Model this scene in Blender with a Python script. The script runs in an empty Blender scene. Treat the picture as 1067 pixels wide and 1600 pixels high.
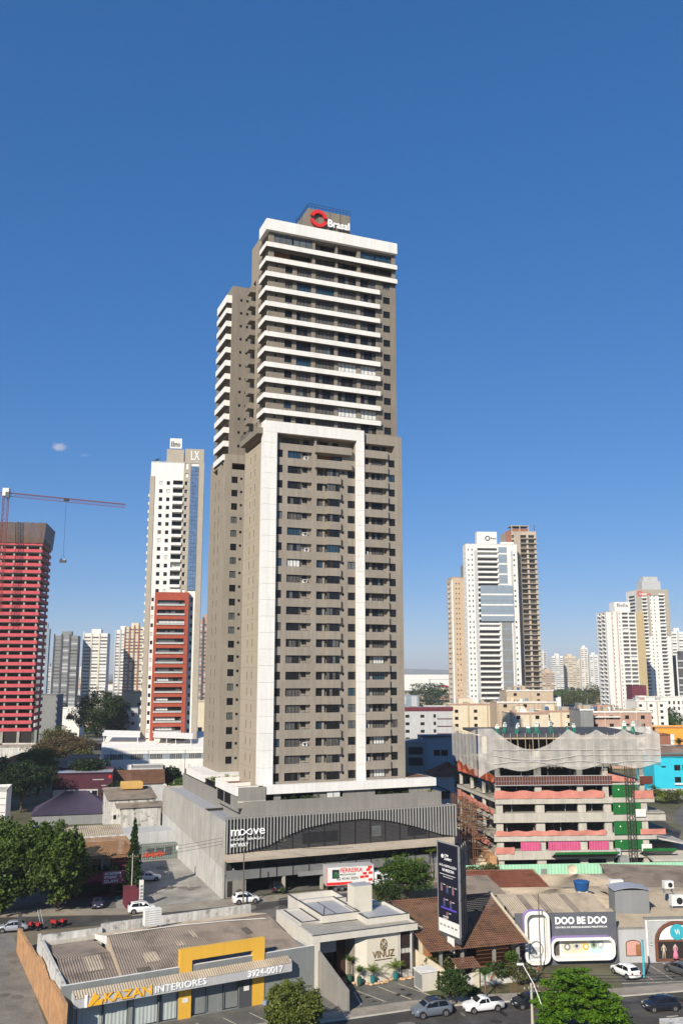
import bpy, math, random
import numpy as np
from mathutils import Matrix, Vector
random.seed(7); RNG = np.random.default_rng(7)
R = math.radians
SC = bpy.context.scene; COL = SC.collection

# ---------------------------------------------------------------- camera, sky, sun, exposure
cam_d = bpy.data.cameras.new('camera'); cam = bpy.data.objects.new('camera', cam_d); COL.objects.link(cam)
SC.camera = cam
cam.location = (0, 0, 36); cam.rotation_euler = (R(90 + 10.35), 0, 0)
cam_d.sensor_fit = 'VERTICAL'; cam_d.sensor_height = 36.0; cam_d.lens = 36.0 * 1380 / 1600
cam_d.clip_start = 1.0; cam_d.clip_end = 60000
HAZE = 1.2e-4
SUN_AZ, SUN_EL = 24.0, 31.0            # shadows run towards azimuth +24 (right of straight ahead)
W = bpy.data.worlds.new('World'); SC.world = W; W.use_nodes = True
wn = W.node_tree.nodes; wl = W.node_tree.links; wn.clear()
sky = wn.new('ShaderNodeTexSky'); sky.sky_type = 'NISHITA'; sky.sun_disc = False
sky.sun_elevation = R(SUN_EL); sky.sun_rotation = R(180 + SUN_AZ)
sky.altitude = 700; sky.air_density = 1.0; sky.dust_density = 0.0; sky.ozone_density = 6.0
bgn = wn.new('ShaderNodeBackground'); bgn.inputs['Strength'].default_value = 0.15
out = wn.new('ShaderNodeOutputWorld')
gm = wn.new('ShaderNodeGamma'); gm.inputs[1].default_value = .55; wl.new(sky.outputs[0], gm.inputs[0])      # flatter, deeper blue dry-season sky
hs = wn.new('ShaderNodeHueSaturation'); hs.inputs['Saturation'].default_value = 1.55; wl.new(gm.outputs[0], hs.inputs['Color'])
tm = wn.new('ShaderNodeMix'); tm.data_type = 'RGBA'; tm.blend_type = 'MULTIPLY'; tm.inputs[0].default_value = 1; wl.new(hs.outputs[0], tm.inputs[6]); tm.inputs[7].default_value = (.93, .96, 1.19, 1)
geo = wn.new('ShaderNodeTexCoord'); src = tm.outputs[2]                       # two small distant clouds low on the left and faint high streaks
def wisp(px, py, rad, amt, stretch):
    global src
    d = cam.matrix_basis.to_3x3() @ Vector(((px - 533.5) / 1380, (800 - py) / 1380, -1)).normalized()
    mp = wn.new('ShaderNodeMapping'); mp.vector_type = 'POINT'; mp.inputs['Location'].default_value = (-d.x / rad, -d.y / rad, -d.z * stretch / rad); mp.inputs['Scale'].default_value = (1 / rad, 1 / rad, stretch / rad); wl.new(geo.outputs['Generated'], mp.inputs['Vector'])
    nz = wn.new('ShaderNodeTexNoise'); nz.inputs['Scale'].default_value = 1.6; nz.inputs['Detail'].default_value = 5; wl.new(mp.outputs[0], nz.inputs['Vector'])
    ln = wn.new('ShaderNodeVectorMath'); ln.operation = 'LENGTH'; wl.new(mp.outputs[0], ln.inputs[0])
    a = wn.new('ShaderNodeMath'); a.operation = 'MULTIPLY_ADD'; wl.new(nz.outputs['Fac'], a.inputs[0]); a.inputs[1].default_value = -1.3; wl.new(ln.outputs['Value'], a.inputs[2])
    r = wn.new('ShaderNodeMapRange'); r.inputs['From Min'].default_value = -.25; r.inputs['From Max'].default_value = .35; r.inputs['To Min'].default_value = amt; r.inputs['To Max'].default_value = 0; wl.new(a.outputs[0], r.inputs['Value'])
    m = wn.new('ShaderNodeMix'); m.data_type = 'RGBA'; wl.new(r.outputs['Result'], m.inputs[0]); wl.new(src, m.inputs[6]); m.inputs[7].default_value = (3.6, 3.4, 3.6, 1); src = m.outputs[2]
wisp(93, 698, .009, .5, 1.9); wisp(133, 711, .006, .12, 3.0)
wl.new(src, bgn.inputs[0]); wl.new(bgn.outputs[0], out.inputs[0])
sd = bpy.data.lights.new('sun', 'SUN'); sun = bpy.data.objects.new('sun', sd); COL.objects.link(sun)
sd.energy = 4.9; sd.angle = R(0.5); sd.color = (1.0, 0.92, 0.78)
to_sun = Vector((-math.sin(R(SUN_AZ)) * math.cos(R(SUN_EL)), -math.cos(R(SUN_AZ)) * math.cos(R(SUN_EL)), math.sin(R(SUN_EL))))
sun.rotation_euler = to_sun.to_track_quat('Z', 'Y').to_euler(); sun.location = (0, -50, 200)
SC.view_settings.view_transform = 'Standard'; SC.view_settings.look = 'None'
SC.view_settings.exposure = 0.42; SC.view_settings.gamma = 1.0
SC.cycles.max_bounces = 6; SC.cycles.transparent_max_bounces = 10

# ---------------------------------------------------------------- materials
MATS = {}
def mat(name, col, rough=.85, var=.10, scale=.5, streak=0., bump=0., bscale=6., metal=0., spec=.2, fine=.05, mix=None, coat=0.):
    """Principled material whose colour is broken up by object-space noise, vertical weather streaks and grain."""
    if name in MATS: return MATS[name]
    m = bpy.data.materials.new(name); m.use_nodes = True
    nt = m.node_tree; N = nt.nodes; Lk = nt.links
    b = N['Principled BSDF']; b.inputs['Roughness'].default_value = rough
    b.inputs['Metallic'].default_value = metal; b.inputs['Specular IOR Level'].default_value = spec
    if coat: b.inputs['Coat Weight'].default_value = coat; b.inputs['Coat Roughness'].default_value = .08
    tc = N.new('ShaderNodeTexCoord')
    def noise(sc, det=4, vec=None, rgh=.6):
        n = N.new('ShaderNodeTexNoise'); n.inputs['Scale'].default_value = sc; n.inputs['Detail'].default_value = det
        n.inputs['Roughness'].default_value = rgh
        Lk.new(vec or tc.outputs['Object'], n.inputs['Vector']); return n
    def rng(sock, lo, hi, a=.3, c=.7):
        r = N.new('ShaderNodeMapRange'); r.inputs['From Min'].default_value = a; r.inputs['From Max'].default_value = c
        r.inputs['To Min'].default_value = lo; r.inputs['To Max'].default_value = hi; Lk.new(sock, r.inputs['Value']); return r.outputs['Result']
    def mul(x, y):
        k = N.new('ShaderNodeMath'); k.operation = 'MULTIPLY'; Lk.new(x, k.inputs[0]); Lk.new(y, k.inputs[1]); return k.outputs[0]
    f = rng(noise(scale).outputs['Fac'], 1 - var, 1 + var)
    if fine: f = mul(f, rng(noise(scale * 14, 3).outputs['Fac'], 1 - fine, 1 + fine))
    if streak:
        mp = N.new('ShaderNodeMapping'); mp.inputs['Scale'].default_value = (1, 1, .06); Lk.new(tc.outputs['Object'], mp.inputs['Vector'])
        f = mul(f, rng(noise(1.6, 5, mp.outputs['Vector'], .7).outputs['Fac'], 1 - streak, 1 + streak * .3))
    base = N.new('ShaderNodeRGB'); base.outputs[0].default_value = (*col, 1); src = base.outputs[0]
    if mix:                                                      # (second colour, noise scale, threshold, softness)
        c2, ms, th, so = mix
        mx = N.new('ShaderNodeMix'); mx.data_type = 'RGBA'; mx.inputs[7].default_value = (*c2, 1); Lk.new(src, mx.inputs[6])
        Lk.new(rng(noise(ms, 5).outputs['Fac'], 0, 1, th - so, th + so), mx.inputs[0]); src = mx.outputs[2]
    vm = N.new('ShaderNodeVectorMath'); vm.operation = 'SCALE'; Lk.new(src, vm.inputs[0]); Lk.new(f, vm.inputs['Scale'])
    Lk.new(vm.outputs[0], b.inputs['Base Color'])
    if bump:
        bp = N.new('ShaderNodeBump'); bp.inputs['Strength'].default_value = bump; bp.inputs['Distance'].default_value = .05
        Lk.new(noise(bscale, 5).outputs['Fac'], bp.inputs['Height']); Lk.new(bp.outputs[0], b.inputs['Normal'])
    MATS[name] = m; return m
def leafmat(name, c1, c2, sc=.9):
    m = bpy.data.materials.new(name); m.use_nodes = True; nt = m.node_tree; N = nt.nodes; Lk = nt.links
    b = N['Principled BSDF']; b.inputs['Roughness'].default_value = .55; b.inputs['Specular IOR Level'].default_value = .25
    tc = N.new('ShaderNodeTexCoord'); n = N.new('ShaderNodeTexNoise'); n.inputs['Scale'].default_value = sc; n.inputs['Detail'].default_value = 6
    n.inputs['Roughness'].default_value = .8
    Lk.new(tc.outputs['Object'], n.inputs['Vector'])
    rp = N.new('ShaderNodeValToRGB'); rp.color_ramp.elements[0].position = .34; rp.color_ramp.elements[1].position = .68
    rp.color_ramp.elements[0].color = (*c1, 1); rp.color_ramp.elements[1].color = (*c2, 1)
    Lk.new(n.outputs['Fac'], rp.inputs[0]); Lk.new(rp.outputs[0], b.inputs['Base Color'])
    tr = N.new('ShaderNodeBsdfTranslucent'); Lk.new(rp.outputs[0], tr.inputs[0])
    mx = N.new('ShaderNodeMixShader'); mx.inputs[0].default_value = .22
    Lk.new(b.outputs[0], mx.inputs[1]); Lk.new(tr.outputs[0], mx.inputs[2]); Lk.new(mx.outputs[0], N['Material Output'].inputs[0])
    MATS[name] = m; return m
def netmat(name, col, alpha, wscale=40):
    m = bpy.data.materials.new(name); m.use_nodes = True; nt = m.node_tree; N = nt.nodes; Lk = nt.links
    b = N['Principled BSDF']; b.inputs['Base Color'].default_value = (*col, 1); b.inputs['Roughness'].default_value = .8
    tc = N.new('ShaderNodeTexCoord'); n = N.new('ShaderNodeTexNoise'); n.inputs['Scale'].default_value = .8; n.inputs['Detail'].default_value = 6
    Lk.new(tc.outputs['Object'], n.inputs['Vector'])
    r = N.new('ShaderNodeMapRange'); r.inputs['From Min'].default_value = .3; r.inputs['From Max'].default_value = .7
    r.inputs['To Min'].default_value = alpha - .09; r.inputs['To Max'].default_value = alpha + .09; Lk.new(n.outputs['Fac'], r.inputs['Value'])
    Lk.new(r.outputs['Result'], b.inputs['Alpha']); MATS[name] = m; return m
def glass(name, col, rough=.05, spec=.6, metal=0.):
    return mat(name, col, rough, .25, .7, spec=spec, metal=metal, fine=.0)

TAUPE = mat('taupe_render', (.295, .258, .212), .9, .07, .22, streak=.2); SUNSIDE = mat('sunlit_side_taupe', (.39, .328, .245), .9, .05, .25, streak=.12); SUNSIDE2 = mat('sunlit_side_taupe_rear', (.29, .246, .19), .9, .05, .25, streak=.12)  # left walls: taupe lightened, stronger sun on that side painted into the colour
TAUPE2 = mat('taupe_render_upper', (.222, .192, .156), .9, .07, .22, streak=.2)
WHITE = mat('white_panel', (.75, .73, .69), .7, .04, .3, streak=.12)
GLASS = glass('dark_glass', (.012, .013, .015), .06, .3); DULLG = glass('dull_brown_glass', (.03, .024, .02), .45, .2); GLASSB = glass('blue_glass', (.02, .05, .075), .04, .8)  # second glass is dull dark brown with little reflection
MIRROR = glass('sky_mirror_glass', (.27, .36, .46), .12, .5, .7); FARG = mat('hazed_window', (.15, .155, .16), .5, .25, .4); GLASSL = glass('pale_glass', (.10, .11, .11), .08)  # far panes are lightened, with haze put into their colour
BLIND = mat('white_blind', (.62, .62, .60), .6, .12, 2.5)
CURT = mat('grey_curtain', (.11, .105, .10), .5, .3, 3.0, streak=.4)
FRAME = mat('black_frame', (.018, .018, .02), .5)
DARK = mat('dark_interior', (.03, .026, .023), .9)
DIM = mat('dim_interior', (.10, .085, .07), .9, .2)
CONC = mat('raw_concrete', (.36, .335, .29), .92, .14, .35, streak=.18, bump=.2)
CONCL = mat('light_concrete', (.46, .43, .37), .92, .13, .5, streak=.15, bump=.2)
CONCWALL = mat('podium_side_concrete', (.42, .40, .36), .92, .12, .3, streak=.28)
GREYW = mat('podium_grey', (.25, .235, .21), .9, .07, .3, streak=.18)
WHITEW = mat('whitewash', (.72, .70, .66), .85, .07, .6, streak=.16)
WHITED = mat('stained_whitewash', (.60, .58, .54), .9, .12, .7, streak=.45, mix=((.16, .15, .13), .9, .62, .08))
CREAM = mat('cream_render', (.62, .54, .40), .88, .07, .4, streak=.14)
BEIGE = mat('beige_render', (.50, .39, .28), .88, .07, .4, streak=.14)
PINKW = mat('salmon_render', (.42, .27, .21), .88, .07, .4, streak=.14)
LGREY = mat('light_grey_render', (.46, .46, .46), .88, .07, .4, streak=.16)
MGREY = mat('mid_grey_render', (.22, .225, .225), .85, .07, .4, streak=.12)
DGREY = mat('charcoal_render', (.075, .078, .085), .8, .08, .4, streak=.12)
BLUEGREY = mat('bluegrey_panel', (.22, .27, .32), .6, .06, .4)
ASPH = mat('asphalt', (.062, .057, .052), .93, .18, .12, fine=.14, mix=((.10, .096, .09), .35, .6, .12))
GRAVEL = mat('pale_worn_lot', (.20, .186, .163), .95, .14, .3, fine=.2, mix=((.15, .14, .125), .5, .55, .1)); ASPHL = mat('worn_asphalt', (.115, .11, .10), .93, .16, .15, fine=.14, mix=((.17, .155, .135), .25, .55, .12))
PAVE = mat('pavement_concrete', (.30, .265, .215), .92, .15, .3, fine=.10, mix=((.22, .16, .11), .4, .62, .1))
LOT = mat('parking_lot_concrete', (.36, .34, .30), .92, .16, .14, fine=.10, mix=((.24, .225, .20), .22, .52, .14))
EARTH = mat('dry_city_ground', (.20, .165, .12), .95, .25, .02, fine=.2, mix=((.07, .08, .035), .012, .5, .08))
LINE = mat('road_paint', (.55, .50, .36), .8, .2, 1.5, mix=((.2, .19, .17), 1.8, .6, .1))
TILE = mat('brown_roof_tile', (.175, .088, .052), .85, .22, .5, fine=.25, mix=((.09, .055, .04), .9, .6, .1))
TILER = mat('red_roof_tile', (.30, .10, .055), .85, .2, .5, fine=.25, mix=((.17, .075, .05), .8, .6, .1))
FIBRE = mat('fibre_cement_sheet', (.25, .205, .165), .92, .16, .25, fine=.12, mix=((.15, .12, .10), .3, .56, .1))
FIBREL = mat('pale_fibre_sheet', (.40, .335, .25), .92, .12, .3, fine=.10, mix=((.29, .235, .18), .35, .58, .1))
METALR = mat('zinc_sheet', (.42, .43, .46), .45, .06, .4, metal=.3)
STEEL = mat('galvanised_steel', (.38, .38, .38), .5, .08, 1., metal=.5)
BLACKM = mat('black_steel', (.022, .022, .024), .55, .2, 1.)
RUST = mat('rusty_scaffold', (.15, .085, .055), .9, .3, 1.5)
YEL = mat('yellow_paint', (.72, .41, .055), .6, .05, .5, streak=.10)
ORANGEW = mat('orange_rough_wall', (.46, .255, .125), .95, .2, .8, streak=.10, bump=.4, mix=((.36, .22, .13), .5, .58, .08))
BRICK = mat('clay_brick', (.27, .115, .07), .9, .25, 1.2, fine=.2)
REDP = mat('red_mesh_fabric', (.50, .085, .10), .8, .12, .5)
SALM = mat('salmon_mesh', (.52, .205, .16), .8, .14, .6)
BURG = mat('burgundy_render', (.14, .032, .045), .75, .1, .5, streak=.1)
PINKB = mat('magenta_cladding', (.52, .095, .20), .6, .15, .6)
GREENP = mat('green_panel', (.014, .125, .03), .6, .12, .6)
MINT = mat('mint_hoarding', (.32, .58, .40), .7, .08, .5)
TURQ = mat('turquoise_render', (.03, .46, .60), .8, .05, .4)
ORAN = mat('amber_render', (.78, .33, .05), .8, .07, .4)
LUXRED = mat('red_brick_cladding', (.33, .072, .042), .8, .1, .6)
LUXSTONE = mat('stone_grey_cladding', (.36, .32, .26), .8, .07, .4)
BARK = mat('bark', (.13, .095, .07), .95, .25, 2.)
TEXTW = mat('white_lettering', (.85, .85, .83), .5, .02); TEXTY = mat('yellow_lettering', (.80, .43, .03), .5, .03)
TEXTR = mat('red_lettering', (.62, .03, .03), .5, .03); TEXTK = mat('black_lettering', (.03, .03, .03), .5, .03)
GOLD = mat('bronze_lettering', (.19, .125, .05), .45, .05, metal=.3)
LILAC = mat('lilac_frame', (.33, .25, .47), .6, .06)
NAVY = mat('navy_print', (.010, .010, .022), .5, .1); PURPLE = mat('purple_print', (.10, .055, .40), .5, .05)
TEAL = mat('teal_panel', (.04, .36, .43), .55, .05); BROWNA = mat('brown_arch', (.16, .068, .045), .7, .08)
WOOD = mat('timber', (.30, .14, .06), .7, .2, 1.)
TYRE = mat('tyre_rubber', (.02, .02, .02), .85); RIM = mat('alloy_rim', (.34, .34, .35), .35, .05, metal=.7)
CARGL = glass('car_glass', (.008, .009, .010), .05, .35); LAMPW = mat('headlamp_lens', (.6, .6, .58), .2, .05); LAMPR = mat('tail_lamp', (.35, .015, .01), .25, .05)
PWHITE = mat('white_car_paint', (.74, .74, .73), .3, .03, coat=.6); PSILV = mat('silver_car_paint', (.40, .42, .45), .3, .04, metal=.35, coat=.6)
PGREY = mat('blue_grey_car_paint', (.17, .195, .235), .3, .04, metal=.35, coat=.6); PBLACK = mat('black_car_paint', (.012, .013, .017), .25, .04, coat=.8)
PGRAPH = mat('graphite_car_paint', (.12, .12, .125), .3, .04, metal=.4, coat=.6)
L_DARK = leafmat('dark_leaves', (.014, .030, .008), (.058, .098, .020)); L_MID = leafmat('mid_leaves', (.022, .050, .008), (.095, .17, .022))
L_BRIGHT = leafmat('bright_leaves', (.022, .070, .004), (.15, .285, .016)); L_OLIVE = leafmat('olive_leaves', (.045, .052, .014), (.14, .15, .045))
L_BROWN = leafmat('dry_leaves', (.07, .05, .025), (.16, .12, .055)); L_YEL = leafmat('yellow_green_leaves', (.07, .12, .012), (.24, .30, .045))
L_CYP = leafmat('cypress_leaves', (.012, .03, .01), (.04, .075, .018)); L_SHADY = leafmat('shade_dark_leaves', (.010, .022, .008), (.034, .06, .016))  # last leaf tone has shade coloured in, for trees in the shaded quarter

# ---------------------------------------------------------------- mesh helpers
class MB:
    def __init__(s): s.v = []; s.f = []; s.m = []; s.mats = []; s.sm = False
    def mi(s, m):
        if m not in s.mats: s.mats.append(m)
        return s.mats.index(m)
    def face(s, pts, m):
        k = len(s.v); s.v.extend([tuple(p) for p in pts]); s.f.append(tuple(range(k, k + len(pts)))); s.m.append(s.mi(m))
    def hexa(s, p, m):                      # 8 points: bottom ring then top ring, counter-clockwise from above
        k = len(s.v); s.v.extend([tuple(q) for q in p]); i = s.mi(m)
        for f in ((3, 2, 1, 0), (4, 5, 6, 7), (0, 1, 5, 4), (1, 2, 6, 5), (2, 3, 7, 6), (3, 0, 4, 7)):
            s.f.append(tuple(k + j for j in f)); s.m.append(i)
    def box(s, x0, x1, y0, y1, z0, z1, m):
        s.hexa([(x0, y0, z0), (x1, y0, z0), (x1, y1, z0), (x0, y1, z0), (x0, y0, z1), (x1, y0, z1), (x1, y1, z1), (x0, y1, z1)], m); return s
    def prism(s, poly, z0, z1, m, mt=None):
        n = len(poly); k = len(s.v); s.v.extend([(x, y, z0) for x, y in poly] + [(x, y, z1) for x, y in poly]); i = s.mi(m)
        for j in range(n): s.f.append((k + j, k + (j + 1) % n, k + n + (j + 1) % n, k + n + j)); s.m.append(i)
        s.f.append(tuple(k + j for j in range(n - 1, -1, -1))); s.m.append(i)
        s.f.append(tuple(k + n + j for j in range(n))); s.m.append(s.mi(mt) if mt else i); return s
    def tube(s, pts, r, m, n=6, r1=None):
        pts = [Vector(p) for p in pts]; rings = []; i = s.mi(m); N = len(pts)
        for a, p in enumerate(pts):
            d = (pts[min(a + 1, N - 1)] - pts[max(a - 1, 0)]).normalized()
            up = Vector((0, 0, 1)) if abs(d.z) < .95 else Vector((1, 0, 0)); u = d.cross(up).normalized(); w = u.cross(d)
            rr = r if r1 is None else r + (r1 - r) * a / max(1, N - 1); k = len(s.v)
            s.v.extend([tuple(p + (u * math.cos(t) + w * math.sin(t)) * rr) for t in [2 * math.pi * q / n for q in range(n)]]); rings.append(k)
        for a in range(N - 1):
            for q in range(n): s.f.append((rings[a] + q, rings[a] + (q + 1) % n, rings[a + 1] + (q + 1) % n, rings[a + 1] + q)); s.m.append(i)
        s.f.append(tuple(rings[0] + q for q in range(n - 1, -1, -1))); s.m.append(i)
        s.f.append(tuple(rings[-1] + q for q in range(n))); s.m.append(i); return s
    def disc(s, c, axis, r, th, m, n=18, r2=None):      # short cylinder, or a ring when r2 is given
        c = Vector(c); d = Vector(axis).normalized(); up = Vector((0, 0, 1)) if abs(d.z) < .9 else Vector((1, 0, 0)); u = d.cross(up).normalized(); w = u.cross(d); i = s.mi(m)
        k = len(s.v); A = [2 * math.pi * q / n for q in range(n)]
        for h in (-th / 2, th / 2):
            for rr in ([r] if r2 is None else [r, r2]):
                s.v.extend([tuple(c + d * h + (u * math.cos(t) + w * math.sin(t)) * rr) for t in A])
        if r2 is None:
            for q in range(n): s.f.append((k + q, k + (q + 1) % n, k + n + (q + 1) % n, k + n + q)); s.m.append(i)
            s.f.append(tuple(k + q for q in range(n))[::-1]); s.m.append(i); s.f.append(tuple(k + n + q for q in range(n))); s.m.append(i)
        else:
            for q in range(n):
                p = (q + 1) % n
                for f in ((k + q, k + p, k + 2 * n + p, k + 2 * n + q), (k + n + p, k + n + q, k + 3 * n + q, k + 3 * n + p), (k + p, k + q, k + n + q, k + n + p), (k + 2 * n + q, k + 2 * n + p, k + 3 * n + p, k + 3 * n + q)):
                    s.f.append(f); s.m.append(i)
        return s
    def loft(s, rings, m, caps=True, mfun=None):
        n = len(rings[0]); k = len(s.v); i = s.mi(m)
        for r in rings: s.v.extend([tuple(p) for p in r])
        for a in range(len(rings) - 1):
            for q in range(n):
                p = (q + 1) % n; s.f.append((k + a * n + q, k + a * n + p, k + (a + 1) * n + p, k + (a + 1) * n + q)); s.m.append(i)
        if caps:
            s.f.append(tuple(k + q for q in range(n))[::-1]); s.m.append(i); s.f.append(tuple(k + (len(rings) - 1) * n + q for q in range(n))); s.m.append(i)
        return s
    def add(s, o):
        k = len(s.v); s.v.extend(o.v); s.f.extend([tuple(k + j for j in f) for f in o.f]); mp = [s.mi(m) for m in o.mats]; s.m.extend([mp[i] for i in o.m]); return s
    def mesh(s, name):
        me = bpy.data.meshes.new(name); me.from_pydata(s.v, [], s.f)
        for m in s.mats: me.materials.append(m)
        me.polygons.foreach_set('material_index', s.m)
        if s.sm: me.polygons.foreach_set('use_smooth', [True] * len(s.f))
        me.update(); return me
    def build(s, name, parent=None, label=None, loc=None, rz=0):
        o = bpy.data.objects.new(name, s.mesh(name)); COL.objects.link(o)
        if parent: o.parent = parent
        if loc: o.location = loc
        if rz: o.rotation_euler = (0, 0, R(rz))
        if label: o['label'] = label
        return o
def tag(o, label, cat, group=None):
    o['label'] = label; o['category'] = cat
    if group: o['group'] = group
    return o
def thing(name, label, cat, x, y, rz=0, z=0, group=None):
    o = bpy.data.objects.new(name, None); COL.objects.link(o); o.location = (x, y, z); o.rotation_euler = (0, 0, R(rz)); o.empty_display_size = .5
    return tag(o, label, cat, group)
def struct(o, kind='structure'): o['kind'] = kind; return o
def copy_tree(o, parent=None):
    c = o.copy(); COL.objects.link(c)
    if parent: c.parent = parent
    for ch in o.children: copy_tree(ch, c)
    return c
class Rep:
    """Repeats of one part on one thing: the 100 that show largest become parts, any others one part."""
    def __init__(s, name, root, limit=100): s.n = name; s.root = root; s.items = []; s.limit = limit
    def add(s, mb, weight=1.): s.items.append((weight, mb)); return mb
    def flush(s):
        it = sorted(s.items, key=lambda a: -a[0]); objs = [mb.build(s.n, s.root) for w, mb in it[:s.limit]]
        if len(it) > s.limit:
            big = MB()
            for w, mb in it[s.limit:]: big.add(mb)
            struct(big.build(s.n, s.root), 'stuff')
        return objs
class Fr:
    """A facade plane: u runs right seen from outside, d runs inward, z up."""
    def __init__(s, ox, oy, ux=1., uy=0.): s.o = (ox, oy); s.u = (ux, uy); s.n = (uy, -ux)
    def p(s, u, z, d=0.): return (s.o[0] + s.u[0] * u - s.n[0] * d, s.o[1] + s.u[1] * u - s.n[1] * d, z)
    def box(s, mb, u0, u1, z0, z1, d0, d1, m):
        mb.hexa([s.p(u0, z0, d0), s.p(u1, z0, d0), s.p(u1, z0, d1), s.p(u0, z0, d1), s.p(u0, z1, d0), s.p(u1, z1, d0), s.p(u1, z1, d1), s.p(u0, z1, d1)], m); return mb
    def quad(s, mb, u0, u1, z0, z1, d, m): mb.face([s.p(u0, z0, d), s.p(u1, z0, d), s.p(u1, z1, d), s.p(u0, z1, d)], m); return mb
def wall(mb, fr, u0, u1, z0, z1, holes, m, mrev=None):
    """A wall sheet with rectangular openings (u0,u1,z0,z1,depth) and their reveals."""
    us = sorted({u0, u1} | {round(h[0], 4) for h in holes} | {round(h[1], 4) for h in holes}); zs = sorted({z0, z1} | {round(h[2], 4) for h in holes} | {round(h[3], 4) for h in holes})
    us = [u for u in us if u0 <= u <= u1]; zs = [z for z in zs if z0 <= z <= z1]
    full = np.ones((len(us) - 1, len(zs) - 1), bool)
    ua = np.array(us); za = np.array(zs); uc = (ua[1:] + ua[:-1]) / 2; zc = (za[1:] + za[:-1]) / 2
    for h in holes: full[np.ix_((uc > h[0]) & (uc < h[1]), (zc > h[2]) & (zc < h[3]))] = False
    for i in range(len(us) - 1):
        j = 0
        while j < len(zs) - 1:
            if not full[i, j]: j += 1; continue
            k = j
            while k < len(zs) - 1 and full[i, k]: k += 1
            fr.quad(mb, us[i], us[i + 1], zs[j], zs[k], 0, m); j = k
    r = mrev or m
    for a, b, c, e, d in holes:
        P = fr.p
        mb.face([P(a, c, 0), P(b, c, 0), P(b, c, d), P(a, c, d)], r); mb.face([P(a, e, 0), P(a, e, d), P(b, e, d), P(b, e, 0)], r)
        mb.face([P(a, c, 0), P(a, c, d), P(a, e, d), P(a, e, 0)], r); mb.face([P(b, c, 0), P(b, e, 0), P(b, e, d), P(b, c, d)], r)
WR = random.Random(11)
def window(fr, u0, u1, z0, z1, d, nx=2, nz=1, g=None, fm=None, bar=.06, mb=None):
    mb = mb or MB(); g = g or GLASS; fm = fm or FRAME
    if nx >= 3 and g is GLASS:                                             # some panes are curtained or catch the sky
        for i in range(nx): q = WR.random(); fr.quad(mb, u0 + (u1 - u0) * i / nx, u0 + (u1 - u0) * (i + 1) / nx, z0, z1, d, GLASS if q < .62 else (CURT if q < .86 else (DULLG if q < .94 else GLASSL)))
    else: fr.quad(mb, u0, u1, z0, z1, d, g)
    for i in range(nx + 1):
        c = u0 + (u1 - u0) * i / nx; a = min(max(c - bar / 2, u0), u1 - bar); fr.box(mb, a, a + bar, z0, z1, d - .05, d - .003, fm)
    for i in range(nz + 1):
        c = z0 + (z1 - z0) * i / nz; a = min(max(c - bar / 2, z0), z1 - bar); fr.box(mb, u0, u1, a, a + bar, d - .055, d - .006, fm)
    return mb
def lettering(name, s, parent, fr, u0, z0, w, h, d, m, ex=.06, bold=0., fit=True, label=None):
    c = bpy.data.curves.new(name, 'FONT'); c.body = s; c.size = 1; c.offset = bold; c.extrude = .02; c.resolution_u = 3
    o = bpy.data.objects.new(name, c); COL.objects.link(o); dg = bpy.context.evaluated_depsgraph_get(); dg.update()
    me = bpy.data.meshes.new_from_object(o.evaluated_get(dg)); bpy.data.objects.remove(o); bpy.data.curves.remove(c)
    co = np.empty(len(me.vertices) * 3); me.vertices.foreach_get('co', co); co = co.reshape(-1, 3)
    mn = co.min(0); mx = co.max(0); sy = h / (mx[1] - mn[1]); sx = w / (mx[0] - mn[0]) if fit else sy
    new = np.array([fr.p(u0 + (x - mn[0]) * sx, z0 + (y - mn[1]) * sy, d - ex * (z - mn[2]) / .04) for x, y, z in co])
    me.vertices.foreach_set('co', new.ravel()); me.materials.clear(); me.materials.append(m); me.name = name; me.update()
    q = bpy.data.objects.new(name, me); COL.objects.link(q)
    if parent: q.parent = parent
    if label: q['label'] = label
    return q
def corrugated(mb, p00, p10, p11, p01, m, pitch=.27, amp=.045, thick=0):
    """Corrugated sheet between four corners; ridges run from the 0 edge to the 1 edge."""
    a, b, c, d = (Vector(p) for p in (p00, p10, p11, p01)); n = max(4, int((b - a).length / pitch) * 4)
    nr = (b - a).cross(d - a).normalized(); k = len(mb.v); i = mb.mi(m)
    for q in range(n + 1):
        t = q / n; off = nr * (amp * math.sin(q * math.pi / 2)); mb.v.append(tuple(a.lerp(b, t) + off)); mb.v.append(tuple(d.lerp(c, t) + off))
    for q in range(n): mb.f.append((k + 2 * q, k + 2 * q + 2, k + 2 * q + 3, k + 2 * q + 1)); mb.m.append(i)
    return mb
def tiled(mb, p00, p10, p11, p01, m, pitch=.30, course=.42, amp=.05):
    """Pan-tile roof plane: corrugated across, stepped by course up the slope."""
    a, b, c, d = (Vector(p) for p in (p00, p10, p11, p01)); n = max(3, int((b - a).length / pitch)) * 3; rws = max(2, int((d - a).length / course))
    nr = (b - a).cross(d - a).normalized(); i = mb.mi(m)
    for r in range(rws):
        k = len(mb.v); t0 = r / rws; t1 = (r + 1) / rws
        for q in range(n + 1):
            s = q / n; o = amp * (1 if q % 3 == 1 else (.3 if q % 3 == 2 else -.6))
            mb.v.append(tuple(a.lerp(d, t0).lerp(b.lerp(c, t0), s) + nr * (o + .045))); mb.v.append(tuple(a.lerp(d, t1).lerp(b.lerp(c, t1), s) + nr * o))
        for q in range(n): mb.f.append((k + 2 * q, k + 2 * q + 2, k + 2 * q + 3, k + 2 * q + 1)); mb.m.append(i)
    return mb
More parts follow.
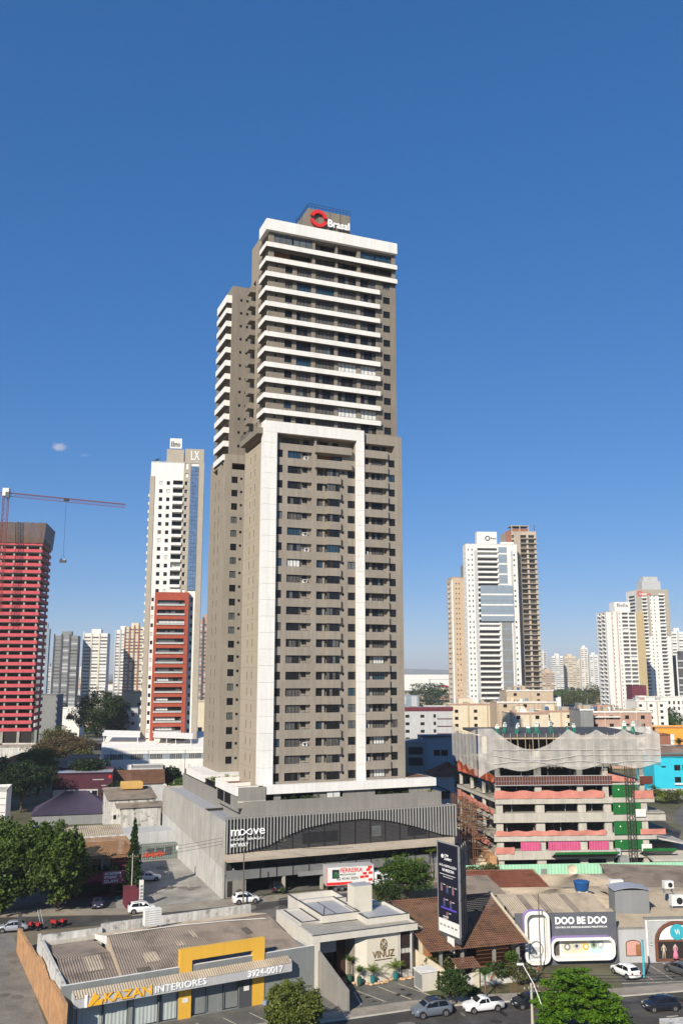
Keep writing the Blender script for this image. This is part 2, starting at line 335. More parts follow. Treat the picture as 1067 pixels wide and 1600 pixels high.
def leaves(name, blobs, n, size, m, parent=None, clump=.30, nclump=28, flat=.35, loc=None, fill=0.):
    """Leaf faces gathered in clumps over ellipsoid blobs (x,y,z,rx,ry,rz)."""
    B = np.array(blobs, float); wgt = (B[:, 3] * B[:, 4] + B[:, 4] * B[:, 5] + B[:, 3] * B[:, 5]); wgt /= wgt.sum(); P = []
    for b, w in zip(B, wgt):
        k = max(40, int(n * w)); nc = max(5, int(nclump * len(B) * w))
        dirs = RNG.normal(size=(nc, 3)); dirs /= np.linalg.norm(dirs, axis=1)[:, None]; rad = RNG.uniform(.55, 1.0, nc) ** .6
        cc = dirs * rad[:, None]; pick = RNG.integers(0, nc, k)
        q = RNG.normal(size=(k, 3)); q /= np.linalg.norm(q, axis=1)[:, None]; q *= (RNG.uniform(0, 1, k) ** .45)[:, None] * clump * RNG.uniform(.7, 1.3, nc)[pick][:, None]; q[:, 2] *= .75
        P.append((cc[pick] + q) * b[3:6] + b[:3])
        if fill: kf = int(k * fill); q = RNG.normal(size=(kf, 3)); q /= np.linalg.norm(q, axis=1)[:, None]; q *= (RNG.uniform(0, 1, kf) ** .4)[:, None] * .82; P.append(q * b[3:6] + b[:3])
    P = np.concatenate(P); k = len(P)
    nrm = RNG.normal(size=(k, 3)); nrm[:, 2] = np.abs(nrm[:, 2]) + flat; nrm /= np.linalg.norm(nrm, axis=1)[:, None]
    t = np.cross(nrm, RNG.normal(size=(k, 3))); t /= np.linalg.norm(t, axis=1)[:, None]; u = np.cross(nrm, t)
    s = size * RNG.uniform(.6, 1.35, k)[:, None]
    V = np.stack([P - t * s * .5, P + u * s * .32, P + t * s * .5, P - u * s * .32], 1).reshape(-1, 3)
    me = bpy.data.meshes.new(name); me.vertices.add(4 * k); me.vertices.foreach_set('co', V.ravel()); me.loops.add(4 * k); me.loops.foreach_set('vertex_index', np.arange(4 * k, dtype=np.int32))
    me.polygons.add(k); me.polygons.foreach_set('loop_start', np.arange(0, 4 * k, 4, dtype=np.int32)); me.materials.append(m); me.update(calc_edges=True)
    o = bpy.data.objects.new(name, me); COL.objects.link(o)
    if parent: o.parent = parent
    if loc: o.location = loc
    return o
def tree(label, x, y, h, rx, m, n=3500, size=.3, ry=None, base=.3, name='tree', z=0, group=None, cat='tree', lobes=7, trunk=.22, clump=.30, nclump=24, flat=.35, fill=.35):
    t = thing(name, label, cat, x, y, 0, z, group); ry = ry or rx; zb = h * base; cz = (h + zb) / 2; rz = (h - zb) / 2
    bl = [(0, 0, cz, rx * .72, ry * .72, rz * .80)]
    for k in range(lobes):
        a = 2 * math.pi * (k + random.uniform(-.3, .3)) / lobes; e = random.uniform(-.75 if base < .12 else -.45, .75); c = math.cos(e); f = random.uniform(.36, .52)
        bl.append((math.cos(a) * c * rx * .60, math.sin(a) * c * ry * .60, cz + math.sin(e) * rz * .62, rx * f, ry * f, rz * f))
    leaves('crown', bl, n, size, m, t, clump=clump, nclump=nclump, flat=flat, fill=fill)
    w = MB(); top = h * .7; w.tube([(0, 0, -.1), (random.uniform(-.15, .15), .05, zb * .6), (0, 0, zb * 1.05), (random.uniform(-.3, .3), .1, top)], trunk, BARK, 7, trunk * .35)
    for k in range(5):
        a = 2 * math.pi * (k + random.random() * .5) / 5; w.tube([(0, 0, zb * random.uniform(.75, 1.1)), (math.cos(a) * rx * .3, math.sin(a) * ry * .3, cz - rz * .2), (math.cos(a) * rx * .62, math.sin(a) * ry * .62, cz + rz * random.uniform(-.1, .4))], trunk * .5, BARK, 5, trunk * .12)
    w.sm = True; w.build('trunk', t); return t
def fronds(mb, c, n, L, droop, m, wid=.12, up=.9):
    for k in range(n):
        a = 2 * math.pi * k / n + random.uniform(-.2, .2); l = L * random.uniform(.75, 1.1); e = up * random.uniform(.5, 1.25); p = []
        for q in range(7):
            s = q / 6; hx = l * s * math.cos(e) * (1 + .15 * s); p.append((c[0] + math.cos(a) * hx, c[1] + math.sin(a) * hx, c[2] + l * (s * math.sin(e) - droop * s * s)))
        px, py = -math.sin(a), math.cos(a)
        for q in range(6):
            A, B = p[q], p[q + 1]; w0 = wid * (1 - .5 * abs(q / 6 - .4)); dz = -.25 * w0
            for sgn in (1, -1):
                for j in range(3):
                    f = (j + .2) / 3; X = [A[i] + (B[i] - A[i]) * f for i in range(3)]; Y = [A[i] + (B[i] - A[i]) * (f + .22) for i in range(3)]
                    T = (X[0] + px * sgn * w0 * 3 + (B[0] - A[0]) * .7, X[1] + py * sgn * w0 * 3 + (B[1] - A[1]) * .7, X[2] + dz * 3); mb.face([X, Y, T], m)
    return mb
def palm(label, x, y, h, L, m, n=14, z=0, name='palm', pot=None, group=None, wid=.12, droop=.55, parent_stem=True):
    t = thing(name, label, 'palm' if pot is None else 'potted palm', x, y, 0, z, group)
    b = .0
    if pot:
        pb = MB(); prof = [(.16, 0), (.26, .25), (.31, .65), (.27, .95), (.30, 1.0), (.26, 1.0), (.24, .9)]
        pb.loft([[(r * math.cos(q * math.pi / 6), r * math.sin(q * math.pi / 6), zz) for q in range(12)] for r, zz in prof], pot); pb.sm = True; pb.build('pot', t); b = .9
    w = MB(); w.tube([(0, 0, b), (.05, .03, b + h * .5), (0, 0, b + h)], .11 if h > 1.5 else .06, BARK, 7, .07 if h > 1.5 else .04); w.build('trunk', t)
    f = MB(); fronds(f, (0, 0, b + h), n, L, droop, m, wid); fronds(f, (0, 0, b + h * .95), n // 2, L * .8, droop * .4, m, wid, 1.3); f.build('frond', t); return t

# ---------------------------------------------------------------- ground, streets, yards
def sheet(name, pts, m, z, kind='structure'):
    mb = MB(); mb.face([(x, y, z) for x, y in pts], m); return struct(mb.build(name), kind)
g = MB(); NR = 48
g.face([(22000 * math.cos(2 * math.pi * k / NR), 22000 * math.sin(2 * math.pi * k / NR), 0) for k in range(NR)], EARTH); struct(g.build('ground'))
def strip(name, left, right, m, z):
    mb = MB()
    for i in range(len(left) - 1): mb.face([(*left[i], z), (*right[i], z), (*right[i + 1], z), (*left[i + 1], z)][::-1], m)
    o = struct(mb.build(name)); return o
far_k = [(-75, 76), (-45, 82.5), (-22, 91.5), (-1.5, 100.6), (8.1, 104.2), (16.1, 106.1), (31.4, 108), (39.2, 109.7), (75, 116)]
near_k = [(-70, 60), (-40, 68), (-15, 78), (4, 86), (12, 89.5), (20, 92), (33, 95.0), (42, 97), (80, 104)]
strip('street', near_k, far_k, ASPH, .012)
mk = MB()                                                                 # painted lane dashes
for i in range(14):
    t = i / 14; 
    for (a, b) in ((far_k, near_k),):
        k = t * (len(a) - 1); j = int(k); f = k - j; f2 = f + .16
        q = lambda f, s: tuple(np.array(a[j]) * (1 - f) * s + np.array(a[j + 1]) * f * s + np.array(b[j]) * (1 - f) * (1 - s) + np.array(b[j + 1]) * f * (1 - s))
        mk.face([(*q(f, .505), .018), (*q(f2, .505), .018), (*q(f2, .52), .018), (*q(f, .52), .018)], LINE)
struct(mk.build('street_marking'))
def offs(pl, d):
    o = []
    for i, p in enumerate(pl):
        a = np.array(pl[max(0, i - 1)]); b = np.array(pl[min(len(pl) - 1, i + 1)]); t = (b - a) / np.linalg.norm(b - a); o.append((p[0] - t[1] * d, p[1] + t[0] * d))
    return o
pav = MB(); kb = offs(far_k, .18); kp = offs(far_k, 2.4)
for i in range(len(far_k) - 1):
    a, b, c, d, e, f = far_k[i], far_k[i + 1], kb[i], kb[i + 1], kp[i], kp[i + 1]
    pav.face([(*a, 0), (*b, 0), (*b, .13), (*a, .13)], CONCL); pav.face([(*a, .13), (*b, .13), (*d, .13), (*c, .13)], CONCL); pav.face([(*c, .13), (*d, .13), (*f, .13), (*e, .13)], PAVE)
    pav.face([(*f, 0), (*e, 0), (*e, .13), (*f, .13)], PAVE)
struct(pav.build('pavement'))
sheet('side_street', [(-100, 60), (-30.5, 99.5), (-43.2, 126.8), (-47, 134), (-120, 118)], GRAVEL, .008)
sheet('rear_street', [(-140, 112), (-47, 133), (-30, 138.5), (-15, 143), (-4, 147), (4, 150), (4, 158), (-6, 153.0), (-18.8, 147.2), (-29.9, 142.6), (-46, 141.5), (-140, 131)], ASPH, .016)
sheet('rear_footpath', [(-30, 143.0), (-46, 141.8), (-140, 131.3), (-140, 135), (-46, 145.5), (-34, 146.5)], PAVE, .028)
sheet('academy_yard', [(-34.5, 146.4), (-46, 145.4), (-70, 143), (-72, 156), (-37, 160)], ASPHL, .012)
sheet('access_road', [(-9, 112.5), (-4.2, 110.5), (-7, 148), (-15, 144)], ASPHL, .020)
sheet('rear_pavement', [(-31.5, 141.9), (-18.2, 147.3), (-5, 153.4), (3, 157), (30, 169), (30, 171), (-19.2, 151.6), (-33, 146.0)], PAVE, .026)
sheet('parking_lot', [(-34.8, 145.5), (-19.3, 151.6), (-31, 187.5), (-45, 183)], LOT, .022)
sheet('construction_yard', [(5, 158), (90, 165), (110, 245), (28, 245)], EARTH, .010)
sheet('avenue', [(75, 190), (200, 215), (260, 330), (98, 262), (84, 236)], ASPHL, .014)
rb = MB(); rb.disc((104, 232, .1), (0, 0, 1), 9, .3, PAVE, 40, 5.5); struct(rb.build('pavement'))
sheet('podium_forecourt', [(-17.5, 153.2), (20.5, 168.6), (13, 186), (-24.5, 171)], ASPHL, .030)

# ---------------------------------------------------------------- the tall apartment tower (local frame: x along the front, y back, z up)
OX, OY, PSI = -18.92, 152.0, 22.0
t = thing('apartment_tower', 'tallest taupe tower with white bands above, a white portal frame below and red roof emblem', 'apartment tower', OX, OY, PSI)
F5 = Fr(0, 5); FU = Fr(0, 6.0); FL = Fr(6.8, 17.4, 0, -1); FLU = Fr(7.6, 18, 0, -1); FR_ = Fr(35.2, 5, 0, 1)
Wn = Rep('window', t); Bw = Rep('balcony_window', t); Bal = Rep('balcony', t); Ac = Rep('air_conditioner', t); Sw = Rep('side_window', t); Sm = Rep('bathroom_window', t); Rl = Rep('railing', t)
rnd = random.Random(3)
def gl(): r = rnd.random(); return GLASS if r < .80 else (GLASSL if r < .86 else (GLASSB if r < .92 else CURT))
def bgl(): r = rnd.random(); return GLASS if r < .60 else (CURT if r < .88 else (GLASSB if r < .94 else BLIND))
holes = []; hl = []
FH = 2.921
def ac(fr, u, z, d):
    mb = MB(); fr.box(mb, u, u + .85, z, z + .62, d, d + .32, WHITE); c = fr.p(u + .36, z + .31, d - .01); mb.disc(c, (fr.n[0], fr.n[1], 0), .24, .02, BLACKM, 14); mb.disc(fr.p(u + .36, z + .31, d - .025), (fr.n[0], fr.n[1], 0), .09, .02, STEEL, 10); Ac.add(mb)
body = MB()
for i in range(22):
    zc = 18.05 + FH * i
    za, zb = zc - .72, zc + .72; top = i >= 20
    if i < 21:
        holes += [(9.35, 10.65, za, zb, .22)]; Wn.add(window(F5, 9.35, 10.65, za, zb, .2, 2, 2 if rnd.random() < .4 else 1, gl()))
    if not top or i == 20:
        holes += [(11.6, 16.45, za, zb - .02, 1.3)]
        F5.quad(body, 14.3, 16.45, za, zb, .62, TAUPE); F5.box(body, 14.2, 14.32, za, zb, .35, 1.29, TAUPE)
        Bw.add(window(F5, 11.6, 14.2, za, zb - .02, .34, 4, 1, bgl()))
        Sm.add(window(F5, 14.75, 15.65, za + .5, zb - .1, .60, 2, 1, gl()))
        r = MB(); F5.box(r, 14.35, 16.45, za + .55, za + .59, .06, .10, BLACKM); F5.box(r, 15.4, 15.44, za, za + .55, .06, .1, BLACKM); Rl.add(r)
        if rnd.random() < .4: ac(F5, 14.7 + rnd.random() * .5, za + .05, .2)
    if i < 20:
        holes += [(17.4, 21.7, za, zb, 1.2)]
        Bw.add(window(F5, 17.4, 18.75, za, zb, .5, 2, 1, bgl())); F5.box(body, 18.75, 19.2, za, zb, .4, 1.19, TAUPE); F5.quad(body, 17.4, 21.7, za, zb, .8, TAUPE)
        Bw.add(window(F5, 19.3, 21.68, za, zb, -.35, 4, 1, GLASS if rnd.random() < .75 else bgl(), bar=.045))
        b = MB(); F5.box(b, 19.35, 22.1, za - FH + 1.44, za, -.62, .0, TAUPE); Bal.add(b)
        holes += [(22.55, 22.98, zc + .05, zc + .55, .2)]; Sm.add(window(F5, 22.55, 22.98, zc + .05, zc + .55, .17, 1, 1, GLASS))
        holes += [(23.7, 25.2, za, zb, .22)]; Wn.add(window(F5, 23.7, 25.2, za, zb, .2, 2, 2 if rnd.random() < .3 else 1, gl()))
    if i < 21:
        holes += [(26.95, 31.9, za, zb, 1.3)]; Bw.add(window(F5, 27.1, 28.2, za, zb, .58, 2, 1, bgl())); Bw.add(window(F5, 28.9, 31.1, za, zb, .4, 4, 1, bgl()))
        F5.quad(body, 26.95, 31.9, za, zb, .62, TAUPE); F5.box(body, 28.3, 28.8, za, zb, .4, 1.27, TAUPE)
        b = MB(); F5.box(b, 26.95, 32.0, za - FH + 1.44, za, -.55, .0, TAUPE); Bal.add(b)
        if rnd.random() < .25: ac(F5, 27.1, za + .05, .1)
        holes += [(32.3, 33.7, za, zb, .22)]; Wn.add(window(F5, 32.3, 33.7, za, zb, .2, 2, 2 if rnd.random() < .3 else 1, gl()))
    else:
        holes += [(26.95, 33.7, za, zb, 1.6)]; F5.quad(body, 26.95, 33.7, za, zb, 1.55, TAUPE2); Bw.add(window(F5, 27.3, 28.7, za, zb, 1.5, 2, 1, GLASS)); Bw.add(window(F5, 29.5, 32.5, za, zb, 1.5, 4, 1, GLASS))
        b = MB(); F5.box(b, 26.95, 32.0, za - 1.5, za, -.55, 0, TAUPE); Bal.add(b)
    # the narrow windows of the left side
    if i < 21:
        for u in (3.9, 6.9):
            hl += [(u, u + .5, za + .05, zb, .15)]; Sw.add(window(FL, u, u + .5, za + .05, zb, .13, 1, 1, DULLG, bar=.04))
        hl += [(9.0, 9.16, zc + .3, zc + .5, .1), (9.0, 9.16, zc - .2, zc, .1), (1.6, 1.76, zc + .3, zc + .5, .1)]
        for q in ((9.0, 9.16, zc + .3, zc + .5), (9.0, 9.16, zc - .2, zc), (1.6, 1.76, zc + .3, zc + .5)): FL.quad(body, *q, .09, DARK)
zt = 18.05 + FH * 21
# two wide projecting balconies under the portal beam
holes += [(17.4, 22.6, 18.05 + FH * 20 - .72, 18.05 + FH * 20 + .5, 1.4), (9.35, 25.2, zt - .9, zt + .72, 1.8)]
F5.quad(body, 17.4, 22.6, 18.05 + FH * 20 - .72, 18.05 + FH * 20 + .5, 1.38, WOOD); Bw.add(window(F5, 20.9, 22.5, 18.05 + FH * 20 - .72, 18.05 + FH * 20 + .5, .6, 2, 1, GLASSB))
F5.quad(body, 9.35, 25.2, zt - .9, zt + .72, 1.78, TAUPE)
for u0, u1 in ((11.0, 14.4), (15.2, 16.4), (18.4, 20.3), (21.2, 22.5)): Wn.add(window(F5, u0, u1, zt - .8, zt + .5, 1.7, 3 if u1 - u0 > 2 else 2, 1, GLASS))
F5.box(body, 17.0, 17.3, zt - .9, zt + .72, 0, 1.78, TAUPE)
b = MB(); F5.box(b, 16.9, 24.2, zt - 2.25, zt - .85, -1.0, 0, TAUPE); Bal.add(b)
b = MB(); F5.box(b, 16.9, 24.2, zt - 2.25 - FH, zt - .72 - FH, -1.0, 0, TAUPE); Bal.add(b)
# left terrace at the setback
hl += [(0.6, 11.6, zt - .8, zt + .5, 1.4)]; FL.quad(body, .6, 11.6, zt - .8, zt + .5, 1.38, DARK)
b = MB(); FL.box(b, .2, 12.2, zt + .62, zt + 1.75, -1.1, 0, TAUPE2); Bal.add(b)
r = MB()
for u in np.arange(.3, 12.1, .6): FL.box(r, u, u + .04, zt + 1.75, zt + 2.7, -1.06, -1.02, BLACKM)
FL.box(r, .3, 12.1, zt + 2.66, zt + 2.72, -1.07, -1.01, BLACKM); Rl.add(r)
ZTOP = 82.1
wall(body, F5, 6.8, 35.2, 16.0, ZTOP, holes, TAUPE); wall(body, FL, 0, 12.4, 16.0, ZTOP, hl, SUNSIDE)
wall(body, FR_, 0, 12.4, 16.0, ZTOP, [], TAUPE)
body.face([(6.8, 17.4, 16), (6.8, 17.4, ZTOP), (35.2, 17.4, ZTOP), (35.2, 17.4, 16)], TAUPE); body.face([(6.8, 5, ZTOP), (35.2, 5, ZTOP), (35.2, 17.4, ZTOP), (6.8, 17.4, ZTOP)], GREYW)
for k in range(22):                                                       # expansion joints in the render
    z = 16.55 + FH * k
    for fr, a, b in ((FL, 0, 12.39), (F5, 33.75, 35.19)): fr.box(body, a, b, z, z + .05, -.004, .01, TAUPE2)
body.build('lower_wall', t)
pf = MB()                                                                 # white portal frame
for (u0, u1) in ((6.75, 9.25), (25.3, 26.9)):
    z = 16.9
    while z < 80.2:
        F5.box(pf, u0, u1, z, min(z + FH - .03, 80.2), -.75, (1.2 if u0 < 8 else 0), WHITE); z += FH
for u in np.arange(6.75, 26.8, 3.355): F5.box(pf, u, min(u + 3.34, 26.9), 80.22, 82.35, -.75, 1.2 if u < 7 else .0, WHITE)
pf.build('portal_frame', t)
# upper block
SOFF = mat('soffit_shade_brown', (.10, .085, .07), .9, .1, .5)  # dark sheet under each white band, its brown standing in for shade
ub = MB(); hu = []; hlu = []
for j in range(13):
    zc = 83.36 + 3.06 * j; za, zb = zc - .78, zc + .78
    if j <= 10:
        hu += [(31.95, 33.5, zc - .72, zc + .72, .22)]; Wn.add(window(FU, 31.95, 33.5, zc - .72, zc + .72, .2, 2, 2 if rnd.random() < .4 else 1, gl()))
        hu += [(11.0, 12.5, za, zb, .22)]; Wn.add(window(FU, 11.0, 12.5, za, zb, .2, 2, 2 if rnd.random() < .4 else 1, gl()))
        hu += [(9.0, 9.4, zc + .1, zc + .6, .2)]; Sm.add(window(FU, 9.0, 9.4, zc + .1, zc + .6, .17, 1, 1, GLASS))
        for (u0, u1, n) in ((13.4, 16.45, 4), (17.35, 21.3, 5), (22.05, 26.05, 5), (26.9, 30.3, 4)):
            bright = (j, u0) in ((4, 22.05), (4, 26.9), (1, 22.05), (1, 26.9)); gg = BLIND if bright else (GLASSB if (j, u0) in ((9, 13.4), (9, 17.35), (4, 13.4)) else (CURT if rnd.random() < .35 else GLASS))
            hu += [(u0, u1, za - .3, zb - .05, .9)]; Bw.add(window(FU, u0, u1, za - .3, zb - .05, .25, n, 1, gg, bar=.05))
        for u in (5.3,):
            hlu += [(u, u + .6, zc - .7, zc + .7, .2)]; Sw.add(window(FLU, u, u + .6, zc - .7, zc + .7, .18, 1, 1, DULLG, bar=.04))
        hlu += [(8.6, 11.2, zc - .9, zc + .75, 1.0)]; Bw.add(window(FLU, 8.6, 11.2, zc - .9, zc + .75, .9, 3, 1, GLASS))
        b = MB(); FLU.box(b, 1.2, 3.6, zc - 2.0, zc - .85, -1.2, 0, TAUPE2); Bal.add(b)
        hlu += [(1.4, 3.4, zc - .8, zc + .75, .8)]; FLU.quad(ub, 1.4, 3.4, zc - .8, zc + .75, .78, DARK)
    else:
        hu += [(8.6, 16.6, za - .1, zb, 1.5), (17.2, 21.6, za - .1, zb, 1.5), (22.0, 26.3, za - .1, zb, 1.5), (27.0, 34.0, za - .1, zb, 1.5)]
        for u0, u1, gg, d in ((8.6, 12.4, GLASSL if j == 12 else WOOD, .15 if j == 12 else 1.4), (12.6, 16.6, GLASSL if j == 12 else DARK, .15 if j == 12 else 1.4), (17.2, 21.6, GLASS, 1.2), (22, 26.3, GLASS, 1.2), (27.0, 30.2, GLASSB if j == 12 else DARK, .4), (30.4, 34, GLASSB if j == 12 else DARK, .4)):
            Bw.add(window(FU, u0, u1, za - .1, zb, d, 3, 1, gg, bar=.05), 2)
        hlu += [(7.6, 11.4, za, zb, 1.2)]; Bw.add(window(FLU, 7.6, 11.4, za, zb, 1.0, 3, 1, GLASS))
    if j >= 1:
        full = j >= 11; b = MB(); ue = 34.85 if full else 30.9
        b.hexa([(6.8, 5.2, zc - 2.38), (ue, 5.2, zc - 2.38), (ue, 6.0, zc - 2.38), (7.6, 6.0, zc - 2.38), (6.8, 5.2, zc - 1.42), (ue, 5.2, zc - 1.42), (ue, 6.0, zc - 1.42), (7.6, 6.0, zc - 1.42)], WHITE)
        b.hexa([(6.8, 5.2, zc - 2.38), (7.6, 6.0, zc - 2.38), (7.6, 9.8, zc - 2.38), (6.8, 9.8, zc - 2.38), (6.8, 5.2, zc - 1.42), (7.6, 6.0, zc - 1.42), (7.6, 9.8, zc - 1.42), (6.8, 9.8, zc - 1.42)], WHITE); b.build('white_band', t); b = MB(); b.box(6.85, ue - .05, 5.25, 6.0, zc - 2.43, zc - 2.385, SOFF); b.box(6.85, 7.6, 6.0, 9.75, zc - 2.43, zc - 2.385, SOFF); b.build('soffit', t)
        r = MB()
        for u in np.arange(7.4, ue, .0 + 3.9): FU.box(r, u, u + .04, zc - 1.42, zc - .75, -.9, -.86, BLACKM)
        FLU.box(r, 8.3, 12.9, zc - .80, zc - .75, -.9, -.86, BLACKM)
        for u in np.arange(8.3, 12.8, .5): FLU.box(r, u, u + .04, zc - 1.42, zc - .78, -.9, -.86, BLACKM)
        Rl.add(r)
b = MB(); b.box(6.8, 34.9, 5.2, 6.0, 121.2, 123.5, WHITE); b.box(6.8, 7.6, 6.0, 10.2, 121.2, 123.5, WHITE); b.build('white_band', t)
wall(ub, FU, 7.6, 34.8, 81.5, 122.9, hu, TAUPE2); wall(ub, FLU, 0, 12, 81.5, 122.9, hlu, SUNSIDE2); wall(ub, Fr(34.8, 6, 0, 1), 0, 12, 81.5, 122.9, [], TAUPE2)
ub.face([(7.6, 18, 81.5), (7.6, 18, 122.9), (34.8, 18, 122.9), (34.8, 18, 81.5)], TAUPE2); ub.face([(7.6, 6, 122.8), (34.8, 6, 122.8), (34.8, 18, 122.8), (7.6, 18, 122.8)], GREYW)
for j in range(13):
    b = MB(); z = 82.6 + 3.06 * j; Fr(34.8, 6, 0, 1).box(b, 2.0, 3.2, z, z + 1.3, -.45, 0, BLACKM); Ac.items.append((.3, b))
ub.build('upper_wall', t)
ph = MB(); ph.box(16.4, 25.6, 8.2, 16, 122.8, 129.2, TAUPE2)
for u in (18.4, 21.2, 23.4): ph.box(u, u + .06, 8.14, 8.19, 123.5, 129.2, BLACKM)
ph.box(12.6, 16.4, 9.5, 16, 122.8, 124.9, TAUPE2); ph.build('roof_house', t)
r = MB()
for u in np.arange(16.4, 25.7, .77): r.box(u, u + .05, 8.2, 8.25, 129.2, 130.3, BLACKM)
for y in np.arange(8.2, 16, .8): r.box(16.4, 16.45, y, y + .05, 129.2, 130.3, BLACKM)
for z in (129.7, 130.25): r.box(16.4, 25.6, 8.2, 8.25, z, z + .05, BLACKM); r.box(16.4, 16.45, 8.2, 16, z, z + .05, BLACKM)
for u in np.arange(25.7, 28, .5): r.box(u, u + .05, 8.2, 8.25, 122.8, 125, BLACKM)
r.box(25.7, 27.8, 8.2, 8.25, 124.9, 125, BLACKM)
for x, h in ((15.6, 3.4), (15.1, 2.6), (14.2, 2.8)): r.box(x, x + .06, 9.6, 9.66, 124.9, 124.9 + h, BLACKM)
Rl.add(r); 
for a0, a1 in ((10, 165), (190, 345)):                                    # broken red ring
    sg = MB(); n = 22; pts = [(a0 + (a1 - a0) * q / n) for q in range(n + 1)]
    for q in range(n):
        c0, c1 = (R(pts[q]), R(pts[q + 1]))
        P = lambda a, r, y: (18.55 + r * math.cos(a), y, 127.05 + r * math.sin(a))
        sg.hexa([P(c1, 1.15, 7.6), P(c0, 1.15, 7.6), P(c0, 1.15, 8.0), P(c1, 1.15, 8.0), P(c1, 1.85, 7.6), P(c0, 1.85, 7.6), P(c0, 1.85, 8.0), P(c1, 1.85, 8.0)], TEXTR)
    sg.build('roof_emblem', t)
lettering('roof_lettering', 'Brasal', t, Fr(0, 8.0), 20.6, 125.7, 4.75, 1.65, 0, TEXTW, .3, .02)
for q in (Wn, Bw, Bal, Ac, Sw, Sm, Rl): q.flush()

# ---------------------------------------------------------------- the rear tower, joined behind on the left
t = thing('apartment_tower', 'narrow taupe tower behind the tallest one, stack of white balconies along its left edge', 'apartment tower', OX, OY, PSI)
F33 = Fr(0, 33); FL33 = Fr(6.8, 46, 0, -1); FL34 = Fr(7.6, 46, 0, -1)
Wn = Rep('window', t); Sm = Rep('bathroom_window', t); Sw = Rep('side_window', t); Bw = Rep('balcony_window', t); body = MB(); holes = []; hl = []; hu = []; hlu = []
for i in range(21):
    zc = 18.6 + 2.92 * i; za, zb = zc - .72, zc + .72
    holes += [(8.3, 9.65, za, zb, .22), (10.2, 10.75, zc + .1, zc + .62, .2)]
    Wn.add(window(F33, 8.3, 9.65, za, zb, .2, 2, 1, GLASS if rnd.random() < .7 else GLASSL)); Sm.add(window(F33, 10.2, 10.75, zc + .1, zc + .62, .17, 1, 1, GLASS))
    for u in (4.5, 7.8):
        hl += [(u, u + .55, za, zb, .15)]; Sw.add(window(FL33, u, u + .55, za, zb, .13, 1, 1, DULLG, bar=.04))
    hl += [(2, 2.2, zc + .3, zc + .5, .1), (10.4, 10.6, zc + .3, zc + .5, .1)]
    for q in ((2, 2.2, zc + .3, zc + .5), (10.4, 10.6, zc + .3, zc + .5)): FL33.quad(body, *q, .09, DARK)
holes += [(8.3, 13, 79.3, 80.7, 1.2)]; F33.quad(body, 8.3, 13, 79.3, 80.7, 1.18, DARK)
hl += [(2.5, 6.5, 79.3, 80.7, 1.0), (9.5, 11.2, 79.6, 81, 1.0)]
FL33.quad(body, 2.5, 6.5, 79.3, 80.7, .98, DARK); FL33.quad(body, 9.5, 11.2, 79.6, 81, .98, DARK)
wall(body, F33, 6.8, 34, 14, 82.6, holes, TAUPE); wall(body, FL33, 0, 13, 14, 82.6, hl, SUNSIDE2); body.face([(6.8, 33, 82.6), (34, 33, 82.6), (34, 46, 82.6), (6.8, 46, 82.6)], GREYW)
body.face([(6.8, 46, 14), (6.8, 46, 82.6), (34, 46, 82.6), (34, 46, 14)], TAUPE); body.build('lower_wall', t)
ub = MB()
for k in range(13):
    zb = 119.3 - 3.06 * k; h = 1.8 if k == 0 else 1.25
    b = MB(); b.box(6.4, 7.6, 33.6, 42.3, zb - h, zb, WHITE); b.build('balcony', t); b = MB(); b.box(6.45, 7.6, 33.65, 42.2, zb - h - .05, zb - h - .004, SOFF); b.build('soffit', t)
    hlu += [(3.8, 12.2, zb - 3.0, zb - h - .08, 1.2)]; Bw.add(window(FL34, 3.8, 12.2, zb - 3.0, zb - h - .08, 1.1, 5, 1, GLASS))
    zc = zb - 1.35
    for u in (9.35, 10.75):
        hu += [(u, u + .55, zc - .05, zc + .55, .2)]; Sm.add(window(F33, u, u + .55, zc - .05, zc + .55, .17, 1, 1, GLASS))
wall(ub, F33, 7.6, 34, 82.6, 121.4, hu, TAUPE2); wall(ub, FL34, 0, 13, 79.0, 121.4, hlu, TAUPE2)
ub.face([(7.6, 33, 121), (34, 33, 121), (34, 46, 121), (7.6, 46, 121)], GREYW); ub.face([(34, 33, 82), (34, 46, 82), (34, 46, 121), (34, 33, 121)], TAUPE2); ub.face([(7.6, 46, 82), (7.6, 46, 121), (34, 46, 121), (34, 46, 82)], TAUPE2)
ub.build('upper_wall', t)
cn = MB(); cn.box(3.2, 13, 29.5, 46, 14.9, 16.3, WHITE); cn.build('canopy', t)
for q in (Wn, Sm, Sw, Bw): q.flush()

# ---------------------------------------------------------------- podium with the slatted screen
t = thing('parking_podium', 'grey parking podium under the tallest tower, with wavy vertical slats and white lettering', 'podium building', OX, OY, PSI)
m = MB(); FP = Fr(0, 0)
m.box(-.35, 0, 0.2, 52, 0, 12.0, CONCWALL); m.build('side_wall', t)
m = MB(); m.hexa([(-.375, .25, 0), (-.352, .25, 0), (-.352, 51.9, 0), (-.375, 51.9, 0), (-.375, .25, 4.6), (-.352, .25, 4.6), (-.352, 51.9, 6.4), (-.375, 51.9, 6.4)], mat('pale_wall_base', (.50, .485, .455), .9, .1, .4, streak=.25)); m.build('whitewashed_base', t)
m = MB(); m.box(0.02, 3.4, .4, 52, 11.2, 11.6, METALR); m.box(42.6, 43, 1, 50, 0, 12.3, CONC); m.box(0, 43, 50, 50.4, 0, 12, CONC)
m.box(3.4, 40.4, .9, 1.5, 12.3, 14.75, GREYW); m.box(3.4, 3.9, 1.5, 50, 11.4, 14.6, GREYW); m.box(40.0, 40.4, 1.5, 50, 11.4, 14.75, GREYW)
m.box(3.9, 40, 1.5, 50, 11.5, 13.6, DIM); m.box(.0, 43, -.0, .9, 12.25, 12.5, GREYW); m.box(40.4, 43, .9, 50, 12.0, 12.2, METALR); m.build('deck', t)
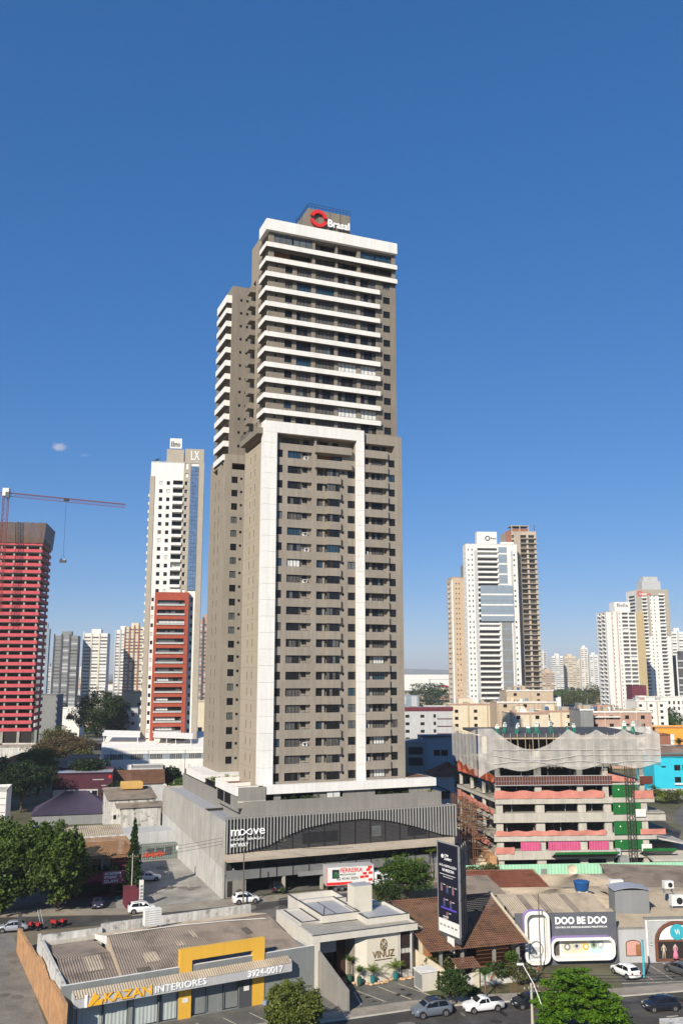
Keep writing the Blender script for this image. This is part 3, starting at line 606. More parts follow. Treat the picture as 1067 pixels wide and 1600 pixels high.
SLATG = mat('slat_grey', (.30, .30, .295), .6, .08, .5)
m = MB()                                                                   # ground floor void, columns, back wall
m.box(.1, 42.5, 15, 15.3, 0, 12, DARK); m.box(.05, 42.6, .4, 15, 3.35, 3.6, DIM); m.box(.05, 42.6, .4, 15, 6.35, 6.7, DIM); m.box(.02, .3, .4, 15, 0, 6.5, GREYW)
for u in (3.2, 10.0, 16.8, 24.0, 31.0, 38): m.box(u, u + .5, .5, 1.0, 0, 3.4, CONC)
m.box(0.2, 3.4, .35, .6, 0, 2.9, GREYW); m.box(.5, 1.3, .28, .34, .2, 2.6, DARK); m.box(36, 43, .4, .8, 0, 3.4, GREYW); m.build('ground_floor', t)
LOUV = mat('louvre_charcoal', (.066, .064, .063), .6, .08, .5); LEDGE = mat('ledge_concrete', (.42, .355, .28), .9, .12, .4, streak=.1)
m = MB()
for k in range(25): m.box(0.05, 42.9, .30 + .02 * (k % 2), .36 + .02 * (k % 2), 7.0 + k * .215, 7.0 + k * .215 + .15, LOUV)
m.box(.05, 42.9, .42, .5, 7, 12.3, BLACKM)
for u in np.arange(.1, 43, 2.86): m.box(u, u + .12, .20, .29, 7, 12.3, BLACKM)
for u0, u1, z0, z1, mm in ((13.4, 19.8, 7.6, 9.4, BLACKM), (9.2, 10.6, 8.2, 9.3, DIM), (26.2, 28.0, 7.9, 9.7, GLASSL), (33.2, 36.8, 7.6, 9.5, BLACKM)): FP.box(m, u0, u1, z0, z1, .24, .28, mm)
m.build('louvre_screen', t)
m = MB(); m.hexa([(-.1, -1.7, 5.9), (41.5, -1.7, 5.9), (43, .9, 5.9), (-.1, .9, 5.9), (-.1, -1.7, 6.35), (41.5, -1.7, 6.35), (43, .9, 6.98), (-.1, .9, 6.98)], LEDGE); m.build('ledge', t)
m = MB()
for k in range(9): m.box(0.3, 42.5, .30, .35, 2.75 + k * .17, 2.75 + k * .17 + .12, MGREY)
m.box(.3, 42.5, .38, .42, 2.75, 4.3, BLACKM); m.box(.3, 42.5, .7, .8, 4.3, 5.9, BLACKM)
for u in np.arange(3.1, 42, 2.86): m.box(u, u + .1, .18, .29, 2.7, 6.0, BLACKM)
for u in np.arange(1.2, 42, 5.7): FP.box(m, u, u + 3.2, 4.5, 5.6, .55, .6, GLASS)
FP.box(m, 12.6, 19.6, 2.45, 3.15, .05, .16, MGREY); m.build('lower_louvre', t)
prof = [(-1, 7.0), (3, 7.15), (7.4, 7.88), (10.3, 9.13), (13.5, 10.13), (18.9, 10.93), (24.6, 11.09), (29.75, 10.39), (34.45, 9.19), (39.85, 7.47), (42.9, 7.0)]
for u in np.arange(.1, 42.9, .575):
    z = float(np.interp(u, [a for a, b in prof], [b for a, b in prof])); s = MB(); s.box(u, u + .15, -.25, .1, z, 12.45, SLATG); s.build('slat', t)
m = MB(); m.box(0, 43, .02, .1, 12.25, 12.42, MGREY); m.build('slat_rail', t)
FS = Fr(0, -.32); lettering('lettering', 'm', t, FS, .75, 9.72, 1.5, 1.0, 0, TEXTW, .12, .008)
inf = MB(); pts = []
for q in range(49):
    a = 2 * math.pi * q / 48; pts.append((3.33 + 1.02 * math.sin(a), -.42, 10.24 + .88 * math.sin(a) * math.cos(a)))
inf.tube(pts, .095, TEXTW, 6); inf.build('lettering', t)
lettering('lettering', 've', t, FS, 4.5, 9.75, 2.05, .98, 0, TEXTW, .12, .008); lettering('lettering', 'HOME  BRASAL', t, FS, .75, 8.95, 5.8, .36, 0, TEXTW, .1, .0); lettering('lettering', 'MY WAY', t, FS, .75, 7.95, 3.0, .62, 0, TEXTW, .12, .012)
cn = MB(); cn.box(7.5, 40.3, 2.6, 4.2, 15.6, 17.0, WHITE); cn.box(35.3, 40.3, 4.2, 19, 15.6, 17.0, WHITE); cn.box(35.5, 40.0, 4.5, 18.6, 17.0, 17.04, TILE); cn.box(7.5, 35.3, 4.2, 4.98, 15.6, 16.6, WHITE); cn.build('canopy', t)
m = MB(); m.box(2.6, 7.45, 2.4, 3.0, 13.6, 16.9, GREYW); m.box(2.55, 7.45, 2.3, 2.42, 14.45, 14.75, CONCL); m.box(2.6, 2.9, 3.0, 17, 13.0, 15.5, GREYW); m.box(3, 6.75, 3, 17, 16.2, 16.35, TILE); m.box(2.9, 6.8, 9.5, 9.8, 16.35, 16.9, WHITE); m.box(2.9, 6.8, 4.6, 4.9, 16.35, 16.85, WHITE)
m.build('terrace_block', t); m = MB(); m.box(2.3, 2.59, 2.4, 17, 15.6, 17.1, WHITE); m.box(2.6, 6.8, 17, 17.3, 15.6, 17.1, WHITE); m.build('terrace_fascia', t)
for y0, y1 in ((7.3, 11.2), (11.9, 16.2)):
    w = MB(); Fr(2.6, 20, 0, -1).box(w, 20 - y1, 20 - y0, 13.6, 15.45, -.03, .0, GLASS)
    for q in np.arange(y0, y1, .45): w.box(2.5, 2.56, q, q + .07, 13.6, 15.45, FRAME)
    w.build('window', t)
m = MB()                                                                   # recessed lobby wall under the canopy
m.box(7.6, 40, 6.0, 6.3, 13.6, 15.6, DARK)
for u0, u1 in ((9.2, 10.4), (16.4, 18.8), (22.0, 28.2), (35.0, 39.2)): m.box(u0, u1, 3.2, 3.5, 13.6, 15.6, GREYW)
m.box(18.9, 21.3, 3.0, 3.1, 13.9, 15.5, BLIND); m.box(20.0, 20.1, 2.95, 3.0, 13.9, 15.5, FRAME); m.build('lobby_wall', t)
m = MB(); m.box(3.4, 3.5, 20, 48, 14.6, 15.7, GLASS); m.box(3.4, 3.5, 20, 48, 15.65, 15.75, BLACKM); m.build('glass_railing', t)
def local(x, y): a = R(PSI); return OX + x * math.cos(a) - y * math.sin(a), OY + x * math.sin(a) + y * math.cos(a)
def hedge(label, pts, z, m, n=500, size=.3, r=.7, cat='hedge', name='hedge'):
    t = leaves(name, [(x - pts[0][0], y - pts[0][1], r * .8, r * rx, r, r) for x, y, rx in pts], n, size, m, nclump=10, clump=.45); t.location = (pts[0][0], pts[0][1], z); return tag(t, label, cat)
hedge('low green shrubs in the planter under the white canopy, left end', [(*local(11.3 + k * 1.2, 2.6), 1.2) for k in range(5)], 13.9, L_DARK, 900, .28)
hedge('dark shrubs in the planter under the white canopy, right part', [(*local(29 + k * 1.2, 3.4), 1.2) for k in range(6)], 13.7, L_DARK, 1000, .28)
hedge('yellow green shrub at the right corner of the podium deck', [(*local(38.9, 2 + k * 1.4), 1.1) for k in range(5)], 13.8, L_YEL, 900, .28)
hedge('bright yellow green hedge on the podium deck below the rear tower', [(*local(5.3, 22 + k * 1.5), 1.2) for k in range(7)], 14.3, L_YEL, 1600, .3, 1.0)
hedge('low tuft of grass in the planter by the white blind', [(*local(16.0 + k * .8, 2.2), 1.2) for k in range(2)], 14.2, L_OLIVE, 250, .25, .5)
x, y = local(5.0, 18.8); palm('larger palm on the podium deck in front of the rear tower', x, y, 1.8, 2.9, L_YEL, 14, 14.2)
x, y = local(6.6, 19.5); palm('smaller palm on the podium deck in front of the rear tower', x, y, 1.5, 2.5, L_YEL, 12, 14.4)

# ---------------------------------------------------------------- other towers
def block_tower(label, x, y, rz, w, d, h, wm, faces, fh=3.0, z0=0., nf=None, cat='tower', group=None, roof=None, gm=None, name='tower', bal_m=None, seed=1, roofm=None, first=1):
    """A tower with real openings. faces: {'f': [(u0,u1,za,zb,kind)], 'l': [...], 'r': [...]} per storey; kinds window, strip, balcony."""
    t = thing(name, label, cat, x, y, rz, 0, group); rs = random.Random(seed); body = MB(); nf = nf or int((h - z0) / fh)
    Wn = Rep('window', t, 90); Bl = Rep('balcony', t, 90); gm = gm or GLASS
    FS = {'f': (Fr(0, 0), w), 'l': (Fr(0, d, 0, -1), d), 'r': (Fr(w, 0, 0, 1), d)}
    for key, (fr, L) in FS.items():
        hs = []
        for (u0, u1, za, zb, kind, *rng) in faces.get(key, []):
            lo, hi = rng if rng else (first, nf)
            for i in range(lo, hi):
                z = z0 + i * fh; a, b = z + za, z + zb
                if b > h - .3: continue
                gg = gm if rs.random() < .72 else (CURT if rs.random() < .6 else BLIND)
                if kind == 'window': hs.append((u0, u1, a, b, .2)); Wn.add(window(fr, u0, u1, a, b, .18, 1 if u1 - u0 < 1 else 2, 1, gg, bar=.08))
                elif kind == 'plain': hs.append((u0, u1, a, b, .2)); q = MB(); fr.quad(q, u0, u1, a, b, .18, gg); Wn.add(q)
                else:
                    hs.append((u0, u1, a, b, 1.2)); Wn.add(window(fr, u0, u1, a, b, 1.1, max(2, int((u1 - u0) / 1.5)), 1, gg, bar=.08))
                    q = MB(); bm = bal_m or wm; ext = -.9 if kind == 'balcony' else (-.05 if kind == 'strip' else -.5); top = a + (0 if kind != 'glassbal' else .0)
                    fr.box(q, u0 - .1, u1 + .1, a - (1.0 if kind != 'strip' else .9), a, ext, 0, bm); Bl.add(q)
        wall(body, fr, 0, L, 0, h, hs, wm)
    body.face([(0, d, 0), (0, d, h), (w, d, h), (w, d, 0)], wm); body.face([(0, 0, h - .4), (w, 0, h - .4), (w, d, h - .4), (0, d, h - .4)], roofm or GREYW)
    for a in ((0, w, 0, .2), (0, w, d - .2, d), (0, .2, .2, d - .2), (w - .2, w, .2, d - .2)): body.box(a[0], a[1], a[2], a[3], h - .4, h + .02, wm)
    body.build('wall', t)
    if roof:
        for (x0, x1, y0, y1, hh, mm) in roof:
            q = MB(); q.box(x0, x1, y0, y1, h - .4, h + hh, mm); q.build('roof_house', t)
    Wn.flush(); Bl.flush(); return t
def at(px, d, py=1052.):           # ground position of a column of the photograph at depth d
    return ((px - 533.5) / 1380 * d, d * .9837 + d * .1797 * (py - 800) / 1380)
cs, sn = math.cos, math.sin
# white, grey and red tower on the left
x, y = at(224, 306); 
t = block_tower('white and grey tower with a red brick block on its lower front and blue glass', x, y, 8, 21.8, 18, 111.5, WHITEW,
  {'f': [(3.6, 5.0, .9, 2.3, 'window', 21, 35), (6.6, 8.0, .9, 2.3, 'window', 21, 35), (9.2, 13.3, .9, 2.7, 'balcony', 22, 35), (14.2, 15.2, .9, 2.3, 'window', 22, 35), (2.2, 3.2, .9, 2.2, 'window', 4, 21), (18.0, 18.9, .9, 2.2, 'window', 4, 21)],
   'l': [(3, 5.5, .9, 2.5, 'balcony', 3, 34), (9, 10.2, .9, 2.3, 'window', 3, 34), (12.5, 15.5, .9, 2.5, 'balcony', 3, 34)]}, 3.0, seed=4, bal_m=WHITEW,
  roof=[(6.0, 13.2, 3, 12, 5.5, LUXSTONE), (13.8, 21.8, -.2, 8, 5.0, LUXSTONE)])
m = MB(); m.box(-.25, 1.7, -.25, 3, 0, 106, LUXSTONE); m.box(13.5, 14.1, -.3, 0, 64, 111.5, LUXSTONE); m.box(15.4, 16.4, -.3, 0, 64, 111.5, LUXSTONE); m.box(19.7, 22.0, -.3, 0, 0, 111.5, LUXSTONE); [m.box(14.1, 15.4, -.3, 0, 65.3 + 3 * k - .0, 66.9 + 3 * k, LUXSTONE) for k in range(15)]; m.build('stone_cladding', t)
m = MB(); F = Fr(0, -.36); F.quad(m, 16.4, 19.7, 65, 110.0, 0, MIRROR)
for k in range(32): F.box(m, 16.4, 19.7, 65 + k * 1.39, 65.07 + k * 1.39, -.04, .0, FRAME)
for k in range(4): F.box(m, 16.4 + k * 1.08, 16.46 + k * 1.08, 65, 110, -.05, .0, FRAME)
m.build('glass_strip', t)
m = MB(); holes = []; wr = Rep('balcony_window', t); F = Fr(3.7, -2.4)
for k in range(15):
    z = 13.0 + 3.32 * k; holes.append((1.2, 12.0, z, z + 1.75, 1.6)); g1 = rnd.choice((BLIND, BLIND, GLASSL, GLASS)); g2 = rnd.choice((GLASS, GLASS, BLIND)); c = rnd.choice((6.5, 8.5, 9.5))
    wr.add(window(F, 1.2, c, z + .5, z + 1.75, 1.0, 5, 1, g1, bar=.05)); wr.add(window(F, c, 12.0, z + .5, z + 1.75, 1.0, 3, 1, g2, bar=.05)); q = MB(); F.box(q, 1.0, 12.2, z + .0, z + .45, -.35, -.1, STEEL); F.box(q, 1.0, 12.2, z - .15, z, -.4, 0, WHITEW); q.build('balcony', t)
    F.quad(m, 1.2, 12, z, z + 1.75, 1.58, DIM)
wall(m, F, 0, 13.6, 11.2, 64.0, holes, LUXRED); Fr(3.7, 0, 0, -1).quad(m, 0, 2.4, 11.2, 64.0, 0, LUXRED); Fr(17.3, -2.4, 0, 1).quad(m, 0, 2.4, 11.2, 64.0, 0, MGREY); m.face([(3.7, -2.4, 63.9), (17.3, -2.4, 63.9), (17.3, 0, 63.9), (3.7, 0, 63.9)], GREYW); m.build('red_cladding', t); wr.flush()
m = MB(); m.box(7.2, 12.2, 2.6, 2.8, 117.2, 121.0, WHITEW); m.build('roof_sign', t); lettering('roof_lettering', 'Elmo', t, Fr(0, 2.6), 7.7, 117.9, 3.9, 1.9, 0, TEXTK, .08, .02)
lettering('lettering', 'LX', t, Fr(0, -.22), 16.4, 112.4, 3.4, 3.4, 0, TEXTW, .1)
t.scale = (.86, 1, 1); palm('small palm on the roof terrace of the white and red tower', x + 1.6, y + 2, 1.2, 2.0, L_MID, 9, 111)
# red construction tower with its crane, far left
x, y = at(-78, 357); t = thing('tower_under_construction', 'unfinished tower wrapped floor by floor in red mesh, under the crane', 'unfinished tower', x, y, 9)
m = MB(); w_, d_ = 33.0, 22.0
for k in range(28): m.box(0, w_, 0, d_, 12.8 + k * 2.92, 13.1 + k * 2.92, CONC)
m.build('floor_slab', t); struct(t.children[0], 'stuff')
for k in range(7):
    for yy in (.6, d_ - 1.2):
        q = MB(); q.box(.6 + k * 5.2, 1.3 + k * 5.2, yy, yy + .7, 0, 95, CONC); q.build('column', t)
q = MB(); q.box(9, 26, 7, 16, 0, 94, DIM); q.box(1, 32, 10, 10.3, 12, 92, DARK); q.build('core', t)
for k in range(27):
    z = 13.1 + k * 2.92; q = MB(); q.box(-.12, w_ + .12, -.18, -.06, z - .15, z + 1.15, REDP); q.box(-.18, -.06, 0, d_, z - .15, z + 1.15, REDP); q.box(w_ + .06, w_ + .18, 0, d_, z - .15, z + 1.15, REDP); q.build('red_mesh', t)
m = MB(); NB = netmat('brown_net', (.115, .072, .05), .93)
n = 40
for j in range(5):
    for i in range(n):
        P = lambda a, b: (-1 + (w_ + 1.4 + .8 * b / 5) * a / n, -.6 - .5 * b / 5 + .07 * math.sin(a * 1.3), 89.8 + 8.6 * b / 5 + .15 * math.sin(a * 1.9) * (b > 4))
        m.face([P(i, j), P(i + 1, j), P(i + 1, j + 1), P(i, j + 1)], NB)
    for i in range(14):
        P = lambda a, b: (w_ + .4 + .8 * b / 5, -.6 - .5 * b / 5 + (d_ + 2) * a / 14, 89.8 + 8.6 * b / 5)
        m.face([P(i, j), P(i + 1, j), P(i + 1, j + 1), P(i, j + 1)], NB)
m.build('safety_net', t)
q = MB(); q.box(0, w_, .2, 1, 0, 12.6, DARK); [q.box(2 + k * 6.4, 3 + k * 6.4, -.5, .2, 0, 12.8, CONC) for k in range(5)]; q.box(-1, w_ + 4, -4, -.5, 5.0, 5.4, BURG); q.build('base', t)
xc, yc = at(-9, 352); t = thing('tower_crane', 'reddish tower crane with a long jib above the red mesh tower', 'crane', xc, yc, 4)
CR = mat('crane_red', (.22, .06, .055), .6, .1)
def lattice(mb, a, b, s, seg, m, tri=False):
    a = Vector(a); b = Vector(b); d = (b - a).normalized(); up = Vector((0, 0, 1)) if abs(d.z) < .9 else Vector((0, 1, 0)); u = d.cross(up).normalized(); v = u.cross(d) * -1
    offs_ = [(-.5, 0), (.5, 0), (0, .9)] if tri else [(-.5, -.5), (.5, -.5), (.5, .5), (-.5, .5)]; P = lambda i, k: a.lerp(b, i / seg) + u * offs_[k][0] * s + v * offs_[k][1] * s; n = len(offs_)
    for k in range(n): mb.tube([P(0, k), P(seg, k)], s * .065, m, 4)
    for i in range(seg):
        for k in range(n): mb.tube([P(i, k), P(i + 1, (k + 1) % n)], s * .035, m, 3)
m = MB(); lattice(m, (0, 0, 60), (0, 0, 108), 1.9, 22, CR); m.build('mast', t)
m = MB(); lattice(m, (1, 0, 109.4), (48.8, 0, 105.2), 1.6, 26, CR, True); m.build('jib', t); m = MB(); lattice(m, (-1, 0, 109.4), (-14, 0, 109.8), 1.5, 8, CR, True); m.box(-15, -11, -1, 1, 107, 109.6, CONC); m.build('counter_jib', t)
m = MB(); m.box(-1.2, 1.3, -1.3, 1.3, 108, 111.2, WHITEW); m.box(.4, 1.9, -2.4, -1.0, 107, 109.4, GLASSL); m.build('cab', t)
m = MB(); m.box(23.5, 25.5, -.6, .6, 106.3, 107.2, BLACKM); m.tube([(24.5, 0, 106.5), (24.5, 0, 84)], .05, BLACKM, 4); m.tube([(24.5, 0, 84), (23.6, 0, 81.6)], .05, BLACKM, 4); m.tube([(24.5, 0, 84), (25.4, 0, 81.6)], .05, BLACKM, 4); m.build('trolley', t)
a = R(4); tag(MB().box(-1.3, 1.3, -.5, .5, 0, 1.0, DGREY).box(-1.1, -.6, -.52, .52, .9, 1.6, DGREY).box(.5, 1.0, -.5, .5, .9, 1.4, STEEL).build('hanging_load', loc=(xc + 24.5 * cs(a), yc + 24.5 * sn(a), 80.6)), 'dark load hanging in the sky below the crane jib', 'load')
# right hand group: white tower, beige tower and unfinished brown tower
x, y = at(709, 530); t = block_tower('slim beige tower with white edges left of the big white tower', x, y, 6, 13, 14, 94, BEIGE, {'f': [(2.2, 2.8, 1, 2.0, 'plain'), (4.0, 4.6, 1, 2, 'plain'), (8.0, 9.0, .8, 2.2, 'plain')], 'l': [(2, 6, .6, 2.4, 'strip'), (8, 12, .6, 2.4, 'strip')]}, 3.05, roof=[(8, 13, 4, 10, 8, MGREY)], bal_m=WHITEW)
m = MB(); m.box(-.4, .5, -.3, 2, 0, 92, WHITEW); m.box(9.8, 10.8, -.3, .5, 0, 93, WHITEW); m.build('white_edge', t)
x, y = at(732, 512); t = block_tower('large white tower with long balconies and a tall dark glass strip', x, y, 4, 31, 8, 112, WHITEW, {'f': [(1.2, 2.0, 1, 2.2, 'plain'), (3.4, 4.2, 1, 2.2, 'plain'), (7.0, 19.0, 1.0, 2.6, 'balcony'), (28.6, 29.6, 1, 2.2, 'plain')], 'l': [(2, 3, 1, 2.2, 'plain'), (5, 6, 1, 2.2, 'plain')]}, 3.05, gm=CURT, bal_m=WHITE, roof=[(7.5, 19.5, 2, 7, 7.5, WHITEW), (22, 30, 3, 7, 1.6, WHITEW)], seed=8)
F = Fr(0, -.3)
for nm, (u0, u1, z0, z1) in (('glass_strip', (19.6, 24.6, 72, 110)), ('glass_strip', (8, 27.4, 66, 87)), ('glass_strip', (20.2, 26.2, 0, 66))):
    q = MB(); F.quad(q, u0, u1, z0, z1, 0 if z0 != 66 else -.75, BLUEGREY if z0 > 60 else MGREY)
    for k in range(int((z1 - z0) / 3.05)):
        if z0 != 66 or k % 1 == 0: F.box(q, u0, u1, z0 + k * 3.05, z0 + .9 + k * 3.05, -.1 if z0 != 66 else -.85, 0 if z0 != 66 else -.75, (MGREY if z0 < 60 else WHITEW) if k % 2 else BLUEGREY)
    q.build(nm, t)
m = MB(); m.box(5.0, 6.6, -.35, 0, 0, 108, LGREY); m.box(27.0, 28.0, -.35, 0, 0, 108, LGREY); m.build('pilaster', t)
m = MB(); m.disc((13.8, 1.9, 115.6), (0, 1, 0), 1.5, .2, TEXTK, 20, 1.0); m.build('roof_emblem', t); lettering('roof_lettering', 'Brasal', t, Fr(0, 1.95), 15.6, 115.0, 3.4, 1.2, 0, TEXTK, .1)
x, y = at(798, 522); t = thing('tower_under_construction', 'unfinished brown concrete tower behind the big white tower', 'unfinished tower', x, y, 3)
m = MB(); hs = []; SH = mat('bare_blockwork', (.43, .365, .295), .95, .18, .12, streak=.2)
wn = Rep('opening', t, 95); F = Fr(0, 0)
for k in range(38):
    z = 4 + 3.05 * k
    for (u0, u1) in ((3.2, 4.6), (8.5, 12.2), (13.4, 17.0)): hs.append((u0, u1, z, z + 1.9, .8)); q = MB(); F.quad(q, u0, u1, z, z + 1.9, .75, DARK if rnd.random() < .6 else DIM); wn.add(q)
wall(m, F, 0, 18.2, 0, 121, hs, SH); Fr(18.2, 0, 0, 1).quad(m, 0, 16, 0, 121, 0, SH); Fr(0, 16, 0, -1).quad(m, 0, 16, 0, 121, 0, SH); m.face([(0, 0, 121), (18.2, 0, 121), (18.2, 16, 121), (0, 16, 121)], CONC); m.build('wall', t); wn.flush()
for k in range(38): q = MB(); q.box(8.2, 18.9, -1.1, 0, 3.6 + 3.05 * k, 4.0 + 3.05 * k, SH if k % 3 else CONC); q.build('floor_slab', t)
m = MB(); m.box(4, 14, 2, 10, 121, 123, BRICK); [m.box(a, a + .6, 1.4, 2, 121, 124.4, CONC) for a in (3.5, 8.5, 13.8)]; m.box(3, 14.6, 1.2, 10, 124.4, 124.9, CONC); m.box(17.2, 17.6, .5, 1.0, 121, 125.5, RUST); m.build('roof_house', t)
m = MB(); m.box(-.5, 2.9, -.12, -.02, 112, 121, BRICK); m.build('brick_panel', t)
# two far towers on the right
x, y = at(951, 690); block_tower('far white and tan tower with a white roof sign', x, y, 6, 31, 20, 84, WHITEW, {'l': [(4, 8.5, .9, 2.4, 'balcony'), (12, 16.5, .9, 2.4, 'balcony')], 'f': [(4.8, 5.6, 1, 2.2, 'plain'), (10.4, 11.2, 1, 2.2, 'plain'), (13.0, 18.0, .9, 2.7, 'strip'), (18.8, 24.0, .9, 2.7, 'strip'), (26.2, 27.2, 1, 2.2, 'plain')]}, 3.1, seed=12, gm=FARG, bal_m=WHITEW, roof=[(9, 22, 4, 14, 8, WHITEW)])
t = bpy.data.objects[[o.name for o in COL.objects if o.get('label', '').startswith('far white and tan')][0]]
m = MB(); m.box(24.4, 30.9, -.3, 0, 0, 84.2, mat('tan_render', (.44, .34, .19), .85, .06, .4)); m.box(24.4, 30.9, -.3, 0, 84.2, 84.3, WHITEW); m.build('tan_panel', t)
m = MB(); m.box(8.6, 9.2, -.3, 0, 0, 84, PINKW); m.box(4.2, 4.8, -.3, 0, 0, 84, BEIGE); m.build('stripe', t); lettering('roof_lettering', 'Bella', t, Fr(0, 4), 11.2, 88.2, 9, 2.6, 0, TEXTK, .1)
x, y = at(1001, 760); t = block_tower('far tall white tower with a beige top third and round red emblem', x, y, 6, 29, 22, 108, WHITEW, {'f': [(4.2, 9.0, .9, 2.4, 'balcony'), (12.0, 13.0, 1, 2.2, 'plain'), (15.4, 16.4, 1, 2.2, 'plain'), (20, 25, .9, 2.4, 'balcony')], 'l': [(4, 18, .8, 2.6, 'strip', 20, 34)]}, 3.05, seed=21, gm=FARG, bal_m=WHITE, roof=[(7, 24, 3, 14, 8, LGREY), (9, 22, 4, 12, 12, LGREY)])
m = MB(); m.box(-.3, 5.0, -.4, 0, 68, 108.3, LUXSTONE); m.box(9.2, 11.5, -.4, 0, 68, 108.3, LUXSTONE); m.box(25.4, 29.2, -.4, 0, 68, 108.3, LUXSTONE); m.box(11.5, 25.4, -.4, 0, 103, 108.3, LUXSTONE); m.box(5, 9.2, -.4, 0, 101, 108.3, LUXSTONE); m.build('beige_panel', t)
m = MB(); m.disc((3.0, -.5, 104.5), (0, 1, 0), 2.4, .2, TEXTR, 22, 1.5); m.build('emblem', t); lettering('lettering', 'Brasal', t, Fr(0, -.45), 6, 103.4, 7, 2.2, 0, TEXTR, .1)
# skyline, further out
sky_t = [  # label, px, depth, rz, width, height, material, stripe material
 ('dark grey far tower on the left skyline beside the red mesh tower', 82, 800, 8, 21, 70, MGREY, DGREY, 3), ('pale stepped far tower left of the big dark tree', 128, 820, 6, 22, 73, WHITEW, CREAM, 3),
 ('white far tower with grey stripes nearest the white and red tower', 178, 900, 8, 15, 80, WHITEW, LGREY, 3), ('cream far tower with open balconies touching the white and red tower', 193, 860, 6, 18, 81, CREAM, BRICK, 4),
 ('thin bluish far tower peeking out behind the red mesh tower', 63, 640, 5, 5, 68, BLUEGREY, MGREY, 1), ('brownish far tower in the gap left of the rear taupe tower', 308, 720, 8, 12, 80, PINKW, DGREY, 3),
 ('grey white far tower low on the left skyline', 66, 1100, 0, 12, 44, LGREY, MGREY, 2), ('grey topped far tower at the left end of the right skyline cluster', 843, 1500, 0, 13, 72, LGREY, WHITEW, 2), ('wide white far tower second in the right skyline cluster', 862, 1450, 0, 19, 64, WHITEW, LGREY, 3),
 ('cream ribbed far tower third in the right skyline cluster', 882, 1480, 0, 19, 64, CREAM, BEIGE, 3), ('pale yellow lower far tower in the right skyline cluster', 900, 1600, 0, 14, 58, CREAM, BEIGE, 2), ('tallest slim white far tower in the right skyline cluster', 908, 1500, 0, 12, 79, WHITEW, CREAM, 2),
 ('white far tower right of the tallest slim one', 921, 1500, 0, 15, 67, WHITEW, LGREY, 2), ('small bluish far block at the right end of the skyline cluster', 928, 1700, 0, 12, 44, BLUEGREY, MGREY, 2), ('beige low far block in front of the skyline cluster', 845, 1200, 0, 18, 38, BEIGE, PINKW, 3),
 ('narrow white far tower at the right edge of the picture', 1051, 900, 0, 14, 78, WHITEW, LGREY, 2), ('dark glass far tower cut by the right picture edge', 1057, 800, 0, 16, 52, DGREY, WHITEW, 2)]
for lb, px, dd, rz, w_, h_, wm, sm_, ns in sky_t:
    x, y = at(px, dd); t = thing('tower', lb, 'tower', x, y, rz, 0, 'skyline towers'); m = MB(); d_ = w_ * .8; F = Fr(0, 0); hs = []
    wn = Rep('window', t, 60)
    for i in range(ns):
        c = w_ * (i + .5) / ns
        for k in range(2, int(h_ / 3.1)):
            hs.append((c - w_ * .16, c + w_ * .16, k * 3.1, k * 3.1 + 1.5, .25))
    wall(m, F, 0, w_, 0, h_, hs, wm); FLs = Fr(0, d_, 0, -1); hl_ = [(d_ * f - .8, d_ * f + .8, k * 3.1, k * 3.1 + 1.4, .25) for f in (.3, .7) for k in range(2, int(h_ / 3.1))]
    wall(m, FLs, 0, d_, 0, h_, hl_, wm); Fr(w_, 0, 0, 1).quad(m, 0, d_, 0, h_, 0, wm)
    m.face([(0, d_, 0), (0, d_, h_), (w_, d_, h_), (w_, d_, 0)], wm); m.face([(0, 0, h_), (w_, 0, h_), (w_, d_, h_), (0, d_, h_)], GREYW); m.build('wall', t)
    for hole in hs: q = MB(); F.quad(q, *hole[:4], .22, rnd.choice((FARG, FARG, CURT, LGREY))); wn.add(q)
    for hole in hl_: q = MB(); FLs.quad(q, *hole[:4], .22, rnd.choice((FARG, CURT))); wn.add(q, .5)
    wn.flush()
    for i in range(ns): q = MB(); c = w_ * i / ns; q.box(c - .6 if i else -.2, c + .9, -.5, 0, 0, h_ + rnd.choice((0, 1.5)), sm_); q.build('pilaster', t)
    q = MB(); q.box(w_ * .3, w_ * .7, d_ * .2, d_ * .7, h_, h_ + 4, wm); q.build('roof_house', t)
# a neighbouring tower outside the frame on the left; it shades the houses there
block_tower('beige apartment tower standing left of the picture edge beside the shaded houses', -165, 209, -26, 56, 16, 74, BEIGE, {'f': [(a, a + 1.6, .9, 2.3, 'plain', 1, 32) for a in (5, 18, 31, 44, 51)]}, 3.0, seed=31)
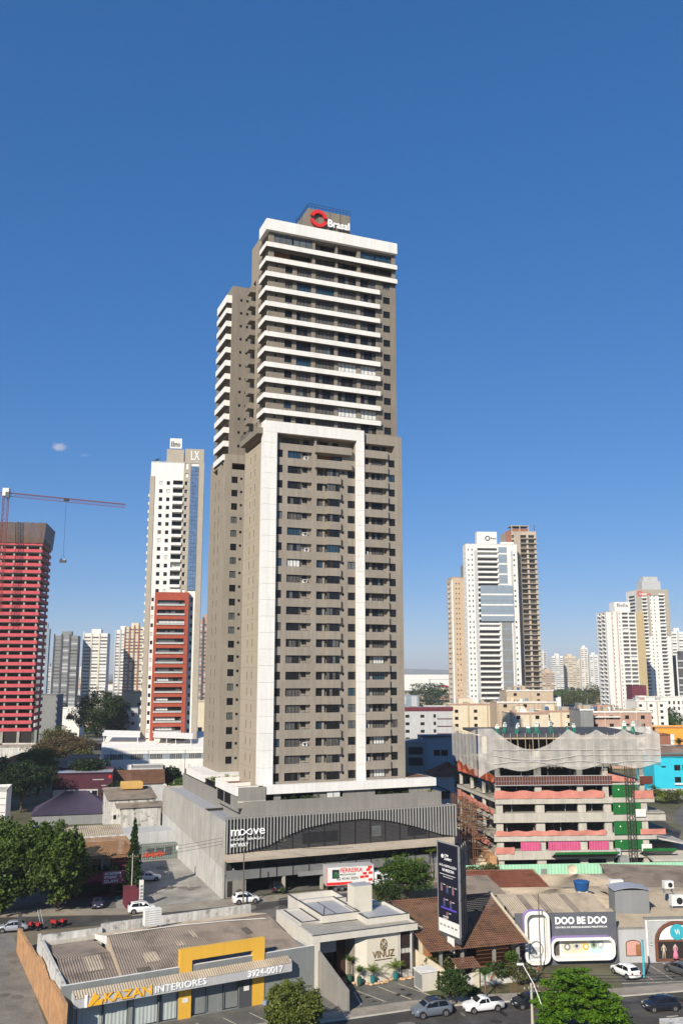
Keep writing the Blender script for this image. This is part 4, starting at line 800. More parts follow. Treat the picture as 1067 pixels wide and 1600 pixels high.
# ---------------------------------------------------------------- middle distance buildings
def house(label, x, y, rz, w, d, h, wm, roofm=None, rise=0., over=.5, win=(), name='building', cat='building', flat_par=.5, gable='hip', door=None, hz=0, tex='sheet', group=None, roof_lab=None):
    """A low building: walls with openings on front and left, a flat, hipped or mono-pitch roof."""
    t = thing(name, label, cat, x, y, rz, hz, group); m = MB(); fr = Fr(0, 0); fl = Fr(0, d, 0, -1); hf = []; hl = []
    for (face, u0, u1, z0, z1) in win:
        F = fr if face == 'f' else fl; (hf if face == 'f' else hl).append((u0, u1, z0, z1, .2)); window(F, u0, u1, z0, z1, .18, 2, 1, GLASS, bar=.08).build('window', t)
    if door: hf.append((*door, .25)); q = MB(); fr.box(q, *door, .15, .2, DARK); q.build('door', t)
    wall(m, fr, 0, w, 0, h, hf, wm); wall(m, fl, 0, d, 0, h, hl, wm); Fr(w, 0, 0, 1).quad(m, 0, d, 0, h, 0, wm); m.face([(0, d, 0), (0, d, h), (w, d, h), (w, d, 0)], wm)
    if not rise and flat_par:
        m.face([(0, 0, h - flat_par), (w, 0, h - flat_par), (w, d, h - flat_par), (0, d, h - flat_par)], roofm or GREYW)
        for a in ((0, w, 0, .2), (0, w, d - .2, d), (0, .2, .2, d - .2), (w - .2, w, .2, d - .2)): m.box(a[0], a[1], a[2], a[3], h - flat_par, h + .01, wm)
    m.build('wall', t)
    if rise:
        r = MB(); o = over; a, b, c, e = (-o, -o, h), (w + o, -o, h), (w + o, d + o, h), (-o, d + o, h); Q = tiled if tex == 'tile' else (lambda mb, p0, p1, p2, p3, mm: corrugated(mb, p0, p1, p2, p3, mm, .35, .05))
        if gable == 'hip':
            i = min(w, d) / 2 + o
            if w >= d: p, q_ = (i - o, d / 2, h + rise), (w - i + o, d / 2, h + rise); Q(r, a, b, q_, p, roofm); Q(r, c, e, p, q_, roofm); Q(r, e, a, p, p, roofm); Q(r, b, c, q_, q_, roofm)
            else: p, q_ = (w / 2, i - o, h + rise), (w / 2, d - i + o, h + rise); Q(r, a, b, p, p, roofm); Q(r, c, e, q_, q_, roofm); Q(r, e, a, p, q_, roofm); Q(r, b, c, q_, p, roofm)
        elif gable == 'x':      # ridge along x
            p, q_ = (-o, d / 2, h + rise), (w + o, d / 2, h + rise); Q(r, a, b, q_, p, roofm); Q(r, c, e, p, q_, roofm); r.face([(0, 0, h), (0, d / 2, h + rise), (0, d, h)], wm); r.face([(w, 0, h), (w, d, h), (w, d / 2, h + rise)], wm)
        else:                   # mono pitch rising to the back
            p, q_ = (-o, d + o, h + rise), (w + o, d + o, h + rise); Q(r, a, b, q_, p, roofm); r.face([(0, 0, h), (0, d, h + rise), (0, d, h)], wm); r.face([(w, 0, h), (w, d, h), (w, d, h + rise)], wm); r.face([(0, d, h), (0, d, h + rise), (w, d, h + rise), (w, d, h)], wm)
        r.build('roof', t)
    return t
gx = lambda px, py, z=0: G(px, py, z)
def G(px, py, z=0):
    u = (px - 533.5) / 1380; v = (800 - py) / 1380; k = (z - 36) / (.17966 + .98373 * v); return u * k, (.98373 - .17966 * v) * k
# white warehouse with a window band, below the white and red tower
x, y = at(165, 292); t = thing('warehouse', 'long white warehouse with a band of windows below the white and red tower', 'warehouse', x, y, 10)
m = MB(); F = Fr(0, 0); wall(m, F, 0, 52, 0, 12.0, [(.8, 51, 8.2, 10.0, .3)], WHITEW); Fr(0, 24, 0, -1).quad(m, 0, 24, 0, 12, 0, WHITEW); m.face([(0, 0, 12), (52, 0, 12), (52, 24, 15.5), (0, 24, 15.5)], WHITE); m.build('wall', t)
for k in range(24): window(F, .8 + k * 2.09, .8 + k * 2.09 + 2.06, 8.2, 10, .26, 3, 1, GLASSL if k % 3 else BLUEGREY, LGREY).build('window', t)
x, y = at(160, 283); t = house('white shaded court wall with tall lamp posts in front of the warehouse', x, y, 10, 46, .5, 7.5, WHITEW, flat_par=0, name='wall', cat='wall')
for k in range(4): m = MB(); m.tube([(4 + k * 11.5, -2, 0), (4 + k * 11.5, -2, 12)], .09, BLACKM, 6); m.tube([(4 + k * 11.5, -2, 11.9), (15.5 + k * 11.5, -2, 11.9)], .03, BLACKM, 4); m.build('post', t)
for lb, px, w_, z in (('white carport roof left of the red brick block', 165, 12, 15.5), ('white carport roof in front of the red brick block', 243, 8, 15.0), ('white carport roof beside the one in front of the red brick block', 262, 9, 14.8)):
    x, y = at(px, 298); t = thing('carport', lb, 'carport', x, y, 8, 0, 'white carports on the deck'); m = MB(); m.hexa([(0, 0, z), (w_, 0, z - .4), (w_, 6, z + .9), (0, 6, z + 1.3), (0, 0, z + .2), (w_, 0, z - .2), (w_, 6, z + 1.1), (0, 6, z + 1.5)], WHITE); m.build('roof', t)
    for a in (.4, w_ - .6): q = MB(); q.box(a, a + .2, .4, .6, 8, z, WHITE); q.build('post', t)
x, y = at(165, 310); house('white parking deck under the white and red tower', x, y, 8, 44, 20, 12.6, WHITEW, CONCL, flat_par=.3)
# left background
x, y = at(168, 420); house('pale blue-white flats in shade behind the dark tree', x, y, 6, 15, 12, 20, LGREY, win=[('f', 2 + 5 * i, 3.6 + 5 * i, 4 + 4 * k, 5.6 + 4 * k) for i in range(3) for k in range(4)])
x, y = at(196, 440); house('beige flats beside the white and red tower', x, y, 6, 12, 14, 27, BEIGE, win=[('f', 1.5 + 5 * i, 3.2 + 5 * i, 4 + 4 * k, 5.6 + 4 * k) for i in range(2) for k in range(5)])
x, y = at(60, 430); house('dull grey flats right beside the red mesh tower', x, y, 4, 10, 12, 26, MGREY)
x, y = at(84, 470); house('long white low building behind the parked cars', x, y, 4, 15, 12, 18, WHITEW, win=[('f', 8, 12, 12, 14)])
x, y = at(305, 420); house('cream and brown house in the gap by the rear tower', x, y, 8, 12, 12, 23, CREAM, win=[('f', 2, 4, 8, 11), ('f', 6, 8, 8, 11)])
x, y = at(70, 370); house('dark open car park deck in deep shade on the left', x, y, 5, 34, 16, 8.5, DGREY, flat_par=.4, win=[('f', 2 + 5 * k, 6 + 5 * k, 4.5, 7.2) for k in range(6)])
x, y = at(-8, 330); house('long white walled house with pale roof on the far left', x, y, 6, 28, 16, 9.5, WHITED, FIBREL, flat_par=.5)
x, y = at(10, 303); house('small house with bright orange tile roof on the left', x, y, 8, 15, 12, 6.5, CREAM, TILER, 2.6, tex='tile', win=[('f', 2, 4, 3, 5)])
x, y = at(90, 292); house('ochre house with a flat parapet between the left trees', x, y, 8, 12, 9, 8, BEIGE, FIBRE, flat_par=.5, win=[('f', 2, 3.4, 4, 6)])
x, y = at(113, 288); house('little cream house under the bare brown tree', x, y, 8, 9, 8, 9.0, CREAM, FIBRE, 1.0, gable='x')
x, y = at(92, 247); t = house('burgundy fronted shop with a wide shaded roof and white base', x, y, 12, 16, 14, 9.0, mat('deep_burgundy', (.075, .022, .035), .8, .1, .5), METALR, flat_par=.5); m = MB(); F = Fr(0, -.05); F.box(m, .3, 12.2, 0.2, 4.6, -.25, .0, LGREY); F.box(m, 3.5, 10, 2.2, 4.2, -.3, -.25, GLASS); F.box(m, 10.6, 12, 1.2, 4.2, -.3, -.25, GLASS); m.build('shopfront', t)
m = MB(); Fr(0, 0).box(m, 14.9, 15.6, 7.4, 8.2, -.08, 0, TEXTR); m.build('sign', t); m = MB(); [Fr(0, 0).box(m, a, b_, z, z + .2, -.06, 0, LGREY) for a, b_, z in ((10.6, 13.6, 7.0), (13.0, 15.6, 5.4))]; m.build('sign', t)
x, y = at(168, 255); house('long house with brown tile roof in shade behind the white house', x, y, 14, 17, 10, 5.0, LGREY, TILE, 3.4, tex='tile', gable='x', win=[('f', 3, 5, 1.4, 3.4)])
x, y = at(212, 262); house('pale shed wall in shade under the right hand trees', x, y, 14, 9, 8, 9.2, LGREY, flat_par=.4)
# purple roofed house
x, y = at(64, 218); house('hip roofed house with a purple roof', x, y, 14, 19, 14, 2.4, MGREY, mat('purple_sheet', (.055, .045, .075), .75, .1, .3), 4.6, .4)
x, y = at(-32, 172); t = house('white panelled block at the left edge behind the big trees', x, y, 14, 6.5, 9, 14, WHITEW, CONCL, flat_par=.4); 
m = MB(); [Fr(0, 0).box(m, .2, 6.4, z, z + .12, -.03, .0, GREYW) for z in (8.6, 9.8, 11.2, 12.4)]; m.build('ledge', t)
# white house with fibre roof and yellow tank
x, y = G(170, 1300); t = house('white plaster house with a dark corrugated roof and stained walls', x - 1, y + 3, 22, 11, 10, 6.6, WHITED, FIBRE, 1.7, .4, gable='m', win=[('f', 1.2, 1.9, 2.2, 3.2)])
m = MB(); m.box(2.6, 11.8, -2.6, 0, 0, 5.0, WHITED); m.build('annexe', t); m = MB(); corrugated(m, (1.4, -3.0, 5.0), (12.4, -3.0, 5.0), (12.4, .2, 5.9), (1.4, .2, 5.9), FIBRE, .3, .05); m.build('annexe_roof', t)
xx, yy = x - 1 + 6.4 * cs(R(22)) - 8 * sn(R(22)), y + 3 + 6.4 * sn(R(22)) + 8 * cs(R(22)); m = MB(); m.loft([[(2.6 * a * s_, 1.3 * b * s_, z) for a, b in ((-1, -1), (-.4, -1), (.4, -1), (1, -1), (1, 1), (.4, 1), (-.4, 1), (-1, 1))] for s_, z in ((.95, 0), (1, .5), (1, 1.5), (.9, 1.7))], mat('ochre_tank', (.55, .34, .11), .8, .12)); tag(m.build('water_tank', loc=(xx, yy, 8.1), rz=20), 'ochre box water tank on the dark corrugated roof', 'water tank')
t = thing('wall', 'long grey-white yard wall above the graffiti container', 'wall', -43.2, 184.5, 22); m = MB(); m.box(0, 16.2, 0, 7, 0, 4.6, LGREY); m.box(13, 16.2, -.5, 0, 0, 3.2, LGREY); m.build('wall', t)
tag(leaves('tarpaulin', [(0, 0, .3, 1.6, .8, .4)], 260, .6, mat('purple_cloth', (.13, .08, .22), .9), clump=.5, flat=2, loc=(-30.6, 191, 4.6)), 'crumpled purple tarpaulin lying on the yard roof', 'tarpaulin')
t = thing('container', 'grey-green shipping container with red graffiti', 'container', -42.2, 180.5, 22); m = MB(); CG = mat('container_green', (.17, .21, .19), .7, .1, .6, streak=.2)
corrugated(m, (0, 0, .1), (12.2, 0, .1), (12.2, 0, 2.7), (0, 0, 2.7), CG, .35, .05); m.box(0, 12.2, .06, 2.4, .05, 2.72, CG); m.box(-.05, 12.25, -.06, .1, 2.6, 2.8, GREYW); m.build('body', t)
F = Fr(0, -.07)
for u0, u1, z0, z1, mm in ((.9, 2.8, .9, 2.2, DARK), (4.4, 5.8, .8, 2.2, DGREY), (6.2, 7.6, .8, 2.2, DGREY), (8, 9.3, .8, 2.3, DGREY)): q = MB(); F.box(q, u0, u1, z0, z1, -.02, .05, mm); q.build('panel', t)
q = MB(); F.box(q, 10.2, 11.6, 1.5, 2.4, -.02, .05, WHITEW); q.build('notice', t)
q = MB()
for k in range(22):
    u = 3.6 + k * .19; a = random.uniform(.3, .9); q.tube([F.p(u, .65 + .2 * math.sin(k), -.05), F.p(u + .3, .7 + a, -.05), F.p(u + .45, .6 + a * .5, -.05)], .06, mat('graffiti_red', (.62, .11, .06), .7), 4)
q.build('graffiti', t)
# dance academy house
x, y = -46.5, 150.5; t = thing('academy_house', 'academy house with tiled roof and burgundy base beside the cypress', 'house', x, y, 20); F = Fr(0, 0); m = MB()
wall(m, F, 0, 12.8, 0, 6.6, [(.5, 9.4, .3, 2.7, 2.5), (6.2, 9.2, 4.1, 6.1, .6), (1.0, 5.2, 4.1, 6.1, .6), (10.0, 12.2, .2, 2.7, 2.0)], BURG); Fr(0, 14, 0, -1).quad(m, 0, 14, 0, 6.6, 0, BURG); Fr(12.8, 0, 0, 1).quad(m, 0, 14, 0, 6.6, 0, BURG); F.quad(m, .5, 12.2, .2, 2.7, 2.45, DARK); F.quad(m, 1, 9.2, 4.1, 6.1, .58, LGREY); m.box(0, 12.8, -1.3, 0, 2.75, 3.2, BURG); m.box(0, 12.8, -1.35, -1.2, 2.7, 4.0, BURG); m.build('wall', t)
for u0, u1 in ((1, 3), (3.2, 5.2), (6.2, 7.6), (8, 9.2)): window(F, u0, u1, 4.1, 6.1, .5, 2, 1, GLASS if u0 < 7 else GLASSL).build('window', t)
TILE2 = mat('ochre_brown_tile', (.24, .125, .06), .85, .2, .5, fine=.2); r = MB(); tiled(r, (-.8, -1.8, 6.3), (13.6, -1.8, 6.3), (11.8, 4.6, 8.6), (-.8, 4.6, 8.6), TILE2); tiled(r, (13.6, -1.8, 6.3), (13.6, 9, 6.3), (11.8, 4.6, 8.6), (11.8, 4.6, 8.6), TILE2); r.build('tile_roof', t)
r = MB(); corrugated(r, (-.5, 7.0, 8.2), (12, 7, 8.2), (12, 15, 9.0), (-.5, 15, 9.0), FIBREL, .35, .05); r.box(-.5, 12, 6.6, 7, 7.6, 8.5, WHITED); r.build('rear_roof', t)
[(leaves('balcony_plant', [(u, -.9, 4.35, .7, .5, .55)], 160, .4, L_MID if k % 2 else L_YEL, t)) for k, u in enumerate((2.0, 3.6, 6.4, 8.0, 9.6))]; m = MB(); m.box(10.0, 12.2, .3, .5, 4.1, 6.2, mat('crimson_render', (.30, .05, .08), .8, .1)); m.build('red_panel', t); lettering('lettering', 'ACADEMY', t, Fr(0, -1.51), 8.0, 3.72, 2.7, .40, 0, TEXTW, .05, .02); lettering('lettering', 'STUDIO', t, Fr(0, -1.51), 8.0, 3.15, 2.0, .40, 0, TEXTW, .05, .02)
q = MB(); q.box(7.7, 12.7, -1.5, -1.37, 2.3, 4.3, mat('pink_burgundy', (.26, .085, .12), .8, .12, .6)); q.build('sign_board', t); lettering('lettering', 'GLAM', t, Fr(0, -1.51), 8.0, 2.5, 2.1, .46, 0, TEXTW, .05, .0)  # sign board in a pinker, paler burgundy than the wall
x, y = G(203, 1420); t = thing('wall', 'burgundy gate wall with a white upright sign by the lot entrance', 'wall', x - .6, y, 22); m = MB(); m.box(0, 1.9, 0, 3.4, 0, 2.7, BURG); m.build('pillar', t); m = MB(); m.box(2.0, 2.6, -.1, .4, .3, 4.0, WHITEW); [m.box(2.1, 2.5, -.13, -.1, 1 + .5 * k, 1.3 + .5 * k, MGREY) for k in range(5)]; m.build('sign', t)
# right background, in the tower's shadow
x, y = at(625, 366); t = house('mid grey flats with burgundy eaves right behind the tallest tower', x, y, 4, 21.5, 14, 22.5, LGREY, win=[('f', 2 + 6.2 * i, 3.6 + 6.2 * i, 3 + 3 * k, 4.2 + 3 * k) for i in range(2) for k in range(6)] + [('f', 13.6, 14.6, 3 + 3 * k, 4.4 + 3 * k) for k in range(6)]); m = MB(); m.box(-.3, 21.8, -.35, 0, 20.8, 22.3, BURG); [m.box(15, 21.4, -.3, 0, z, z + .25, BURG) for z in (8.5, 11.5, 14.5, 17.5)]; m.build('eaves', t)
m = MB(); m.box(.5, 8, 2, 8, 22, 27, BLUEGREY); m.box(1.6, 2.6, 1.9, 2, 23.4, 26.6, LGREY); m.box(4.8, 7.2, 1.9, 2, 22.6, 26.6, LGREY); m.build('roof_house', t)
x, y = at(660, 305); t = house('blue-grey panelled block with big white shutters behind the podium', x, y, 4, 20, 14, 14.6, BLUEGREY, win=[('f', 3.4, 5.6, 8.4, 10.4), ('f', 5.9, 8.2, 8.4, 10.4), ('f', 12, 15, 8.4, 10.4)]); m = MB(); m.box(-7, 0, -1, 13, 0, 13.2, MGREY); m.box(-5.4, -.6, -1.2, -1, 9, 11.4, DARK); m.box(-5.4, -.6, -1.2, -1, 5.4, 8, DARK); m.build('wing', t); m = MB(); m.box(-1, 20.4, -.3, .2, 14.6, 15, DGREY); m.build('eaves', t)
x, y = at(672, 262); house('house with dark red tile roof and blue windows by the unfinished block', x, y, 4, 11.5, 12, 6.4, LGREY, TILER, 3.6, tex='tile', win=[('f', 6.6, 8, 3.4, 5.2), ('f', 9, 10.4, 3.4, 5.2)])
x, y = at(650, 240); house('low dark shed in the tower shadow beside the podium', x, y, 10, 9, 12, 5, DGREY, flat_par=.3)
x, y = at(706, 215); house('sunlit pale lean-to between the podium and the unfinished block', x, y, 10, 5.5, 16, 3.6, CREAM, FIBREL, .8, gable='m')
# beige and cream flats behind the unfinished block
bl = [('long cream flats with a salmon roof edge behind the unfinished block', 700, 400, 26, 22.5, CREAM, 3), ('tan stepped flats behind the unfinished block', 775, 380, 26, 24.0, BEIGE, 3), ('yellow and cream flats near the middle behind the unfinished block', 795, 345, 15, 21.0, CREAM, 2), ('pale cream flats with yellow stair strip behind the net', 840, 352, 17, 21.5, CREAM, 2),
      ('narrow grey slab between cream and salmon flats', 903, 340, 5, 22.5, MGREY, 0), ('salmon roofed flats with arched top balcony', 916, 345, 25, 21.5, PINKW, 4), ('white small flats on the far right behind the salmon ones', 990, 470, 17, 22, WHITEW, 3), ('tan flats half hidden left of the big white tower base', 790, 450, 24, 27.5, BEIGE, 2)]
for lb, px, dd, w_, h_, wm, n in bl:
    x, y = at(px, dd); t = house(lb, x, y, 4, w_, 14, h_, wm, win=[('f', w_ * (i + .3) / max(1, n), w_ * (i + .3) / max(1, n) + 1.6, z, z + 1.4) for i in range(n) for z in np.arange(3, h_ - 2, 3.1)]); m = MB(); m.box(-.25, w_ + .25, -.3, 0, h_ - .5, h_ + .1, PINKW if wm is CREAM else WHITEW)
    if n > 1: [m.box(w_ * i / n - .2, w_ * i / n + .3, -.35, 0, 0, h_ - .5, BEIGE) for i in range(n)]
    m.build('cornice', t); m = MB(); m.box(w_ * .2, w_ * .45, 4, 9, h_ - .4, h_ + 2.2, wm); m.build('roof_house', t)
    for k in range(3): m = MB(); a = rnd.uniform(.5, w_ - 3); m.box(a, a + rnd.uniform(1.2, 3.0), rnd.uniform(.6, 3), rnd.uniform(4, 6), h_ - .4, h_ + rnd.uniform(.6, 1.8), rnd.choice((WHITEW, LGREY, PINKW, CREAM, FIBREL))); m.build('roof_box', t)
    for k in range(2): m = MB(); a = rnd.uniform(1, w_ - 1); m.disc((a, rnd.uniform(1.5, 5), h_ + .8), (0, 0, 1), .7, 1.3, rnd.choice((BLUEGREY, LGREY, MATS.get('tank_blue2') or mat('tank_blue2', (.05, .12, .25), .5))), 12); m.build('roof_tank', t)
    for k in range(2): m = MB(); a = rnd.uniform(1, w_ - 1); m.tube([(a, 2.5, h_ - .4), (a, 2.5, h_ + rnd.uniform(2.5, 5))], .09, MGREY, 4); m.build('antenna', t)
x, y = at(927, 344); t = [o for o in COL.objects if o.get('label', '').startswith('salmon roofed')][0]; m = MB(); m.box(2, 24, -.5, 0, 6, 15.6, WHITEW); [m.box(3 + 5.4 * k, 6.4 + 5.4 * k, -.6, -.5, z, z + 1.8, DIM) for k in range(4) for z in (8, 11.6)]; m.box(1, 12, -1.2, 0, 19.2, 19.6, WHITE); m.build('balcony', t)
x, y = at(1008, 560); house('white block with many small windows at the right edge', x, y, 3, 30, 14, 21.5, WHITEW, win=[('f', 1.5 + 3 * i, 2.7 + 3 * i, 6 + 3.6 * k, 8 + 3.6 * k) for i in range(9) for k in range(4)])
x, y = at(985, 600); house('burgundy box on a white roof far on the right', x, y, 3, 10, 10, 28, BURG)
x, y = at(1018, 355); house('amber walled house above the turquoise building', x, y, 4, 30, 14, 14.8, ORAN)
x, y = at(1013, 338); t = house('red brick house with white edges beside the amber house', x, y, 4, 8.0, 10, 13.2, BRICK); m = MB(); m.box(6.8, 8.2, -.3, 0, 0, 13.3, WHITEW); m.box(0, 8, -.3, 0, 8, 8.6, WHITEW); m.build('band', t)
x, y = at(1042, 315); house('grey shed under the palm right of the brick house', x, y, 4, 16, 10, 10.5, LGREY, win=[('f', 8, 14, 6, 9)])
x, y = at(1012, 278); t = house('turquoise two storey building at the right edge', x, y, 4, 26, 14, 10.6, TURQ, win=[('f', 6.4 + a, 8.4 + a, z, z + 1.7) for a in (0, 2.6, 9, 11.6) for z in (2.8, 6.4)] + [('f', 2.4, 3.8, 7.3, 7.8)]); m = MB(); tiled(m, (-.5, 1, 10.6), (26, 1, 10.6), (26, 9, 13.2), (-.5, 9, 13.2), TILE); m.build('roof', t); m = MB(); [m.box(6.2 + a, 8.6 + a, -.5, 0, 2.2, 2.7, WHITEW) for a in (0, 2.6)]; m.build('window_box', t)
t = house('pale garden wall below the turquoise building', at(1000, 262)[0], at(1000, 262)[1], 6, 36, .4, 3.0, LGREY, flat_par=0, name='wall', cat='wall')
# distant flat roofs and low blocks right of the tower, out to the horizon
far = [('far white hangar on the horizon right of the tallest tower', 628, 1900, 110, 34, WHITEW), ('second far white hangar ending at the beige tower', 672, 1800, 70, 24, WHITEW), ('far red walled shop among trees on the horizon', 684, 1500, 16, 16, TEXTR), ('far pale roofed shed in the trees below the hangars', 650, 900, 70, 9, FIBREL), ('far cream house at the foot of the hangars', 632, 700, 16, 13, CREAM), ('far beige roofs right below the trees', 662, 480, 30, 10, BEIGE),
       ('far green walled depot in front of the skyline cluster', 842, 1000, 46, 16, GREENP), ('far grey shed right of the green depot', 866, 620, 30, 14, LGREY), ('far white low houses behind the tan flats', 800, 560, 30, 22, WHITEW)]
for lb, px, dd, w_, h_, wm in far:
    x, y = at(px, dd); house(lb, x, y, 0, w_, w_ * .4, h_, wm, flat_par=.6)

# ---------------------------------------------------------------- the unfinished block with white nets
t = thing('unfinished_block', 'low concrete building under construction draped in white netting with salmon mesh', 'unfinished building', 29.3, 176, 4)
LV = [(1.3, 2.9), (4.6, 5.9), (8.0, 9.7), (11.4, 12.5), (14.7, 15.2), (18.2, 18.7)]
for k, (a, b) in enumerate(LV):
    m = MB(); x1 = 33.2 if k in (2,) else (31.2 if k in (1, 3) else 30.6); x0 = -.4 if k < 3 else 0
    m.box(x0, 22.9, -.25, .15, a, b, CONCL); m.box(22.9, x1, -.15, .15, a + .1, b - (.5 if k < 3 else .1), CONCL); m.box(x0, x1, .15, 24, b - .3, b - .05, CONC); m.hexa([(-2.6, 23.6, a + .3), (.1, 0, a + .3), (.4, 0, a + .3), (-2.3, 23.6, a + .3), (-2.6, 23.6, b - .2), (.1, 0, b - .2), (.4, 0, b - .2), (-2.3, 23.6, b - .2)], CONCL)
    m.face([(-2.5, 23.6, b - .2), (.2, 0, b - .2), (.2, 24, b - .2)], CONC); m.build('floor_slab', t)
for k in range(7):
    z0 = 0 if k == 0 else LV[k - 1][1]; z1 = LV[k][0] if k < 6 else 21.2
    for x, w_ in ((.2, 1.3), (7.9, 1.7), (16.2, 1.5), (21.3, 1.4), (28.6, 1.2)):
        m = MB(); s = .75 if k > 3 else 1; m.box(x, x + w_ * s, .2, .9, z0, z1, CONCL); m.build('column', t)
    if k < 6:
        for x in (1.0, 9, 17.5, 26): m = MB(); m.box(x, x + .6, 9, 9.6, z0, z1, CONC); m.build('column', t)
        for yy in (7.5, 15, 22.5): m = MB(); m.box(-2.4 * yy / 24 + .1, -2.4 * yy / 24 + .7, yy, yy + .6, z0, z1, CONCL); m.build('column', t)
m = MB(); m.box(3, 27, 12, 12.3, 0, 21, DIM); m.box(12, 12.3, 3, 20, 0, 21, DIM); m.build('block_wall', t)
m = MB(); m.box(-1, 31, -.6, 24, 23.8, 24.3, DGREY); m.build('deck_formwork', t); m = MB(); m.box(0, 30.6, 5.5, 5.7, 18.7, 23.8, DARK); m.box(-.4, 30.8, -.7, -.62, 23.5, 23.75, BEIGE); m.build('beam_and_shade_backing', t)  # dark sheet added as the shadow below the formwork, plus the beige edge beam
ps = Rep('prop', t, 95)
for k in range(40): m = MB(); x = .6 + k * .75; m.tube([(x, .8 + (k % 3) * 1.2, 18.7), (x, .8 + (k % 3) * 1.2, 23.8)], .045, RUST if k % 3 else BEIGE, 4); ps.add(m)
for k in range(26): m = MB(); x = 1.5 + k * 1.05; z = LV[k % 5][1]; m.tube([(x, 1.6, z), (x, 1.6, z + 2.2)], .06, LGREY, 4); ps.add(m)
ps.flush()
def drape(name, a, b, z0f, z1, seg, m, out=.25, wav=1.7, parent=t):
    q = MB(); A = Vector(a); B = Vector(b); d = (B - A); nrm = Vector((d.y, -d.x, 0)).normalized(); P = lambda i, j: (lambda s, f, p: (p.x, p.y, z0f(s) * (1 - f) + z1(s) * f))(i / seg, j / 6, A + d * (i / seg) + nrm * (out + (.03 if out < .1 else .10) * math.sin(i * wav + j * .25) + .04 * math.sin(i * .7 - j * .3)))
    for i in range(seg):
        for j in range(6): q.face([P(i, j), P(i + 1, j), P(i + 1, j + 1), P(i, j + 1)], m)
    return q.build(name, parent)
SAL = SALM
drape('mesh_barrier', (-.2, -.3, 0), (21.3, -.3, 0), lambda s: 5.6, lambda s: 6.5 + .12 * math.sin(s * 40), 40, SAL, .08)
drape('mesh_barrier', (-.2, -.3, 0), (21.3, -.3, 0), lambda s: 12.4, lambda s: 13.8 + .15 * math.sin(s * 30), 40, SAL, .08)
drape('mesh_barrier', (26.9, -.2, 0), (31, -.2, 0), lambda s: 12.2, lambda s: 13.7, 10, SAL, .08)
drape('mesh_barrier', (28, -.2, 0), (33, -.2, 0), lambda s: 5.6, lambda s: 6.6, 10, SAL, .08)
drape('mesh_barrier', (22, -.2, 0), (27.5, -.2, 0), lambda s: 15.4, lambda s: 17.0 - 1.2 * s, 12, SAL, .08)
drape('mesh_barrier', (-.3, -.3, 0), (3.4, -.3, 0), lambda s: 2.4, lambda s: 3.6, 10, SAL, .08)
drape('mesh_barrier', (-2.5, 22, 0), (-.1, -.2, 0), lambda s: 9.6, lambda s: 11.6 - 1.2 * s, 24, SAL, .3)
drape('mesh_barrier', (-2.5, 22, 0), (-.1, -.2, 0), lambda s: 15.4, lambda s: 17.4 - .6 * s, 24, mat('orange_mesh', (.55, .13, .06), .8, .15), .2)
drape('mesh_barrier', (-1.8, 16, 0), (-.3, 2, 0), lambda s: 3.4, lambda s: 5.4 - s, 12, SAL, .5)
m = MB()
for k in range(44): m.box(.1 + k * .52, .16 + k * .52, -.5, -.44, 14.9, 16.6, STEEL)
m.box(0, 22.9, -.5, -.45, 16.55, 16.65, LGREY); m.box(0, 22.9, -.5, -.45, 15.6, 15.66, STEEL); m.box(0, 22.9, -.52, -.45, 14.85, 14.95, LGREY); m.box(0, 22.9, -.42, -.36, 14.95, 16.5, mat('maroon_board', (.11, .035, .025), .8, .2)); m.box(28.4, 31, -.42, -.36, 14.95, 16.4, MATS['maroon_board']); m.build('guard_railing', t)
for u0, u1 in ((4.6, 8.4), (9.9, 16.0), (17.8, 21.6)): m = MB(); corrugated(m, (u0, -.34, 2.95), (u1, -.34, 2.95), (u1, -.34, 4.5), (u0, -.34, 4.5), PINKB, .5, .03); m.build('cladding_panel', t)
for k, (z0, z1) in enumerate(((2.9, 4.6), (5.6, 8), (9.3, 11.4), (12.4, 14.8))):
    m = MB(); m.box(22.95, 24.7, -.1, 0, z0, z1, GREENP); m.box(24.75, 28.4 - .7 * (k > 2), -.05, .05, z0, z1, GREENP); m.disc((24.2, -.12, z0 + 1.5), (0, 1, 0), .14, .04, WHITE, 10); m.build('green_panel', t)
m = MB(); m.hexa([(10.5, -2.6, 2.7), (22.8, -2.6, 2.7), (22.8, 0, 1.6), (10.5, 0, 1.6), (10.5, -2.6, 2.8), (22.8, -2.6, 2.8), (22.8, 0, 1.7), (10.5, 0, 1.7)], DGREY); m.box(10.5, 22.8, -2.7, -2.55, 2.6, 3.0, GREENP); m.box(27.6, 34, -2.2, -2.05, 2.9, 3.4, GREENP); m.hexa([(27.6, -2.1, 2.9), (34, -2.1, 2.9), (34, 0, 2.0), (27.6, 0, 2.0), (27.6, -2.1, 3.0), (34, -2.1, 3.0), (34, 0, 2.1), (27.6, 0, 2.1)], MGREY); m.build('safety_canopy', t)
for u, z in ((27.2, 8.9), (28.0, 2.5)): m = MB(); Fr(0, -.5).box(m, u, u + 2.0, z, z + 1.4, -.03, .0, WHITEW); m.build('notice_board', t)
m = MB(); m.box(23.2, 25, -1.6, -.3, 0, 1.9, STEEL); m.box(22.9, 23.6, -1.2, -.3, 1.9, 3.2, LGREY); m.build('hoist_cage', t)
m = MB(); m.hexa([(29, -3, 1.2), (40, -3, 1.2), (40, 8, 2.6), (29, 8, 2.6), (29, -3, 1.5), (40, -3, 1.5), (40, 8, 2.9), (29, 8, 2.9)], CONCL); m.hexa([(31.5, -.4, 4.7), (38, -.4, 3.4), (38, 9, 3.4), (31.5, 9, 4.7), (31.5, -.4, 5.0), (38, -.4, 3.7), (38, 9, 3.7), (31.5, 9, 5.0)], CONCL); m.build('ramp', t)
